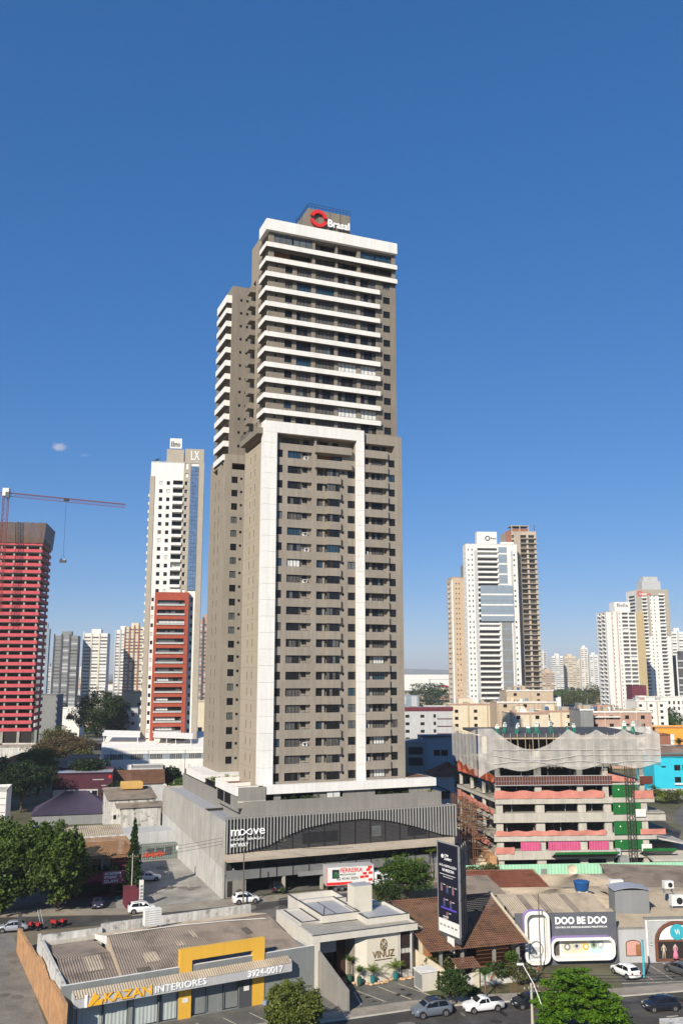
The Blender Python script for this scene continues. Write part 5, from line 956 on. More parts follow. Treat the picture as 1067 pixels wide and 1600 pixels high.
m = MB(); HM = mat('hoist_mast_steel', (.06, .05, .045), .6, .1); lattice(m, (26.0, -1.0, .2), (26.0, -1.0, 19.5), 1.1, 22, HM); m.build('hoist_mast', t)
NET = netmat('white_net', (.56, .53, .485), .58)
sag = lambda s: 25.6 - 3.9 * math.sin(math.pi * min(1, max(0, (s - .08) / .42))) if s < .5 else 25.4 - 1.15 * abs(math.sin(math.pi * (s - .5) / .15))
drape('safety_net', (-3.5, -1.6, 0), (32.2, -1.6, 0), lambda s: 16.5 + 1.5 * min(1, s * 8) + .5 * math.sin(s * 20) + .7 * s, sag, 90, NET, .5, .9)
drape('safety_net', (-3.9, 20, 0), (-3.2, -1.5, 0), lambda s: 18.6 - 1.6 * s + .4 * math.sin(s * 25), lambda s: 25.8 - 1.5 * math.sin(s * 3), 40, NET, .3, 1.1)
drape('safety_net', (32.0, -1.5, 0), (33.6, 22, 0), lambda s: 18.3, lambda s: 25.6 - .8 * math.sin(s * 9), 30, NET, .3, 1.1)
rp = MB()
for k in range(3):
    for i in range(40):
        f = lambda s: (-.6 + 32.4 * s, -2.35, (21.6 if k == 0 else 20.6 - .9 * math.sin(math.pi * min(1, s * 2)) if k == 1 else 19.0 + .5 * abs(math.sin(s * 9))))
        rp.tube([f(i / 40), f((i + 1) / 40)], .05, WHITEW, 3)
rp.build('net_rope', t)
for k in range(24):
    x = -.8 + k * 1.35 + random.uniform(-.2, .2); m = MB(); m.tube([(x, -1.2, 18), (x, -1.0, 24.6)], .06, BEIGE, 4); m.build('net_post', t)
sc = MB()
for k in range(5):
    for j in range(6):
        x = -3.6 - .3 * j + random.uniform(-.2, .2); sc.tube([(x + (k % 2) * 1.2, 1 + k * 4.6, 0), (x + (k % 2) * 1.2, 1 + k * 4.6, 11)], .07, RUST, 4); z = 1.4 + j * 1.8; sc.tube([(-1 - k * .4, .4 + k * 4.6, z), (-4.6, 1.2 + k * 4.6 + random.uniform(-1, 1), z + random.uniform(-.3, .3))], .07, RUST, 4)
        if k < 4: sc.tube([(-2.2, .6 + k * 4.6, z), (-2.9, 5 + k * 4.6, z)], .07, RUST, 4); sc.box(-4.4, -1.6, 1 + k * 4.6, 1.3 + k * 4.6, z, z + .06, WOOD)
tag(sc.build('scaffold', loc=(29.3, 176, 0), rz=4), 'rusty scaffolding up the left side of the unfinished block', 'scaffold')
sl = MB(); sl.box(-1.6, -.2, -1, 20, 0, 2.2, ORANGEW); sl.hexa([(-8, 6, 0), (-1, -2, 0), (-1, 24, 0), (-8, 24, 0), (-7.4, 14, 4.6), (-1.4, 8, 1.6), (-1.4, 23, 4), (-6, 23, 5.4)], CREAM); tag(sl.build('retaining_wall', loc=(29.3, 176, 0), rz=4), 'rough cut earth and plaster wall beside the scaffolding', 'retaining wall')
FP_ = [(1.5, 3), (3.6, 5), (5.6, 3.4), (6.6, 6), (8.2, 4.2), (9.4, 2.6), (12.6, 4), (15.6, 3), (17.6, 5), (27.6, 4), (29, 3)]
for k, (x, y) in enumerate(FP_):
    a = R(4); t2 = thing('formwork_prop', 'green and white shuttering prop standing on the top deck of the unfinished block', 'formwork prop', 29.3 + x * cs(a) - y * sn(a), 176 + x * sn(a) + y * cs(a), k * 37, 24.3, 'shuttering props on the unfinished deck'); GP = mat('prop_green', (.02, .2, .12), .6, .1)
    m = MB(); hh = random.uniform(1.5, 2.4); m.tube([(0, 0, 0), (.1, 0, hh)], .16, GP, 6); m.tube([(.5, .2, 0), (.1, 0, hh * .8)], .09, GP, 5); m.tube([(-.5, .3, 0), (.1, 0, hh * .8)], .09, GP, 5); m.build('leg', t2); m = MB(); m.box(-.35, .45, -.15, .15, hh * .62, hh * .9, WHITEW); m.box(-.2, .3, -.12, .12, hh * .95, hh * 1.1, WHITEW); m.build('head', t2)
# mint hoarding in front of it, old wall
t = thing('hoarding', 'mint green metal hoarding along the front of the unfinished block', 'hoarding', 21.5, 165.2, 4.5); m = MB(); corrugated(m, (0, 0, 0), (62, 0, 0), (62, 0, 2.5), (0, 0, 2.5), MINT, .6, .03); m.box(0, 62, .05, .12, 0, 2.5, MINT); m.build('sheet', t)
for u in (9.5, 14, 31, 36.5, 41, 46): m = MB(); Fr(0, 0).box(m, u, u + 1.1, .7, 1.7, -.06, 0, MGREY); m.build('panel', t)
# ---------------------------------------------------------------- furniture store at the lower left
KX, KY, KR = -27.95, 95.55, 28.6
t = thing('furniture_store', 'grey furniture store with yellow portal, corrugated roofs and big sign', 'shop', KX, KY, KR)
STG = mat('store_grey', (.205, .22, .215), .85, .07, .4, streak=.16); F = Fr(0, 0); m = MB()
ho = [(1.6, 6.8, .1, 3.1, .35), (7.3, 10.0, .1, 3.1, .35), (10.3, 12.1, .1, 3.1, .35), (13.6, 19.0, .1, 3.1, .6)]
wall(m, F, 0, 28.2, 0, 5.15, ho, STG); m.face([(0, .35, 0), (0, .35, 5.1), (28.2, .35, 5.1), (28.2, .35, 0)], STG); m.face([(0, 0, 5.15), (28.2, 0, 5.15), (28.2, .35, 5.15), (0, .35, 5.15)], WHITEW); m.box(28.0, 28.2, .35, 17, 0, 4.9, WHITED); m.box(27.3, 27.6, .5, 17.5, 0, 5.0, STG); m.build('front_wall', t)
CUR = mat('pale_curtain', (.40, .44, .42), .85, .08, .5)
def curtain(u0, u1, d):
    q = MB(); n = int((u1 - u0) / .07); q.sm = True
    P = lambda i: d + .018 * math.sin(i * 1.1) + .012 * math.sin(i * .37)
    for i in range(n):
        a, b = u0 + (u1 - u0) * i / n, u0 + (u1 - u0) * (i + 1) / n; q.face([F.p(a, .1, P(i)), F.p(b, .1, P(i + 1)), F.p(b, 3.1, P(i + 1)), F.p(a, 3.1, P(i))], CUR)
    q.build('curtain', t)
for u0, u1, d in ((1.6, 6.8, .26), (7.3, 10.0, .26), (10.3, 12.1, .26), (13.6, 15.3, .5), (17.2, 19.0, .5)): curtain(u0, u1, d)
m = MB(); F.quad(m, 15.3, 17.2, .1, 3.1, .58, DARK); m.box(15.3, 17.2, .58, 4, .02, .06, PAVE); m.build('doorway', t)
for u0, u1 in ((1.6, 4.2), (4.25, 6.8), (7.3, 10.0), (10.3, 12.1), (13.6, 15.3), (17.2, 19)): m = MB(); [F.box(m, a, a + .07, .1, 3.1, .08, .14, FRAME) for a in (u0, u1 - .07)]; F.box(m, u0, u1, .1, .18, .08, .14, FRAME); F.box(m, u0, u1, 3.0, 3.1, .08, .14, FRAME); m.build('window_frame', t)
m = MB(); m.box(12.2, 13.55, -.12, 0, 0, 5.7, YEL); m.box(20.6, 22.0, -.12, 0, 0, 5.7, YEL); m.box(12.2, 22, -.12, .5, 5.7, 6.85, YEL); m.box(12.2, 13.55, 0, .5, 5.16, 5.7, YEL); m.box(20.6, 22, 0, .5, 5.16, 5.7, YEL); m.box(10.1, 10.25, -.03, 0, .1, 3.1, FRAME); m.build('yellow_portal', t)
m = MB(); m.box(1.0, 24.9, -1.15, -1.05, 3.2, 4.1, LGREY); m.box(1.0, 1.1, -1.05, 0, 3.2, 4.4, LGREY); m.box(24.8, 24.9, -1.05, 0, 3.2, 4.4, LGREY); m.box(1.1, 24.8, -1.05, -.02, 3.18, 3.22, DGREY); corrugated(m, (1.0, -1.2, 4.11), (24.9, -1.2, 4.11), (24.9, -.13, 4.6), (1.0, -.13, 4.6), FIBREL, .27, .04); m.build('canopy', t)
FK = Fr(0, -1.16)
lettering('lettering', 'KAZAN', t, FK, 4.0, 3.38, 4.9, .86, 0, TEXTY, .1, .02); lettering('lettering', 'INTERIORES', t, FK, 9.25, 3.42, 5.6, .68, 0, TEXTW, .08, .012); lettering('lettering', '3924-0017', t, FK, 19.6, 3.35, 4.2, .68, 0, TEXTW, .08, .012)
m = MB(); FK.box(m, 2.05, 2.3, 3.2, 4.35, -.1, 0, TEXTW); m.build('emblem', t); m = MB(); m.hexa([FK.p(2.35, 3.25, 0), FK.p(2.7, 3.25, 0), FK.p(3.5, 4.0, 0), FK.p(3.0, 4.45, 0), FK.p(2.35, 3.25, -.1), FK.p(2.7, 3.25, -.1), FK.p(3.5, 4.0, -.1), FK.p(3.0, 4.45, -.1)], TEXTY); m.hexa([FK.p(2.9, 3.25, 0), FK.p(3.75, 3.25, 0), FK.p(3.85, 3.75, 0), FK.p(3.35, 3.7, 0), FK.p(2.9, 3.25, -.1), FK.p(3.75, 3.25, -.1), FK.p(3.85, 3.75, -.1), FK.p(3.35, 3.7, -.1)], TEXTY); m.build('emblem', t)
for u, z in ((12.6, 1.6), (19.6, 1.7)): m = MB(); F.box(m, u, u + .6, z, z + .45, -.16, -.13 if u < 13 else .0, WHITEW); m.build('notice', t)
m = MB(); m.box(19.05, 20.55, -.06, .0, .05, 3.15, DGREY); m.build('dark_panel', t)
m = MB(); m.tube([F.p(1.2, 0, -.3), F.p(1.2, 3.2, -.3)], .05, STEEL, 5); m.disc(F.p(1.2, 3.2, -.35), (F.n[0], F.n[1], 0), .18, .1, STEEL, 10); m.build('drain_pipe', t)
r = MB(); corrugated(r, (6.3, .4, 4.7), (27.2, .4, 4.7), (27.4, 11.4, 6.2), (7.4, 11.4, 6.2), FIBRE, .27, .045); corrugated(r, (27.4, 17.2, 5.0), (7.4, 17.2, 5.0), (7.4, 11.4, 6.2), (27.4, 11.4, 6.2), FIBREL, .27, .045); r.build('main_roof', t)
r = MB(); corrugated(r, (.6, .4, 4.4), (6.2, .4, 4.4), (7.0, 8.6, 5.2), (1.2, 8.6, 5.2), FIBRE, .27, .045); corrugated(r, (7.0, 16.8, 4.5), (1.6, 16.8, 4.5), (1.2, 8.6, 5.2), (7.0, 8.6, 5.2), FIBRE, .27, .03); r.build('side_roof', t)
m = MB(); m.hexa([(6.2, .4, 4), (6.5, .4, 4), (7.6, 11.2, 4), (7.2, 11.2, 4), (6.2, .4, 4.62), (6.5, .4, 4.62), (7.6, 11.2, 6.1), (7.2, 11.2, 6.1)], BEIGE); m.face([(7.3, 11.4, 5.2), (7.3, 17.2, 4.5), (7.3, 17.2, 5.0), (7.3, 11.4, 6.2)][::-1], WHITEW); m.build('valley_wall', t)
for (p, q, o_, w2) in (((9.6, 3.2), 1.6, 2.4, FIBREL), ((14, 6), 1.0, 1.2, FIBREL), ((8.2, 1.2), 1.4, 1.1, DIM), ((22.5, 6.5), .9, 1.8, DIM), ((16.4, 7.6), .5, 2.0, FIBREL)):
    z = lambda y: 4.7 + 1.5 * (y - .4) / 11 + .07; m = MB(); corrugated(m, (p[0], p[1], z(p[1])), (p[0] + q, p[1], z(p[1])), (p[0] + q, p[1] + o_, z(p[1] + o_)), (p[0], p[1] + o_, z(p[1] + o_)), w2, .27, .045); m.build('patched_sheet', t)
m = MB(); corrugated(m, (3.6, 4.2, 4.86), (5.4, 4.2, 4.86), (5.7, 8.2, 5.25), (3.9, 8.2, 5.25), FIBREL, .27, .045); m.build('patched_sheet', t)
m = MB(); m.box(1.3, 8.2, 17.2, 17.6, 0, 5.6, WHITED); m.box(8.2, 27.8, 17.6, 18.0, 0, 5.9, WHITED); m.box(1.3, 27.6, 16.9, 17.15, 4.5, 4.9, CONCL); m.build('rear_parapet', t)
m = MB(); m.hexa([(.25, .2, 0), (.6, .2, 0), (1.5, 19.9, 0), (1.15, 19.9, 0), (.25, .2, 5.0), (.6, .2, 5.0), (1.5, 19.9, 5.2), (1.15, 19.9, 5.2)], WHITED); m.build('side_parapet', t)
ax = lambda px, py, z: (KX + px * cs(R(KR)) - py * sn(R(KR)), KY + px * sn(R(KR)) + py * cs(R(KR)), z)
m = MB(); m.tube([(8, 11.3, 6.32), (16, 11.2, 6.30), (22, 10.6, 6.22), (26.5, 9.8, 6.1)], .05, WHITEW, 5); m.build('roof_pipe', t)
t = thing('roof_tank', 'white slatted condenser box standing on the ridge of the store roof', 'roof unit', *ax(12.2, 13.0, 0)[:2], KR, 5.7); m = MB(); m.box(0, 2.0, 0, 1.0, .5, 2.3, WHITEW); [m.box(-.03, 2.03, -.03, 0, .6 + .25 * k, .7 + .25 * k, LGREY) for k in range(7)]; m.build('body', t)
for a in (.05, 1.85):
    for b in (0, .85): m = MB(); m.box(a, a + .1, b, b + .1, -.3, .5, STEEL); m.build('leg', t)
x, y = ax(-.15, -.6, 0)[:2]; x2, y2 = ax(1.0, 32.6, 0)[:2]; t = thing('wall', 'long orange weathered boundary wall running back from the lower left corner', 'wall', x, y, math.degrees(math.atan2(y2 - y, x2 - x))); Ln = math.hypot(x2 - x, y2 - y); m = MB()
us = np.linspace(-2, Ln, 60); zf = lambda u: 4.3 - 1.3 * u / 32 - .5 * math.exp(-((u - 9) / 1.5) ** 2) + .3 * (12 < u < 16) + .05 * math.sin(u * .9)
for a, b in zip(us[:-1], us[1:]): m.hexa([(a, -.3, 0), (b, -.3, 0), (b, .05, 0), (a, .05, 0), (a, -.3, zf(a)), (b, -.3, zf(b)), (b, .05, zf(b)), (a, .05, zf(a))], ORANGEW)
m.build('wall', t); m = MB(); m.box(Ln - .2, Ln, -.4, 0.05, 0, 4.6, DGREY); m.build('pier', t)
sheet('store_forecourt', [ax(-2, -.02, 0)[:2], ax(-2, -9, 0)[:2], ax(29, -7.5, 0)[:2], ax(29.8, -.02, 0)[:2]], ASPHL, .018)
mk = MB()
for k in range(4): a = 13.5 + k * 3.0; p = [ax(a, -1.8, .024), ax(a + .12, -1.8, .024), ax(a + 1.0, -5.5, .024), ax(a + .88, -5.5, .024)]; mk.face(p[::-1], LINE)
struct(mk.build('parking_marking'))
t = thing('wall', 'low grey dividing wall between the store and the cream clinic', 'wall', *ax(28.9, .3, 0)[:2], -62); m = MB(); m.hexa([(0, -.12, 0), (7.4, -.12, 0), (7.4, .12, 0), (0, .12, 0), (0, -.12, 4.6), (7.4, -.12, 2.3), (7.4, .12, 2.3), (0, .12, 4.6)], GREYW); m.build('wall', t)
# ---------------------------------------------------------------- cream clinic
VX, VY, VR = -3.3, 109.1, 24.0
t = thing('clinic', 'cream clinic with canopy, dark entrance, slatted windows and bronze lettering', 'clinic', VX, VY, VR); CRM = mat('clinic_cream', (.56, .525, .455), .88, .05, .4, streak=.10); CR2 = mat('clinic_stone', (.57, .525, .435), .85, .05, .5)
F = Fr(0, 1.0); m = MB(); m.box(0, .9, 0, 5.2, 0, 5.35, CRM); m.box(5.9, 6.2, 1.2, 3.6, 0, 5.3, CR2); m.hexa([(5.9, 1.2, 0), (7.2, .6, 0), (7.2, 4, 0), (5.9, 4, 0), (5.9, 1.2, 5.3), (7.2, .6, 5.3), (7.2, 4, 5.3), (5.9, 4, 5.3)], CR2); m.box(7.2, 11.4, .6, 4, 0, 5.3, CR2); m.box(13.3, 13.6, .8, 9, 0, 5.3, CRM); m.box(11.4, 13.3, 1.0, 4, 0, 5.3, DARK); m.box(0, 13.7, 5.2, 12.4, 0, 6.2, CRM); m.build('wall', t)
m = MB(); m.box(0, 13.75, 0, .25, 5.37, 6.12, CRM); m.box(0, .25, .25, 5, 5.37, 6.12, CRM); m.box(13.5, 13.75, .25, 5, 5.37, 6.12, CRM); m.box(.25, 13.5, .25, 5.2, 5.37, 5.98, CONC); m.box(-.02, 13.77, -.02, .27, 6.12, 6.16, DGREY); m.build('canopy', t)
m = MB(); m.box(.9, 5.9, 4.5, 4.7, 0, 5.3, DARK); m.box(1.0, 2.2, 4.2, 4.45, 0, 5.2, mat('dark_brown_panel', (.06, .03, .025), .7, .1)); m.box(4.7, 5.9, 3.9, 4.4, 0, 5.2, MATS['dark_brown_panel']); m.box(.9, 1.0, 1, 4.5, 0, 5.2, MGREY); m.box(2.2, 4.7, 4.0, 4.1, 2.9, 5.2, LGREY); m.box(2.2, 4.7, 4.35, 4.45, 0, 2.9, GLASS); m.build('entrance', t)
for z0, z1 in ((.9, 2.7), (3.3, 5.2)): m = MB(); m.box(11.7, 13.0, .72, .8, z0, z1, MATS['dark_brown_panel']); [m.box(11.7 + .22 * k, 11.75 + .22 * k, .66, .72, z0, z1, BLACKM) for k in range(6)]; [m.box(11.7, 13.0, .68, .72, z0 + .3 * k, z0 + .3 * k + .05, BLACKM) for k in range(6)]; m.build('window', t)
m = MB(); [m.box(11.5 + .2 * k, 11.58 + .2 * k, .5, .64, 0, 5.3, WHITEW) for k in (0, 8)]; [m.box(11.66 + .2 * k, 11.72 + .2 * k, .74, .9, 0, 5.3, WHITEW) for k in range(8)]; m.box(13.15, 13.25, .45, .7, 0, 5.3, DGREY); m.build('slat_screen', t)
FV = Fr(0, .58); lettering('lettering', 'VINUZ', t, FV, 7.9, 2.62, 2.9, .78, 0, GOLD, .06, .005); m = MB(); FV.box(m, 8.15, 10.5, 2.36, 2.44, -.05, 0, GOLD); m.build('underline', t)
m = MB(); pt = [(9.35 + .42 * math.sin(q), .52, 4.05 + .62 * math.cos(q)) for q in np.linspace(0, 2 * math.pi, 25)]; m.tube(pt, .05, GOLD, 5); [m.tube([(9.35, .52, 3.5), (9.35 + dx, .52, 4.05), (9.35, .52, 4.6)], .04, GOLD, 5) for dx in (-.2, .2)]; m.tube([(9.0, .52, 3.55), (9.7, .52, 4.2)], .04, GOLD, 5); m.tube([(9.7, .52, 3.55), (9.0, .52, 4.2)], .04, GOLD, 5); m.build('emblem', t)
def para(x0, x1, y0, y1, z0, z1, mw, mr, w=.22, dz=.7):
    m = MB(); m.box(x0, x1, y0, y0 + w, z0, z1, mw); m.box(x0, x1, y1 - w, y1, z0, z1, mw); m.box(x0, x0 + w, y0 + w, y1 - w, z0, z1, mw); m.box(x1 - w, x1, y0 + w, y1 - w, z0, z1, mw); m.box(x0 + w, x1 - w, y0 + w, y1 - w, z1 - dz - .1, z1 - dz, mr)
    m.box(x0 - .03, x1 + .03, y0 - .03, y0 + w + .03, z1, z1 + .04, DGREY); m.box(x0 - .03, x0 + w + .03, y0 + w + .03, y1, z1, z1 + .04, DGREY); m.box(x1 - w - .03, x1 + .03, y0 + w + .03, y1, z1, z1 + .04, DGREY); return m
para(3.1, 8.2, 4.6, 12.8, 6.1, 6.95, CRM, METALR, .22, .35).build('roof_parapet', t); para(7.9, 13.7, 2.0, 8.6, 6.0, 6.75, CRM, METALR, .22, .35).build('roof_parapet', t); para(.6, 3.0, 5.2, 11.5, 5.5, 6.3, CRM, METALR).build('roof_parapet', t); para(3.4, 10, 12.8, 17.2, 4.5, 6.7, CRM, METALR).build('roof_parapet', t)
m = MB(); m.box(8.1, 10.6, 6.2, 8.2, 6.1, 9.5, CR2); m.box(8.15, 10.55, 6.25, 8.15, 9.5, 9.56, METALR); m.build('water_tower', t)
m = MB(); m.tube([(3.6, 5.4, 6.65), (5.6, 9.8, 6.65)], .05, DGREY, 4); m.tube([(5.6, 5.0, 6.65), (5.6, 12.2, 6.65)], .05, DGREY, 4); m.box(11, 13, 13, 16, 4.5, 5.2, LGREY); m.build('roof_trim', t)
vx = lambda a, b: (VX + a * cs(R(VR)) - b * sn(R(VR)), VY + a * sn(R(VR)) + b * cs(R(VR)))
sheet('clinic_forecourt', [vx(.2, 4.4), vx(-1.2, -7.2), vx(11.5, -7.0), vx(13.4, .6)], ASPHL, .022)
mk = MB()
for a0, a1, c in ((.6, 2.6, -1.8), (4.9, 6.9, -5.2), (7.8, 8.8, -5.6), (10.4, 11.4, -5.4)):
    p0, p1 = vx(a0 + 4.0 * (a0 < 1), -1.0 if a0 > 1 else -1.4), vx(a0 + (1.6 if a0 > 1 else 3.0), c - (3.5 if a0 < 1 else .6)); d = Vector((p1[0] - p0[0], p1[1] - p0[1])).normalized(); nx, ny = -d.y * .07, d.x * .07; mk.face([(p0[0] - nx, p0[1] - ny, .03), (p1[0] - nx, p1[1] - ny, .03), (p1[0] + nx, p1[1] + ny, .03), (p0[0] + nx, p0[1] + ny, .03)], LINE)
struct(mk.build('parking_marking'))
m = MB(); p = [vx(1.6, -3.4), vx(2.7, -3.5), vx(2.6, -4.5), vx(1.5, -4.4)]; m.face([(*q, .034) for q in p][::-1], mat('blue_sign_paint', (.04, .08, .25), .7, .1)); c = vx(2.1, -3.95); m.tube([(c[0] - .2, c[1] + .25, .05), (c[0] - .1, c[1], .05), (c[0] + .2, c[1] - .05, .05), (c[0] + .3, c[1] - .3, .05)], .05, WHITE, 4); struct(m.build('accessible_bay_marking'))
st = MB()
for k in range(60):
    a = 5.6 + k * .135; b = 1.0 - (.6 if a > 6.8 else 0) - random.uniform(0, .8); x, y = vx(a, b); s = random.uniform(.12, .26); z = .05; st.loft([[(x + s * r * math.cos(q * 1.05) * 1.2, y + s * r * math.sin(q * 1.05), z + h * s) for q in range(6)] for r, h in ((.7, 0), (1, .4), (.6, .9))], mat('river_stone', (.5, .34, .22), .8, .3, 1.5))
struct(st.build('stone_border'), 'stuff')
bx = mat('teal_pot', (.02, .16, .17), .35, .1)
for lb, a, b, h, L in (('potted palm in a teal pot left of the clinic lettering', 7.6, -.1, .5, 1.7), ('potted palm in a teal pot right of the clinic lettering', 10.6, -.1, .6, 1.7)): x, y = vx(a, b); palm(lb, x, y, h, L, L_YEL, 15, .03, 'potted_palm', bx, None, .1, .5)
for lb, a, b, h, L in (('tall yucca-like plant in a dark pot beside the clinic entrance', 5.2, 1.2, 1.7, 1.0), ('bushy plant in a green pot at the corner by the clinic entrance', 5.9, .0, .7, 1.0)): x, y = vx(a, b); palm(lb, x, y, h, L, L_MID, 18, .03, 'potted_palm', mat('green_pot', (.03, .10, .08), .5, .1), None, .09, .35)
t = thing('utility_cabinet', 'cream utility cabinet with grey doors at the end of the clinic parking', 'cabinet', *vx(11.7, -4.6), VR); m = MB(); m.box(0, 2.0, 0, 1.9, 0, 2.0, CRM); m.box(-.1, 2.1, -.1, 2.0, 2.0, 2.12, WHITEW); m.build('body', t); m = MB(); [Fr(0, 1.9, 0, -1).box(m, .15 + .6 * k, .7 + .6 * k, .2, 1.8, -.04, 0, MGREY) for k in range(3)]; m.build('door', t)
t = thing('wall', 'cream garden wall from the clinic down to the pavement', 'wall', *vx(13.9, 1.6), -62); m = MB(); m.hexa([(0, 0, 0), (9.2, 0, 0), (9.2, .2, 0), (0, .2, 0), (0, 0, 2.8), (9.2, 0, 1.9), (9.2, .2, 1.9), (0, .2, 2.8)], CREAM); m.build('wall', t)
# ---------------------------------------------------------------- tiled house behind its garden wall
TX, TY, TR_ = 10.7, 112.2, 17.
t = thing('tiled_house', 'bungalow with a big brown tile roof and open veranda behind the billboard', 'house', TX, TY, TR_); m = MB(); F = Fr(0, 4.2)
wall(m, F, .6, 12.2, 0, 3.9, [(2.2, 5.2, .9, 3.0, .2), (6.4, 7.6, 0, 2.6, .2)], mat('terracotta_wall', (.34, .15, .07), .85, .12)); Fr(.6, 14, 0, -1).quad(m, 0, 9.8, 0, 4.2, 0, CREAM); Fr(12.2, 4.2, 0, 1).quad(m, 0, 10, 0, 4.2, 0, CREAM); m.box(.2, .5, 4.2, 11, 0, 5.2, CREAM); m.build('wall', t); window(F, 2.2, 5.2, .9, 3.0, .18, 4, 2, CURT).build('window', t); q = MB(); F.quad(q, 6.4, 7.6, 0, 2.6, .18, DARK); q.build('door', t)
for u in (1.2, 4.0, 8.2, 11.4): m = MB(); m.box(u, u + .35, .5, .85, 0, 3.6, GREYW); m.build('column', t)
r = MB(); tiled(r, (-.6, -.3, 3.6), (12.6, -.3, 3.6), (12.9, 10.8, 6.9), (-1.2, 10.8, 6.9), TILE); tiled(r, (12.9, 16.5, 4.6), (-1.2, 16.5, 4.6), (-1.2, 10.8, 6.9), (12.9, 10.8, 6.9), TILE); r.build('roof', t)
m = MB(); m.hexa([(12.5, -.4, 3.55), (12.75, -.4, 3.55), (13.05, 10.8, 6.9), (12.8, 10.8, 6.9), (12.5, -.4, 3.8), (12.75, -.4, 3.8), (13.05, 10.8, 7.15), (12.8, 10.8, 7.15)], CREAM); m.build('verge', t)
tx = lambda a, b: (TX + a * cs(R(TR_)) - b * sn(R(TR_)), TY + a * sn(R(TR_)) + b * cs(R(TR_)))
t = thing('garden_wall', 'stained white garden wall with zigzag top and small tiled gate roof', 'wall', *tx(3.0, -2.2), 17); m = MB()
for k in range(6): a = k * 1.6; m.hexa([(a, 0, 0), (a + 1.6, 0, 0), (a + 1.6, .2, 0), (a, .2, 0), (a, 0, 1.25 + .35 * (k % 2)), (a + 1.6, 0, 1.6 - .35 * (k % 2)), (a + 1.6, .2, 1.6 - .35 * (k % 2)), (a, .2, 1.25 + .35 * (k % 2))], WHITED)
m.build('wall', t)
m = MB(); [m.hexa([(a, -.05, .6), (a + .8, -.05, 1.3), (a + .8, -.02, 1.5), (a, -.02, .8), (a, -.05, .75), (a + .8, -.05, 1.45), (a + .8, -.02, 1.6), (a, -.02, .9)], TILER) for a in (3.4, 5.6, 9)]; m.build('brick_trim', t)
m = MB(); tiled(m, (-1.0, -.8, 2.3), (2.0, -.8, 2.3), (2.0, 1.3, 2.9), (-1.0, 1.3, 2.9), TILE); m.box(-.7, -.4, -.4, .9, 0, 2.3, CREAM); m.box(1.5, 1.8, -.4, .9, 0, 2.3, CREAM); m.build('gate_roof', t)
sheet('garden', [tx(-1.5, 4), tx(1.2, -6.2), tx(17, -6.6), tx(14, 4)], mat('garden_soil', (.19, .12, .07), .95, .25, .4, mix=((.06, .075, .03), .5, .5, .1)), .02)
t = thing('table', 'round green table on the veranda of the tiled house', 'table', *tx(6.0, -1.6), 0); m = MB(); m.disc((0, 0, 1.5), (0, 0, 1), .8, .08, mat('table_green', (.04, .17, .10), .6, .1), 16); m.build('top', t); m = MB(); m.tube([(0, 0, 0), (0, 0, 1.46)], .08, BLACKM, 6); m.build('leg', t)
# billboard on its column
t = thing('billboard', 'tall dark upright billboard on a steel column beside the tiled roof', 'billboard', 12.0, 116.2, -60); F = Fr(0, 0); WB = 4.15; Z0, Z1 = 4.9, 15.3
m = MB(); F.box(m, 0, WB, Z0, Z1, 0, .12, NAVY); m.build('panel', t); m = MB(); F.box(m, .02, WB - .02, Z0 + .02, Z0 + 1.55, -.012, 0, WHITEW); m.build('white_strip', t); m = MB(); F.box(m, .5, 3.6, Z0 + 2.75, Z0 + 2.95, -.012, 0, PURPLE); m.build('purple_strip', t)
m = MB(); [F.box(m, a, a + .1, Z0 - .1, Z1 + .1, -.05, .12, STEEL) for a in (-.1, WB)]; F.box(m, -.1, WB + .1, Z1, Z1 + .12, -.05, .12, STEEL); F.box(m, -.1, WB + .1, Z0 - .7, Z0 - .02, 0, .2, DGREY); m.build('frame', t)
lettering('lettering', 'CFM', t, F, 1.35, 13.75, .8, .3, -.01, TEXTW, .01, .01); lettering('lettering', 'SUMMIT', t, F, 1.35, 13.35, 1.5, .3, -.01, TEXTW, .01, .01); lettering('lettering', 'IA É A REVOLUÇÃO', t, F, .35, 12.5, 3.4, .38, -.01, TEXTW, .01, .01); lettering('lettering', 'NA MEDICINA', t, F, .9, 12.0, 2.4, .34, -.01, TEXTW, .01, .01)
m = MB(); F.box(m, .35, 3.5, 11.62, 11.68, -.012, 0, WHITEW); F.box(m, 1.0, 3.0, 11.36, 11.41, -.012, 0, WHITEW); m.disc(F.p(.95, 13.75, -.01), (F.n[0], F.n[1], 0), .24, .02, TEXTW, 8); m.build('printed_line', t)
pc = [mat('portrait_print', (.22, .12, .13), .6, .3, 2.), mat('portrait_print_blue', (.045, .065, .17), .6, .3, 2.)]
for k, (u, z) in enumerate(((.7, 10.4), (1.85, 10.3), (3.0, 10.3), (1.2, 8.7), (2.5, 8.6), (1.75, 7.2))): m = MB(); m.disc(F.p(u, z, -.012), (F.n[0], F.n[1], 0), .2, .02, pc[0], 12); m.face([F.p(u - .22, z - .75, -.01), F.p(u + .2, z - .75, -.01), F.p(u + .2, z - .2, -.01), F.p(u - .2, z - .2, -.01)], pc[(k + (k > 3)) % 2]); F.box(m, u + .3, u + .75, z + .02, z + .12, -.012, 0, LGREY); m.build('printed_portrait', t)
m = MB(); F.box(m, .9, 2.0, 6.72, 6.84, -.012, 0, LGREY); F.box(m, .9, 1.7, 6.5, 6.6, -.012, 0, LGREY); [F.box(m, .25 + .75 * k, .7 + .75 * k, Z0 + .75, Z0 + .95, -.03, -.013, MGREY) for k in range(5)]; m.build('printed_line', t)
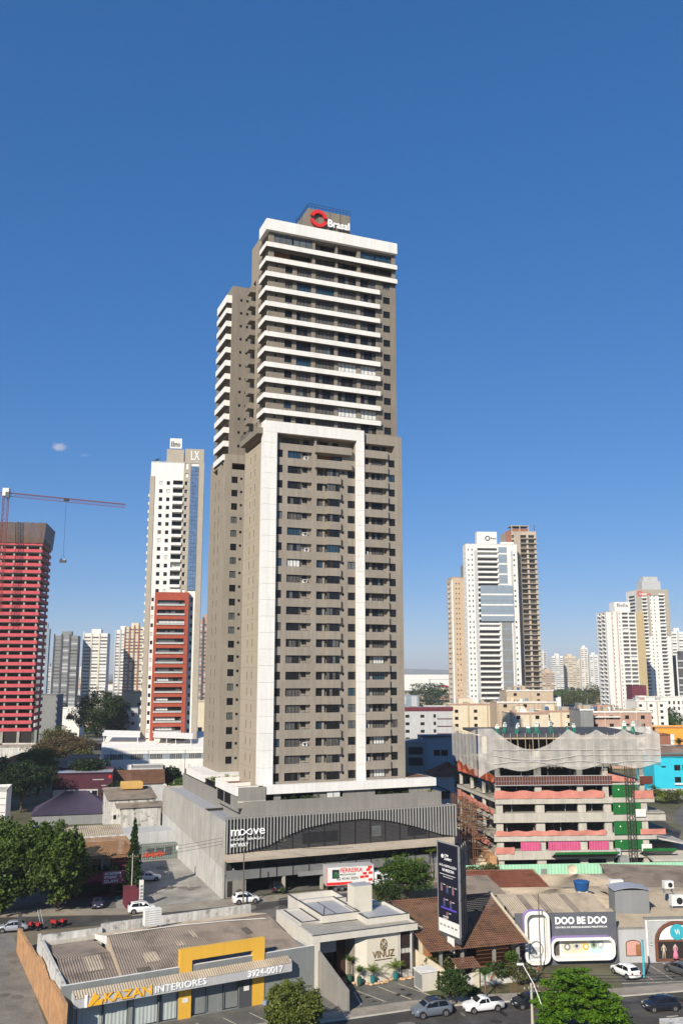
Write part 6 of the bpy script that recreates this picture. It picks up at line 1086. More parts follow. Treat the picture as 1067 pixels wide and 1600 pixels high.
m = MB(); F2 = Fr(WB + .05, .15, -.67, .74); F2.box(m, 0, 3.9, Z0 - .5, Z1 - .2, 0, .1, BLACKM); [F2.box(m, a, a + .12, Z0 - .6, Z1, -.06, .02, STEEL) for a in (0, 1.3, 2.6, 3.8)]; [F2.box(m, 0, 3.9, z, z + .1, -.06, .02, DGREY) for z in np.arange(Z0, Z1, 2.1)]; m.build('rear_frame', t)
m = MB(); m.tube([(WB * .55, 1.8, 0), (WB * .55, 1.8, Z1 - 1)], .38, DGREY, 12); [m.tube([(WB * .55, 1.8, z), F.p(a, z, .15)], .07, BLACKM, 5) for z in (5.5, 9, 13) for a in (.3, 3.8)]; m.build('column', t)
m = MB(); F.box(m, 2.0, 3.3, 3.1, 4.7, -.25, -.15, WHITEW); m.build('small_sign', t)
# ---------------------------------------------------------------- centre with the lilac and white frames, boutique beside it
DX, DY, DR = 22.5, 119.0, 4.0
t = thing('childrens_centre', 'dark grey shop front with rounded white and lilac window frames', 'shop', DX, DY, DR); F = Fr(0, 0); DG = mat('speckled_grey_front', (.105, .11, .125), .85, .14, .8, fine=.25)
m = MB(); wall(m, F, -.6, 12.4, 0, 6.1, [], DG); m.box(-.6, 12.4, .02, .35, 0, 6.05, DG); Fr(-.6, 14, 0, -1).quad(m, 0, 14, 0, 5.2, 0, LGREY); Fr(12.4, 0, 0, 1).quad(m, 0, 14, 0, 5.4, 0, LGREY); m.build('wall', t)
def rrect(u0, u1, z0, z1, r, n=6):
    o = []
    for cx, cz, a0 in ((u1 - r, z1 - r, 0), (u0 + r, z1 - r, 90), (u0 + r, z0 + r, 180), (u1 - r, z0 + r, 270)):
        for q in range(n + 1): a = R(a0 + 90 * q / n); o.append((cx + r * math.cos(a), cz + r * math.sin(a)))
    return o
def frame_ring(o, i, d0, d1, mo, mi, t, name):
    m = MB(); n = len(o)
    for k in range(n):
        j = (k + 1) % n; P = F.p
        m.face([P(*o[k], d0), P(*o[k], d1), P(*o[j], d1), P(*o[j], d0)][::-1], mo); m.face([P(*o[k], d0), P(*o[j], d0), P(*i[j], d0), P(*i[k], d0)][::-1], mi); m.face([P(*i[k], d0), P(*i[j], d0), P(*i[j], d1), P(*i[k], d1)][::-1], mi)
    return m.build(name, t)
frame_ring(rrect(.3, 3.5, .3, 6.6, 1.0), rrect(.65, 3.2, .6, 6.2, .75), -1.0, 0, LILAC, WHITE, t, 'upright_frame'); m = MB(); F.quad(m, .6, 3.25, .5, 6.3, -.12, WHITE); m.build('upright_panel', t)
m = MB(); m.tube([F.p(1.9 + .85 * math.cos(a), 1.9 + .95 * math.sin(a), -.2) for a in np.linspace(0, 2 * math.pi, 20)], .07, MGREY, 5); F.box(m, 1.2, 2.7, .8, 1.3, -.2, -.13, LGREY); F.box(m, 1.5, 2.3, 1.6, 2.2, -.2, -.13, LGREY); m.build('mural', t)
frame_ring(rrect(3.6, 11.8, .7, 3.4, .9), rrect(3.9, 11.5, 1.05, 3.05, .65), -1.0, 0, LILAC, WHITE, t, 'long_frame'); m = MB(); F.quad(m, 3.8, 11.6, .9, 3.2, -.08, WHITE); F.quad(m, 5.2, 8.3, 1.3, 2.9, -.10, CREAM); F.quad(m, 8.9, 10.5, 1.3, 2.9, -.10, mat('pale_blue_print', (.42, .55, .56), .5, .05)); F.box(m, 4.0, 4.9, 1.1, 3.0, -.12, -.09, DIM); m.build('long_panel', t)
for k, (u, z, c) in enumerate(((5.9, 2.1, MGREY), (7.1, 2.2, LGREY), (8.3, 2.1, YEL), (9.3, 2.3, mat('sage', (.25, .32, .2), .7)), (10.2, 2.3, LGREY))): m = MB(); m.disc(F.p(u, z, -.13), (F.n[0], F.n[1], 0), .42, .04, c, 14); m.disc(F.p(u, z, -.16), (F.n[0], F.n[1], 0), .2, .04, WHITE if k % 2 == 0 else DGREY, 10); m.build('mask_decoration', t)
lettering('lettering', 'DOO BE DOO', t, F, 4.5, 4.75, 6.7, .88, 0, TEXTW, .1, .035); lettering('lettering', 'CENTRO DE ESPECIALIDADES PEDIÁTRICAS', t, F, 4.5, 4.28, 6.7, .24, 0, TEXTW, .05, .01)
r = MB(); corrugated(r, (-.6, .4, 5.5), (12.4, .4, 5.5), (11.6, 6.6, 6.9), (-1.4, 6.6, 6.9), FIBREL, .3, .045); r.build('roof', t); dx = lambda a, b: (DX + a * cs(R(DR)) - b * sn(R(DR)), DY + a * sn(R(DR)) + b * cs(R(DR)))
for u in (1.8, 4.0, 7.6): m = MB(); corrugated(m, (u, .8, 5.66), (u + .9, .8, 5.66), (u + .2, 6.2, 6.88), (u - .7, 6.2, 6.88), FIBRE, .3, .045); m.build('patched_sheet', t)
t = thing('boutique', 'pale grey boutique with two brown arched display windows', 'shop', *dx(12.45, 0), DR); F = Fr(0, 0); PG = mat('boutique_grey', (.43, .43, .43), .85, .05, .4, streak=.14); m = MB()
def arch(u0, u1, z0, z1, rise, n=10): return [(u0, z0), (u1, z0)] + [(u0 + (u1 - u0) * (.5 + .5 * math.cos(math.pi * q / n)), z1 + rise * math.sin(math.pi * q / n)) for q in range(n + 1)]
m.box(.2, 3.6, .02, .3, 0, 4.0, PG); m.box(3.6, 12, -.12, .3, 0, 5.2, PG); m.box(3.6, 12, -.25, .35, 5.2, 5.35, GREYW); m.box(3.7, 3.9, -.2, -.12, 0, 5.1, WHITEW); m.box(4.1, 12, -.2, -.12, 4.95, 5.05, WHITEW); m.box(.1, 3.6, -.04, .35, 4.0, 4.12, GREYW); m.box(0.2, .6, .3, 5, 0, 3.9, PG); m.build('wall', t)
for (u0, u1, z0, z1, rs, nm) in ((1.1, 2.9, .9, 2.3, .35, 's'), (5.1, 10.4, .5, 2.6, 2.0, 'b')):
    i = arch(u0, u1, z0, z1, rs); o = arch(u0 - .25 * (nm == 'b') - .08, u1 + .25 * (nm == 'b') + .08, z0 - .25 * (nm == 'b') - .05, z1, rs + .28 * (nm == 'b') + .08); m = MB(); n = len(i); y0 = -.3 if nm == 'b' else -.1
    for k in range(n): j = (k + 1) % n; m.face([(*[o[k][0], y0], o[k][1]), (o[j][0], y0, o[j][1]), (i[j][0], y0, i[j][1]), (i[k][0], y0, i[k][1])], BROWNA); m.face([(o[k][0], y0, o[k][1]), (o[k][0], 0, o[k][1]), (o[j][0], 0, o[j][1]), (o[j][0], y0, o[j][1])], BROWNA)
    m.face([(a, y0 + .04, b) for a, b in i], DARK if nm == 'b' else mat('salmon_backdrop', (.55, .30, .24), .7, .15)); m.build('arched_window', t)
m = MB(); [m.face([(a, -.27, b) for a, b in [(5.3, 2.75), (10.2, 2.75)] + [(7.75 + 2.4 * math.cos(math.pi * q / 10), 2.8 + 1.7 * math.sin(math.pi * q / 10)) for q in range(1, 10)]], WHITE)]; m.box(5.15, 10.35, -.33, -.26, 2.5, 2.72, BROWNA); m.build('transom', t)
m = MB(); m.disc((7.7, -.34, 3.65), (0, 1, 0), .95, .06, TEAL, 24); m.build('emblem', t); lettering('lettering', 'Vi', t, Fr(0, -.37), 7.35, 3.35, .6, .62, 0, TEXTW, .03)
m = MB(); m.box(2.3, 2.9, -.14, -.1, .9, 2.2, WOOD); m.build('door', t); m = MB(); m.box(4.2, 4.5, -.14, -.12, 2.0, 2.4, MGREY); m.box(4.2, 4.5, -.15, -.13, 2.15, 2.25, WHITE); m.build('plaque', t)
SK = mat('mannequin', (.55, .45, .36), .6, .05); PK = mat('pink_dress', (.62, .20, .30), .8, .1)
for lb, u, dress in (('nude mannequin at the left of the arched display window', 5.7, None), ('mannequin in a long pink dress in the arched window', 7.2, PK), ('nude mannequin at the right of the arched display window', 8.7, None)):
    t2 = thing('mannequin', lb, 'mannequin', *dx(12.45 + u, -.62), DR + 4, .62); bm_ = bpy.data.meshes.new('body'); 
    vs = [(0, 0, .95), (0, 0, 1.25), (0, 0, 1.45), (0, 0, 1.56), (0, 0, 1.68), (.19, 0, 1.42), (.27, -.03, 1.15), (.26, -.1, .92), (-.19, 0, 1.42), (-.27, .02, 1.15), (-.34, -.08, .95), (.1, 0, .88), (.11, -.02, .5), (.1, .02, .06), (-.1, 0, .88), (-.15, -.02, .5), (-.2, 0, .06), (.1, -.12, .03), (-.22, -.12, .03)]
    es = [(0, 1), (1, 2), (2, 3), (3, 4), (2, 5), (5, 6), (6, 7), (2, 8), (8, 9), (9, 10), (0, 11), (11, 12), (12, 13), (0, 14), (14, 15), (15, 16), (13, 17), (16, 18)]; rd = [.13, .11, .13, .055, .10, .06, .045, .03, .06, .045, .03, .09, .065, .04, .09, .065, .04, .035, .035]
    bm_.from_pydata(vs, es, []); ob = bpy.data.objects.new('body', bm_); COL.objects.link(ob); ob.parent = t2; md = ob.modifiers.new('skin', 'SKIN'); sv = bm_.skin_vertices or bm_.attributes
    for k, v in enumerate(bm_.skin_vertices[0].data if bm_.skin_vertices else []): v.radius = (rd[k], rd[k] * .85); v.use_root = (k == 0)
    ob.modifiers.new('sub', 'SUBSURF').levels = 1; ob.modifiers['sub'].render_levels = 1; bm_.materials.append(SK)
    if dress: q = MB(); q.loft([[(r * math.cos(a * math.pi / 6), r * .75 * math.sin(a * math.pi / 6), z) for a in range(12)] for z, r in ((.02, .42), (.5, .30), (.95, .19), (1.12, .15), (1.4, .18), (1.46, .14))], dress); q.sm = True; q.build('dress', t2)
x, y = dx(12.45 + 1.0, -5.6); t = thing('sign', 'tall teal pylon sign between the boutique parking bays', 'sign', x, y, 70); m = MB(); m.box(-.5, .5, -.1, .1, .2, 4.2, TEAL); m.build('panel', t); m = MB(); m.box(-.35, .35, -.07, .07, 0, .2, BLACKM); m.build('foot', t)
sheet('boutique_forecourt', [dx(11.6, 0), dx(9.6, -9.4), dx(30, -8.2), dx(30, 0)], ASPHL, .024)
mk = MB()
for k in range(6): p0, p1 = dx(13.4 + k * 2.5, -.8), dx(12.2 + k * 2.5 + 1.9, -6.6); mk.face([(p0[0], p0[1], .03), (p0[0] + .12, p0[1], .03), (p1[0] + .12, p1[1], .03), (p1[0], p1[1], .03)][::-1], LINE)
p = [dx(10, -7.4), dx(30, -6.9), dx(30, -6.75), dx(10, -7.25)]; mk.face([(*q, .031) for q in p], LINE); struct(mk.build('parking_marking'))
# the roofscape behind them
rf = [('flat yellowish roofed workshop behind the grey shop front', 24.5, 128.6, 4, 15, 12, 4.2, FIBREL, 1.2, 'hip'), ('workshop with rust red tile roof behind the brown tile house', 20.5, 140, 4, 11.5, 12, 3.2, TILER, 1.2, 'm'), ('low workshop with pale sheets right of the pale hip roof', 39.0, 128, 4, 13, 14, 3.8, FIBREL, 1.2, 'x'), ('boutique back building with pale sheet roof', 35.4, 121.2, 4, 22, 5.6, 3.9, FIBREL, .8, 'm'), ('long hangar with curved grey sheets at the right edge', 42.6, 143, -6, 30, 16, 3.0, FIBRE, 1.0, 'm'), ('pale hip roofed workshop in the middle of the rooftops', 30.5, 141, 3, 15, 14, 3.0, FIBREL, 1.6, 'hip'), ('shed with grey sheets just behind the billboard house', 16.5, 134.5, 8, 7, 9, 4.6, FIBRE, .6, 'm')]
for lb, x, y, rz, w_, d_, h_, rm, rise, gb in rf: house(lb, x, y, rz, w_, d_, h_, GREYW, rm, rise, .4, gable=gb, tex='tile' if rm is TILER else 'sheet')
t = thing('stair_tower', 'grey box stair tower with a curved sheet roof among the rooftops', 'roof hut', *dx(14.4, 5.4), 2); m = MB(); m.box(0, 4.6, 0, 2.6, 3.5, 7.4, MGREY); m.build('wall', t); m = MB(); n = 8; [m.hexa([(-.2 + 5 * k / n, -.3, 7.4 + .35 * math.sin(math.pi * k / n)), (-.2 + 5 * (k + 1) / n, -.3, 7.4 + .35 * math.sin(math.pi * (k + 1) / n)), (-.2 + 5 * (k + 1) / n, 3, 7.4 + .35 * math.sin(math.pi * (k + 1) / n)), (-.2 + 5 * k / n, 3, 7.4 + .35 * math.sin(math.pi * k / n)), (-.2 + 5 * k / n, -.3, 7.46 + .35 * math.sin(math.pi * k / n)), (-.2 + 5 * (k + 1) / n, -.3, 7.46 + .35 * math.sin(math.pi * (k + 1) / n)), (-.2 + 5 * (k + 1) / n, 3, 7.46 + .35 * math.sin(math.pi * (k + 1) / n)), (-.2 + 5 * k / n, 3, 7.46 + .35 * math.sin(math.pi * k / n))], METALR) for k in range(n)]; m.build('roof', t)
for lb, px, py, z, s in (('square condenser unit on the pale roof left of the stair tower', 962, 1392, 5.8, 1.6), ('white condenser unit with round fan beside the stair tower', 971, 1408, 5.2, 1.2), ('white roof unit on the long hangar', 1043, 1388, 6.6, 1.1), ('grey slatted unit right of the stair tower', 1057, 1415, 5.0, 1.5)):
    x, y = G(px, py, z); t = thing('air_conditioner', lb, 'air conditioner', x, y, 6, z - .1); m = MB(); m.box(-s * .6, s * .6, -.4, .4, .15, s, WHITEW); m.box(-s * .6, -s * .5, -.3, .3, -.5, .15, STEEL); m.box(s * .5, s * .6, -.3, .3, -.5, .15, STEEL); m.build('body', t); m = MB(); m.disc((s * .15, -.42, .15 + s * .42), (0, 1, 0), s * .3, .03, BLACKM, 16); m.build('fan', t)
x, y = G(908, 1385, 6.5); t = thing('water_tank', 'blue round water tank on a stand among the pale roofs', 'water tank', x, y, 0, 6.0); m = MB(); m.loft([[(r * math.cos(a * math.pi / 9), r * math.sin(a * math.pi / 9), z) for a in range(18)] for z, r in ((0, .85), (.1, .9), (1.1, 1.1), (1.2, 1.15), (1.25, 1.0), (1.4, .3))], mat('tank_blue', (.02, .09, .26), .4, .08)); m.sm = True; m.build('body', t); m = MB(); m.box(-.7, .7, -.7, .7, -1.6, 0, CONCL); m.build('stand', t)
t = thing('satellite_dish', 'pale satellite dish on the old wall before the mint hoarding', 'satellite dish', *G(892, 1362, 3.0), 0, 2.6); m = MB(); m.loft([[(r * math.cos(a * math.pi / 8), -.5 + dd, .9 + r * math.sin(a * math.pi / 8)) for a in range(16)] for r, dd in ((.85, -.25), (.6, -.1), (.3, 0), (.02, .04))], CREAM, False); m.tube([(0, -.46, .9), (0, -1.1, .9)], .04, STEEL, 4); m.build('dish', t); m = MB(); m.tube([(0, -.2, -.3), (0, -.45, .8)], .06, STEEL, 5); m.build('mast', t)
t = thing('wall', 'old ochre stone wall topped with dirt before the mint hoarding', 'wall', *G(838, 1376, 2.2), 4); m = MB(); m.box(0, 22, 0, .5, 0, 2.9, ORANGEW); m.build('wall', t)

# ---------------------------------------------------------------- vehicles
CARS = {  # stations: x, belt z, top z, half width at belt, half width of the top
 'hatch': (3.95, [(-1.97, .55, .62, .70, .60), (-1.93, .80, .86, .78, .70), (-1.78, .93, 1.05, .83, .70), (-1.40, .95, 1.40, .85, .62), (-.60, .94, 1.49, .86, .63), (.10, .93, 1.47, .86, .63), (.50, .92, 1.36, .86, .62), (1.12, .90, .97, .85, .74), (1.62, .80, .86, .82, .70), (1.90, .66, .72, .76, .62), (1.97, .50, .55, .68, .55)], (-1.22, 1.22), .31, (-1.5, .95, -1.2, .42), (.54, 1.10), (-1.80, -1.42)),
 'suv': (4.3, [(-2.14, .62, .70, .74, .62), (-2.10, .95, 1.02, .84, .76), (-1.98, 1.05, 1.20, .88, .74), (-1.62, 1.06, 1.58, .90, .68), (-.6, 1.05, 1.66, .90, .69), (.15, 1.04, 1.64, .90, .69), (.60, 1.03, 1.52, .90, .68), (1.20, 1.02, 1.08, .89, .80), (1.75, .95, 1.01, .87, .76), (2.05, .80, .86, .80, .66), (2.14, .58, .64, .72, .60)], (-1.30, 1.33), .36, (-1.72, 1.08, -1.45, .52), (.64, 1.18), (-2.0, -1.64)),
 'sedan': (4.3, [(-2.14, .55, .62, .70, .60), (-2.10, .84, .90, .78, .70), (-1.55, .93, .99, .83, .72), (-.95, .94, 1.36, .85, .62), (-.35, .94, 1.45, .86, .62), (.25, .93, 1.43, .86, .62), (.62, .92, 1.32, .86, .61), (1.25, .90, .95, .85, .74), (1.8, .78, .83, .82, .70), (2.06, .66, .70, .76, .62), (2.14, .50, .55, .68, .55)], (-1.28, 1.30), .31, (-1.25, 1.0, -.85, .55), (.66, 1.22), (-1.5, -.97)),
 'pickup': (4.5, [(-2.24, .62, .70, .76, .70), (-2.20, .98, 1.03, .84, .82), (-.75, .98, 1.03, .85, .83), (-.70, .98, 1.03, .85, .70), (-.52, .98, 1.42, .86, .64), (.10, .97, 1.50, .86, .64), (.35, .96, 1.44, .86, .63), (1.05, .93, 1.0, .86, .76), (1.75, .86, .92, .83, .72), (2.12, .70, .76, .77, .64), (2.22, .52, .58, .68, .56)], (-1.40, 1.38), .33, (-.50, .95, -.42, .34), (.38, 1.02), (-.68, -.54))}
def car(label, x, y, rz, kind, paint, z=.02, group=None, roofp=None, name='car', cat='car'):
    t = thing(name, label, cat, x, y, rz, z, group); L, st, wx, wr, (sb0, sb1, s0, s1), (w0, w1), (r0, r1) = CARS[kind]; m = MB(); rings = []
    for (X, b, tp, wb, wt) in st:
        zb = .22 if abs(X) < L / 2 - .25 else .30; h = [(wb * .86, zb), (wb * .985, zb + .12), (wb, (zb + b) / 2 + .05), (wb * .985, b - .05), (wb * .955, b), (wt, max(b, tp - .07)), (wt * .86, tp - .015), (wt * .4, tp + .012)]
        rings.append([(X, -q, z_) for q, z_ in h] + [(X, q, z_) for q, z_ in h[::-1]])
    m.loft(rings, paint); m.sm = False; b = m.build('body', t)
    for p in b.data.polygons: p.use_smooth = True
    xs = [s[0] for s in st]; ip = lambda X, k: float(np.interp(X, xs, [s[k] for s in st]))
    for sg in (-1, 1):                                                     # side glass, split by the pillar
        mid = (s0 + s1) / 2 - .05
        for a, c, a2, c2 in ((sb0, mid - .03, s0, mid - .03), (mid + .03, sb1, mid + .03, s1)):
            g_ = MB(); P = lambda X, top: (X, sg * ((ip(X, 4) + .018) if top else (ip(X, 3) * .957 + .012)), (ip(X, 2) - .09) if top else ip(X, 1) + .03)
            g_.face([P(a, 0), P(c, 0), P(c2, 1), P(a2, 1)][::(-1 if sg > 0 else 1)], CARGL); g_.build('side_window', t)
        hd = MB(); hd.box(L / 2 - .22, L / 2 - .06, sg * .5 - .14, sg * .5 + .14, .60, .74, LAMPW); hd.build('headlight', t); hd = MB(); hd.box(-L / 2 - .005, -L / 2 + .12, sg * .6 - .12, sg * .6 + .12, .66, .90, LAMPR); hd.build('tail_light', t)
        mr = MB(); mr.box(w1 - .28, w1 - .12, sg * .93 - .09, sg * .93 + .09, ip(w1, 1) + .02, ip(w1, 1) + .16, paint); mr.build('mirror', t)
    g_ = MB(); P = lambda X, s, k: (X + .012, s * (.80 if k else .82) * (ip(X, 4) + (.0 if k else .02)), ip(X, 2) + .022); g_.face([P(w0 + .04, 1, 1), P(w0 + .04, -1, 1), P(w1 - .06, -1, 0), P(w1 - .06, 1, 0)], CARGL); g_.build('windscreen', t)
    g_ = MB(); P = lambda X, s: (X - .012, s * .82 * ip(X, 4), ip(X, 2) + .022); g_.face([P(r0 + .03, 1), P(r0 + .03, -1), P(r1 - .05, -1), P(r1 - .05, 1)], CARGL); g_.build('rear_window', t)
    for X in wx:
        for sg in (-1, 1):
            wy = sg * (ip(X, 3) - .07); a = MB(); a.disc((X, sg * (ip(X, 3) - .06), wr + .02), (0, 1, 0), wr + .075, .13, BLACKM, 20); a.build('wheel_arch', t); w = MB(); w.disc((X, wy, wr), (0, 1, 0), wr, .2, TYRE, 20); wo = w.build('wheel', t); rm = MB(); rm.disc((X, wy + sg * .1, wr), (0, 1, 0), wr * .64, .03, RIM, 14); [rm.box(X - .02, X + .02, wy + sg * .112 - .008, wy + sg * .112 + .008, wr - wr * .6, wr + wr * .6, BLACKM)]; rm.build('rim', wo)
    bb = MB(); bb.box(L / 2 - .10, L / 2 + .01, -.45, .45, .34, .52, BLACKM); bb.build('grille', t); bb = MB(); bb.box(L / 2 - .02, L / 2 + .025, -.2, .2, .40, .50, LGREY); bb.box(-L / 2 - .02, -L / 2 + .02, -.2, .2, .52, .62, LGREY); bb.build('number_plate', t)
    sk = MB(); sk.box(-L / 2 + .35, L / 2 - .35, -.74, .74, .17, .30, BLACKM); sk.build('sill', t)
    if kind == 'pickup': q = MB(); q.box(-2.1, -.74, -.68, .68, 1.035, 1.06, BLACKM); q.build('bed_cover', t)
    if kind == 'suv': q = MB(); [q.tube([(-1.3, s * .62, 1.66), (-.5, s * .62, 1.72), (.3, s * .62, 1.68)], .025, BLACKM, 5) for s in (-1, 1)]; q.build('roof_rail', t)
    if roofp:
        q = MB(); ss = [s for s in st if -1.7 < s[0] < .7]
        for a, c in zip(ss[:-1], ss[1:]): q.face([(a[0], -a[4] - .012, a[2] - .055), (a[0], a[4] + .012, a[2] - .055), (c[0], c[4] + .012, c[2] - .055), (c[0], -c[4] - .012, c[2] - .055)][::-1], roofp); q.face([(a[0], -a[4] * .9, a[2] + .03), (a[0], a[4] * .9, a[2] + .03), (c[0], c[4] * .9, c[2] + .03), (c[0], -c[4] * .9, c[2] + .03)][::-1], roofp)
        q.build('roof_panel', t)
    return t
car('blue-grey suv with a black roof parked by the clinic pavement', 9.6, 102.6, 198, 'suv', PGREY, roofp=PBLACK)
car('white pickup with a black bed cover parked between the suv and a black hatchback', 15.3, 104.0, 196, 'pickup', PWHITE, name='pickup', cat='pickup')
car('black hatchback parked beside the big bright green tree', 20.6, 105.1, 194, 'hatch', PBLACK)
car('black hatchback driving along the street at the right', 34.7, 104.2, 188, 'hatch', mat('deep_blue_black_paint', (.012, .016, .026), .22, .04, coat=.8))
x, y = G(977, 1525); car('white hatchback parked at an angle before the grey shop front', x, y, 112, 'hatch', PWHITE)
x, y = G(1063, 1522); car('graphite sedan in a boutique parking bay at the right edge', x, y, 118, 'sedan', PGRAPH)
x, y = G(453, 1466); car('white sedan in the alley between the store and the clinic', x, y, -64, 'sedan', PWHITE)
x, y = G(222, 1426); car('white suv on the rear street before the burgundy gate', x, y, 18, 'suv', PWHITE)
x, y = G(384, 1411); car('white suv waiting beside the podium entrance and lamp pole', x, y, 20, 'suv', PWHITE)
x, y = G(232, 1376); car('white pickup parked in the concrete lot beside the cypress', x, y, 10, 'pickup', PWHITE, name='pickup', cat='pickup')
x, y = G(430, 1392); car('black suv parked in the open ground floor of the podium', x, y, 112, 'suv', PBLACK)
x, y = G(20, 1455); car('silver sedan on the rear street at the left edge', x, y, 195, 'sedan', PSILV)
x, y = G(152, 1417); car('dark violet hatchback in the shade before the academy', x, y, -70, 'hatch', mat('violet_car_paint', (.03, .025, .05), .25, .04, coat=.8))
for lb, px, py, p in (('silver car seen small on the far shaded street', 150, 1196, PSILV), ('dark car seen small on the far shaded street', 172, 1193, PBLACK), ('white car seen small on the far shaded street', 128, 1192, PWHITE)):
    pass
x, y = G(8, 1283); car('white van roof between the left block and the purple roof', *G(60, 1300), 60, 'suv', PSILV)
# removal lorry
LX, LY = G(546, 1392); t = thing('lorry', 'white removal lorry with red lettering parked before the podium', 'lorry', LX + .3, LY + 1.0, 14); F = Fr(-4.6, -1.25); BXG = mat('lorry_box', (.66, .66, .64), .5, .05, .6)
m = MB(); m.box(-4.6, 3.6, -1.25, 1.25, 1.05, 4.0, BXG); m.box(-4.65, 3.65, -1.3, 1.3, 3.95, 4.05, LGREY); m.box(-4.65, -4.6, -1.2, 1.2, 1.1, 3.95, LGREY); m.build('box_body', t)
m = MB(); F.box(m, .1, 4.4, 1.1, 1.55, -.015, 0, TEXTR); F.box(m, 0, .12, 1.1, 3.9, -.015, 0, TEXTR); F.box(m, 4.5, 7.6, 1.1, 1.25, -.015, 0, TEXTR); [F.box(m, a, a + .7, z, z + .4, -.015, 0, TEXTR) for a, z in ((6.9, 3.1), (6.3, 2.55), (6.6, 2.05), (5.8, 2.0), (7.3, 2.6), (7.2, 3.5), (7.3, 1.5))]; m.build('red_stripe', t)
m = MB(); F.box(m, 1.0, 2.2, 2.15, 3.55, -.02, 0, TEXTK); m.face([F.p(1.2, 2.4, -.03), F.p(1.6, 2.25, -.03), F.p(1.6, 2.8, -.03), F.p(1.2, 2.95, -.03)], GREENP); m.face([F.p(1.65, 2.25, -.03), F.p(2.05, 2.4, -.03), F.p(2.05, 2.95, -.03), F.p(1.65, 2.8, -.03)], mat('emblem_green', (.04, .12, .07), .6)); m.face([F.p(1.25, 3.0, -.03), F.p(1.62, 2.86, -.03), F.p(2.0, 3.0, -.03), F.p(1.62, 3.2, -.03)], mat('emblem_green2', (.08, .2, .12), .6)); m.build('emblem', t)
lettering('lettering', 'FERREIRA', t, F, 2.35, 3.05, 3.9, .68, -.005, TEXTR, .02, .02); lettering('lettering', 'MUDANÇAS', t, F, 2.35, 2.52, 2.7, .36, -.005, TEXTK, .02, .005); lettering('lettering', '62 4141.9291', t, F, 1.8, 1.85, 3.7, .46, -.005, TEXTK, .02, .01)
m = MB(); m.loft([[(X, -1.1 * s, .75), (X, 1.1 * s, .75), (X, 1.1 * s, zt), (X, .9 * s, zt + .12), (X, -.9 * s, zt + .12), (X, -1.1 * s, zt)] for X, s, zt in ((3.75, 1, 2.6), (4.9, 1, 2.6), (5.25, .98, 2.2), (5.5, .96, 1.6), (5.55, .9, .9))], PWHITE); m.build('cab', t); m = MB(); m.face([(5.27, -.9, 2.2), (5.27, .9, 2.2), (5.53, .92, 1.65), (5.53, -.92, 1.65)][::-1], CARGL); m.face([(4.2, -1.115, 1.6), (5.1, -1.1, 1.6), (4.95, -1.1, 2.4), (4.2, -1.115, 2.45)], CARGL); m.build('cab_window', t)
m = MB(); m.box(-4.5, 5.2, -.5, .5, .6, 1.05, BLACKM); m.box(-3.0, 1.0, -1.2, -1.1, .55, .95, DGREY); m.build('chassis', t)
for X in (-3.0, -1.9, 4.4):
    for s in (-1, 1): w = MB(); w.disc((X, s * 1.05, .48), (0, 1, 0), .48, .3, TYRE, 18); wo = w.build('wheel', t); q = MB(); q.disc((X, s * 1.21, .48), (0, 1, 0), .24, .02, RIM, 12); q.build('rim', wo)
x, y = G(596, 1385); car('white van half hidden behind the lorry cab', x + 1.0, y + 2.5, 40, 'suv', PWHITE)
def motorbike(label, x, y, rz, pm, group=None):
    t = thing('motorcycle', label, 'motorcycle', x, y, rz, .02, group)
    for X in (-.62, .65): m = MB(); m.disc((X, 0, .31), (0, 1, 0), .31, .11, TYRE, 14, .2); w = m.build('wheel', t); m = MB(); m.disc((X, 0, .31), (0, 1, 0), .2, .05, RIM, 10); m.build('rim', w)
    m = MB(); m.tube([(.65, 0, .31), (.45, 0, .95)], .04, STEEL, 5); m.tube([(-.62, 0, .31), (0, 0, .4), (.4, 0, .75)], .05, BLACKM, 5); m.box(-.2, .2, -.14, .14, .25, .55, BLACKM); m.tube([(.42, -.32, 1.0), (.45, 0, .97), (.42, .32, 1.0)], .025, BLACKM, 5); m.build('frame', t)
    m = MB(); m.loft([[(X, w_ * cs(a), z + h * sn(a)) for a in np.linspace(0, 2 * math.pi, 9)[:-1]] for X, w_, h, z in ((-.1, .1, .08, .74), (.1, .16, .14, .78), (.35, .14, .12, .8), (.48, .06, .06, .82))], pm); m.sm = True; m.build('tank', t); m = MB(); m.box(-.7, -.05, -.13, .13, .7, .8, BLACKM); m.build('seat', t); m = MB(); m.box(-1.0, -.6, -.22, .22, .75, 1.15, pm); m.build('delivery_box', t); return t
for k, (px, py) in enumerate(((54, 1452), (63, 1453), (83, 1448), (92, 1449), (101, 1447))): x, y = G(px, py); motorbike('red delivery motorcycle standing in the row at the rear street kerb', x, y, 70 + 14 * (k % 3), mat('bike_red', (.34, .03, .03), .4, .1), 'red motorcycles at the kerb')
x, y = G(421, 1578); motorbike('pale blue motorcycle parked at the store beside the bushy tree', x, y, 60, BLUEGREY)
t = thing('ladder', 'pale ladder leaning in the shade of the big left trees', 'ladder', *G(66, 1445), 60); m = MB(); [m.tube([(s, 0, 0), (s, .8, 2.0)], .04, STEEL, 4) for s in (-.25, .25)]; [m.tube([(-.25, .8 * k / 9, 2.0 * k / 9), (.25, .8 * k / 9, 2.0 * k / 9)], .03, STEEL, 4) for k in range(1, 9)]; m.build('frame', t)
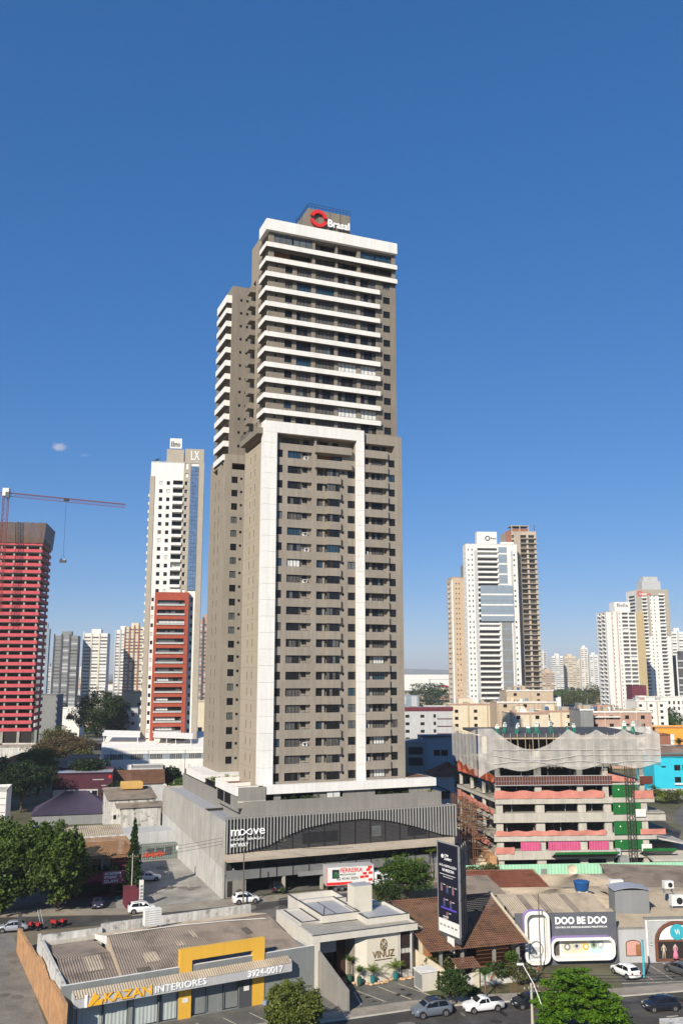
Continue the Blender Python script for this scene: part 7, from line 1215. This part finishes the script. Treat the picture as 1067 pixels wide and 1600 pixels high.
# ---------------------------------------------------------------- poles, lamps, wires
def pole(label, px, py, h, r=.16, lean=0, arm=True, lamp=False, m=CONCL):
    x, y = G(px, py); t = thing('utility_pole', label, 'pole', x, y, 20); q = MB(); q.tube([(0, 0, -.1), (lean, 0, h)], r, m, 8, r * .65); q.build('post', t)
    if arm: q = MB(); q.box(-.9 + lean, .9 + lean, -.06, .06, h - .6, h - .48, BARK); [q.tube([(a + lean, 0, h - .48), (a + lean, 0, h - .3)], .05, LGREY, 5) for a in (-.8, -.3, .3, .8)]; q.build('crossarm', t)
    if lamp: q = MB(); q.tube([(lean, 0, h - 1.2), (lean + .8, -.3, h - .3), (lean + 1.8, -.6, h)], .05, STEEL, 5); q.build('lamp_arm', t); q = MB(); q.box(lean + 1.7, lean + 2.5, -.78, -.5, h - .08, h + .08, WHITEW); q.build('lamp_head', t)
    return x, y
p1 = pole('pale concrete pole before the left end of the podium', 364, 1402, 10.2, lamp=True); p2 = pole('brown wooden pole beside the white suv by the podium', 380, 1416, 8.4, .13, m=BARK, arm=False); p3 = pole('slim pale pole beside the cypress at the lot entrance', 205, 1412, 7.6, .10); p4 = pole('slim grey post right of the cypress in the lot', 218, 1400, 8.0, .09, arm=False)
p5 = pole('slender pole in front of the white children facade', 845, 1519, 9.0, .09, m=BARK, arm=False); p6 = pole('grey post under the billboard by the garden wall', 695, 1508, 6.5, .1, arm=False)
x, y = G(833, 1625); t = thing('street_lamp', 'curved white street lamp leaning over the near side of the street', 'street lamp', x, y, 0); m = MB(); m.tube([(1.3, 0, 0), (1.1, .2, 2.8), (.4, .8, 4.9), (-.5, 1.7, 6.5)], .06, WHITEW, 7, .04); m.build('post', t); m = MB(); m.box(-1.1, -.4, 1.6, 1.85, 6.45, 6.6, WHITEW); m.build('lamp_head', t)
p7 = pole('pale concrete pole at the lower edge beside the bright green tree', 832, 1612, 4.6, .17)
def wire(label, a, b, sag=.8, r=.025, m=BLACKM):
    q = MB(); A, B = Vector(a), Vector(b); P = [A.lerp(B, s) - Vector((0, 0, 4 * sag * s * (1 - s))) for s in np.linspace(0, 1, 22)]; q.tube([p - A for p in P], r, m, 4); o = q.build('overhead_wire', loc=a); return tag(o, label, 'wire')
for k in range(3): wire('overhead wire above the rear street, %s strand' % ('top', 'middle', 'bottom')[k], (-66, 128 + k * .4, 8.4 - .5 * k), (p1[0], p1[1], 9.6 - .5 * k), 1.0); wire('overhead wire crossing the lower right street, %s strand' % ('top', 'middle', 'bottom')[k], (p7[0], p7[1], 5.6 - .4 * k), (52, 100 + k, 6.4 - .4 * k), .8, .028)
wire('overhead wire from the podium pole towards the lorry', (p1[0], p1[1], 9.3), (2, 152, 8.0), .8)
t = thing('fence', 'dark steel bar fence beside the alley gate', 'fence', *G(436, 1432), 34); m = MB(); [m.box(k * .16, k * .16 + .05, 0, .05, 0, 2.6, BLACKM) for k in range(44)]; [m.box(0, 7, .0, .05, z, z + .06, BLACKM) for z in (.3, 2.4)]; m.build('bars', t)
x, y = G(1024, 1606); t = thing('wall', 'pale roof edge with rusty panel at the lower right corner', 'wall', x + .3, y - .3, 8); m = MB(); m.box(0, 6, -2.2, 0, 0, 1.0, WHITED); m.box(.5, 5.6, -2.25, -2.2, .3, .7, BRICK); m.build('body', t)
# ---------------------------------------------------------------- trees and plants
L_BIG = leafmat('fig_leaves', (.022, .048, .009), (.13, .185, .030)); x, y = G(22, 1432); tree('largest round dark green tree at the left edge of the rear street', x - 2.5, y + 2, 14.9, 6.6, L_BIG, 26000, .50, 6.2, .0, trunk=.4, lobes=11, nclump=70, clump=.22)
x, y = G(96, 1425); tree('round dark green tree with a broad crown beside the academy sign', x - .8, y + .5, 14.7, 4.9, L_BIG, 24000, .50, 5.2, .02, trunk=.4, lobes=11, nclump=70, clump=.22)
x, y = G(207, 1402); t = thing('cypress', 'slim dark cypress before the concrete lot', 'tree', x, y); leaves('crown', fill=.8, blobs=[(0, 0, .9 + 1.0 * k, (1.25 * (1 - (k / 11.5) ** 1.6) + .12), (1.25 * (1 - (k / 11.5) ** 1.6) + .12), 1.1) for k in range(11)], n=6500, size=.34, m=L_CYP, parent=t, clump=.5, nclump=9, flat=0); m = MB(); m.tube([(0, 0, 0), (0, 0, 8)], .16, BARK, 6, .04); m.build('trunk', t)
x, y = G(462, 1612); tree('bushy olive green tree at the lower edge beside the store', -4.7, 95.6, 6.3, 3.0, leafmat('khaki_leaves', (.05, .068, .012), (.17, .20, .035)), 12000, .28, 2.6, .04, lobes=9, trunk=.18, nclump=44)
x, y = G(905, 1604); t = thing('tree', 'wide bright green tree overhanging the street', 'tree', 23.9, 96.8); pads = []
for k in range(80):
    a = random.uniform(0, 2 * math.pi); r_ = math.sqrt(random.random()); zt = 6.3 * math.sqrt(max(.05, 1 - (r_ * .86) ** 2)); z_ = max(1.3, zt * random.uniform(.45, 1.0)); s_ = random.uniform(.8, 1.4); pads.append((math.cos(a) * r_ * 4.0, math.sin(a) * r_ * 3.7, z_, s_, s_, s_ * .34))
leaves('crown', pads, 30000, .28, L_BRIGHT, t, clump=.42, nclump=9, flat=1.4, fill=.25); w = MB(); w.tube([(0, 0, -.1), (.1, 0, 1.4), (0, 0, 2.4)], .26, BARK, 8, .2); [w.tube([(0, 0, 1.8), (math.cos(a) * 1.6, math.sin(a) * 1.4, 3.4), (math.cos(a) * 3.6, math.sin(a) * 3.1, 4.4)], .13, BARK, 5, .03) for a in (0, .9, 1.9, 2.8, 3.8, 4.7, 5.5)]; w.build('trunk', t)
x, y = G(708, 1574); tree('round clipped tree behind the white pickup', x, y, 4.3, 1.9, L_DARK, 4200, .22, 1.8, .18, trunk=.12)
x, y = G(758, 1560); palm('spiky dracaena before the garden wall of the tiled house', x, y, 2.6, 1.5, L_MID, 22, 0, 'dracaena', None, None, .10, .6)
x, y = G(780, 1535); tree('loose shrub on the bank above the black hatchback', x, y, 2.6, 1.8, L_DARK, 1500, .25, 1.4, .1, cat='shrub', name='shrub', trunk=.06); x, y = G(815, 1540); tree('thin scraggly shrub left of the bright green tree', x, y, 2.8, 2.2, L_OLIVE, 1200, .22, 1.4, .05, cat='shrub', name='shrub', trunk=.06)
x, y = G(738, 1558); tree('small round bush at the foot of the dracaena', x, y, 1.4, 1.0, L_DARK, 700, .2, None, .0, cat='shrub', name='shrub', trunk=.05); x, y = G(800, 1520); tree('leafy plant in the veranda corner of the tiled house', x, y, 2.9, 1.0, L_MID, 900, .25, None, .1, cat='shrub', name='shrub', trunk=.05)
x, y = G(662, 1512); palm('yellow leaved palm clump between the clinic and the tiled house', x, y, 2.0, 1.9, L_YEL, 18); x, y = G(684, 1530); tree('olive weedy shrub under the billboard', x, y, 3.2, 2.0, L_OLIVE, 1600, .25, 1.6, .05, cat='shrub', name='shrub', trunk=.06)
x, y = G(660, 1500); tree('dark shrub beside the clinic side wall', x, y, 3.4, 1.3, L_DARK, 1300, .22, None, .1, cat='shrub', name='shrub', trunk=.06)
x, y = G(640, 1420); tree('round mid green tree before the podium right of the lorry', x, y + 3, 8.0, 4.4, L_MID, 7000, .32, 4, .14, trunk=.25, lobes=9, nclump=34); x, y = G(607, 1425); tree('small dark tree between the lorry and the round tree', x, y + 1, 5.0, 2.6, L_DARK, 2600, .28, None, .1, trunk=.15)
x, y = G(755, 1405); tree('olive rounded tree behind the billboard before the hoarding', x + .3, y + 2, 5.6, 4.0, L_OLIVE, 4200, .28, 3.0, .15, trunk=.2)
for k, (px, py, h) in enumerate(((588, 1388, 4.2), (613, 1388, 4.4), (622, 1390, 3.4), (655, 1387, 3.6), (672, 1384, 4.8))):
    x, y = G(px, py); palm(['young palm right beside the lorry cab', 'young palm behind the small dark tree', 'short bushy palm behind the round tree', 'short palm right behind the round tree', 'tall young palm nearest the billboard before the podium'][k], x + .5, y + 4, h, 1.7, L_YEL, 12)
x, y = G(441, 1398); palm('small fan plant at the podium column', x, y, .7, .9, L_MID, 14); x, y = G(372, 1404); palm('small plant at the left podium entrance', x, y + 1, .9, .9, L_MID, 14)
# left middle distance
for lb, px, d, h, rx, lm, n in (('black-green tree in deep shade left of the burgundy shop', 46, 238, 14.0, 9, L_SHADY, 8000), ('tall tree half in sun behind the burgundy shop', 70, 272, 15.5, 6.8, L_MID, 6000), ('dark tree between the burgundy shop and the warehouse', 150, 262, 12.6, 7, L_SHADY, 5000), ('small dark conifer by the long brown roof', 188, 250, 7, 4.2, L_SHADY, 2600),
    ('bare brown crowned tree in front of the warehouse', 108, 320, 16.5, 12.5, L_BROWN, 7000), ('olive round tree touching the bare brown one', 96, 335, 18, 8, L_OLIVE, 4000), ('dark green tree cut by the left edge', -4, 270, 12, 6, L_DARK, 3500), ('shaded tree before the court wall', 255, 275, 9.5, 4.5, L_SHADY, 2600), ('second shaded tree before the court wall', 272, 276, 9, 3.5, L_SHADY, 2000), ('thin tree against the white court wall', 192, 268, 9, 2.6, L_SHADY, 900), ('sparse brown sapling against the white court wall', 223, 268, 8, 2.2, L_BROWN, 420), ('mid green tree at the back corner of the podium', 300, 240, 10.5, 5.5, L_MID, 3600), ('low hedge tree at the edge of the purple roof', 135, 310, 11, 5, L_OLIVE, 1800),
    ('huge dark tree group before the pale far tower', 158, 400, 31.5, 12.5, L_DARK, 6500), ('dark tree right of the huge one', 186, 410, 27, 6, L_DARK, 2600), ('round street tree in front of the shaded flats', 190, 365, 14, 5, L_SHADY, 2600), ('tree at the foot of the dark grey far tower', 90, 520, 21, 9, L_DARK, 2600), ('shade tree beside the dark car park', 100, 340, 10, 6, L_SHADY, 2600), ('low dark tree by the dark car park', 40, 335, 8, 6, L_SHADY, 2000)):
    x, y = at(px, d); tree(lb, x, y, h, rx, lm, int(n * 1.4), .36 * max(1, d / 190), None, .2, trunk=.35, clump=.3 if lm is not L_BROWN else .4, fill=.5 if lm is not L_BROWN else 0)
# right middle distance and far
for lb, px, d, h, rx, lm, n in (('dark tree behind the left corner of the white nets', 727, 240, 17.5, 4.6, L_OLIVE, 3500), ('green clump in the valley right of the tallest tower', 645, 560, 20, 13, L_MID, 3500), ('brown green clump in the valley', 668, 560, 20, 12, L_OLIVE, 3500), ('far green clump under the hangars', 670, 900, 30, 24, L_DARK, 3000), ('far dark clump before the beige tower', 700, 620, 19, 12, L_MID, 2200), ('olive wooded slope below the skyline cluster, left part', 870, 800, 24, 22, L_OLIVE, 3500), ('olive wooded slope below the skyline cluster, right part', 912, 760, 30, 26, L_OLIVE, 4000), ('dark tree in front of the green depot', 858, 700, 22, 12, L_DARK, 2400), ('shadowed tree at the foot of the tan striped tower', 960, 520, 19, 9, L_MID, 2200), ('green tree left of the white many windowed block', 1020, 500, 19, 12, L_MID, 3000), ('tree beside the green tree at the right edge', 1044, 520, 18, 10, L_DARK, 2400), ('small tree between cream and yellow flats', 845, 330, 16, 3.6, L_OLIVE, 1200), ('thin palm-like tree before the yellow flats', 862, 325, 15.5, 3.0, L_OLIVE, 900)):
    x, y = at(px, d); tree(lb, x, y, h, rx, lm, n, .32 * max(1, d / 200), None, .1, trunk=.4)
x, y = at(1053, 322); palm('palm tree before the amber building', x, y, 11.5, 3.6, L_DARK, 16, wid=.3)
for k, (px, d) in enumerate(((1008, 256), (1022, 255), (1036, 254), (1052, 256))): x, y = at(px, d); tree(['scrubby bush at the left end of the garden wall by the turquoise building', 'second scrubby bush along that garden wall', 'third scrubby bush along that garden wall', 'last scrubby bush at the right picture edge'][k], x, y, 4.2, 2.8, L_YEL if k % 2 else L_OLIVE, 1100, .4, None, .05, cat='shrub', name='shrub', trunk=.08)
x, y = at(1010, 262); palm('small palm before the turquoise building corner', x, y, 3.2, 2.2, L_MID, 13, wid=.2)
def wood(name, label, pts, m, n, size, h):
    o = leaves(name, [(x, y, h * .45, rx, rx * .5, h * .5) for x, y, rx in pts], n, size, m, clump=.25, nclump=30); o['kind'] = 'stuff'; o['label'] = label; o['category'] = 'woodland'; return o
W1 = []; W2 = []
for k in range(150):
    d = RNG.uniform(900, 3800); a = RNG.uniform(-.5, .5); W1.append((a * d, d, RNG.uniform(16, 46)))
wood('distant_woodland', 'scattered trees across the plain out to the horizon', W1, L_DARK, 26000, 6.0, 13)
for k in range(70):
    d = RNG.uniform(480, 1000); a = RNG.uniform(-.5, .5); W2.append((a * d, d, RNG.uniform(7, 18)))
wood('woodland', 'trees between the far houses', W2, L_OLIVE, 16000, 2.6, 9)
rsx = random.Random(5); HM_ = [CREAM, WHITEW, BEIGE, LGREY, PINKW, WHITED]; adj = {CREAM: 'cream', WHITEW: 'white', BEIGE: 'tan', LGREY: 'grey', PINKW: 'salmon', WHITED: 'stained white'}
for k in range(70):
    d = rsx.uniform(420, 1500) if k < 45 else rsx.uniform(1500, 3500); a = rsx.uniform(-.42, .44); w_ = rsx.uniform(14, 40) * (1 if d < 1500 else 2.4); h_ = rsx.uniform(5, 13) * (1 if d < 1500 else 1.6); wm = rsx.choice(HM_)
    t = thing('building', 'one of the small %s buildings scattered over the far plain' % adj[wm], 'building', a * d, d, rsx.uniform(-12, 14), 0, 'far %s buildings' % adj[wm]); m = MB(); hs = [(w_ * (i + .3) / 4, w_ * (i + .7) / 4, z, z + 1.6, .3) for i in range(4) for z in np.arange(1.6, h_ - 2, 3.4)] if d < 900 else []
    wall(m, Fr(0, 0), 0, w_, 0, h_, hs, wm); [Fr(0, .25).quad(m, q[0], q[1], q[2], q[3], 0, DIM) for q in hs]; Fr(0, 14, 0, -1).quad(m, 0, 14, 0, h_, 0, wm); Fr(w_, 0, 0, 1).quad(m, 0, 14, 0, h_, 0, wm); m.face([(0, 14, 0), (0, 14, h_), (w_, 14, h_), (w_, 14, 0)], wm); m.build('wall', t)
    m = MB(); rm = rsx.choice((TILER, FIBREL, CONCL, GREYW, FIBREL)); m.hexa([(-.4, -.4, h_), (w_ + .4, -.4, h_), (w_ + .4, 14.4, h_), (-.4, 14.4, h_), (1, 5, h_ + 1.8), (w_ - 1, 5, h_ + 1.8), (w_ - 1, 9, h_ + 1.8), (1, 9, h_ + 1.8)], rm); m.build('roof', t)
for k in range(26):
    px = rsx.choice((rsx.uniform(60, 215), rsx.uniform(640, 700), rsx.uniform(836, 935), rsx.uniform(1046, 1066))); d = rsx.uniform(2200, 4200); x, y = at(px, d); w_ = rsx.uniform(14, 26); h_ = rsx.uniform(18, 62) if px > 700 or px < 300 else rsx.uniform(8, 24); wm = rsx.choice((CREAM, WHITEW, LGREY))
    t = thing('tower', 'one of the tiny hazy %s towers on the horizon' % adj[wm], 'tower', x, y, rsx.uniform(-10, 10), 0, 'hazy %s horizon towers' % adj[wm]); m = MB(); hs = [(w_ * (i + .25) / 3, w_ * (i + .75) / 3, z, z + 1.6, .3) for i in range(3) for z in np.arange(3, h_ - 2, 3.2)]; wall(m, Fr(0, 0), 0, w_, 0, h_, hs, wm); Fr(0, .3).quad(m, 0, w_, 0, h_, 0, DIM); m.face([(0, 0, h_), (w_, 0, h_), (w_, 12, h_), (0, 12, h_)], GREYW); Fr(0, 12, 0, -1).quad(m, 0, 12, 0, h_, 0, wm); Fr(w_, 0, 0, 1).quad(m, 0, 12, 0, h_, 0, wm); m.box(w_ * .3, w_ * .7, 3, 8, h_, h_ + 3, wm); m.build('wall', t)
# distant hills, haze
hl = MB(); N_ = 120
for k in range(N_):
    a0, a1 = R(-32 + 64 * k / N_), R(-32 + 64 * (k + 1) / N_); hh = lambda a: 40 + 26 * math.sin(a * 9 + 1) + 18 * math.sin(a * 23) ; r_ = 9000; hl.face([(r_ * sn(a0), r_ * cs(a0), -5), (r_ * sn(a1), r_ * cs(a1), -5), ((r_ + 700) * sn(a1), (r_ + 700) * cs(a1), hh(a1)), ((r_ + 700) * sn(a0), (r_ + 700) * cs(a0), hh(a0))], EARTH)
struct(hl.build('hills'))
hz = MB(); hz.box(-12000, 12000, -400, 12000, -6, 160, None or WHITE); o = hz.build('haze'); o['kind'] = 'stuff'
hm = bpy.data.materials.new('haze_air'); hm.use_nodes = True; nt = hm.node_tree; nt.nodes.remove(nt.nodes['Principled BSDF']); pv = nt.nodes.new('ShaderNodeVolumePrincipled'); pv.inputs['Color'].default_value = (.80, .84, .90, 1); pv.inputs['Density'].default_value = HAZE; pv.inputs['Anisotropy'].default_value = .0
nt.links.new(pv.outputs[0], nt.nodes['Material Output'].inputs['Volume']); o.data.materials.clear(); o.data.materials.append(hm)

md = MB(); pts_n, pts_f = offs(near_k, 0), offs(near_k, 3.2)
for i in range(len(near_k) - 1): md.face([(*pts_n[i], .13), (*pts_n[i + 1], .13), (*pts_f[i + 1], .13), (*pts_f[i], .13)], EARTH); md.face([(*pts_f[i], .13), (*pts_f[i + 1], .13), (*pts_f[i + 1], 0), (*pts_f[i], 0)], CONCL)
struct(md.build('median'))

rsp = random.Random(17); PATCH = mat('tar_patch', (.035, .033, .032), .95, .2, .6); PATCHL = mat('dusty_patch', (.17, .155, .135), .95, .2, .5); OIL = mat('oil_stain', (.03, .028, .026), .7, .3, .8)
def patches(pts, n, z, lo, hi, mats):
    m = MB()
    for k in range(n):
        x, y = rsp.choice(pts); x += rsp.uniform(-3, 3); y += rsp.uniform(-1.2, 1.2); a = rsp.uniform(0, 3.1); w_, h_ = rsp.uniform(lo, hi), rsp.uniform(lo * .5, hi * .5); nn = 9
        m.face([(x + (cs(q) * w_ * rsp.uniform(.7, 1.15)) * cs(a) - sn(q) * h_ * sn(a), y + cs(q) * w_ * sn(a) + sn(q) * h_ * cs(a), z + .0006 * k) for q in [2 * math.pi * i / nn for i in range(nn)]], rsp.choice(mats))
    struct(m.build('pavement_stain'))
patches([(6, 100), (14, 102), (20, 102.5), (28, 104), (34, 105), (38, 106)], 16, .020, .4, 1.5, (PATCH, PATCHL, OIL)); patches([vx(3, -3), vx(6, -4), vx(9, -3.5), vx(10.5, -4.5)], 9, .036, .2, .6, (OIL, PATCH)); patches([(-30, 155), (-33, 165), (-36, 175), (-28, 160), (-27, 168)], 14, .032, .6, 2.2, (PATCHL, mat('lot_stain', (.27, .25, .22), .95, .2, .5)))
patches([(-45, 110), (-40, 104), (-50, 118), (-43, 116), (-38, 108)], 14, .016, .5, 2.0, (mat('gravel_stain', (.14, .13, .115), .95, .2, .5), PATCHL)); patches([(-35, 138), (-44, 137), (-25, 142), (-12, 147)], 10, .030, .5, 1.8, (PATCH, PATCHL)); patches([dx(16, -4), dx(20, -5), dx(24, -4)], 8, .036, .3, .8, (OIL, PATCH))
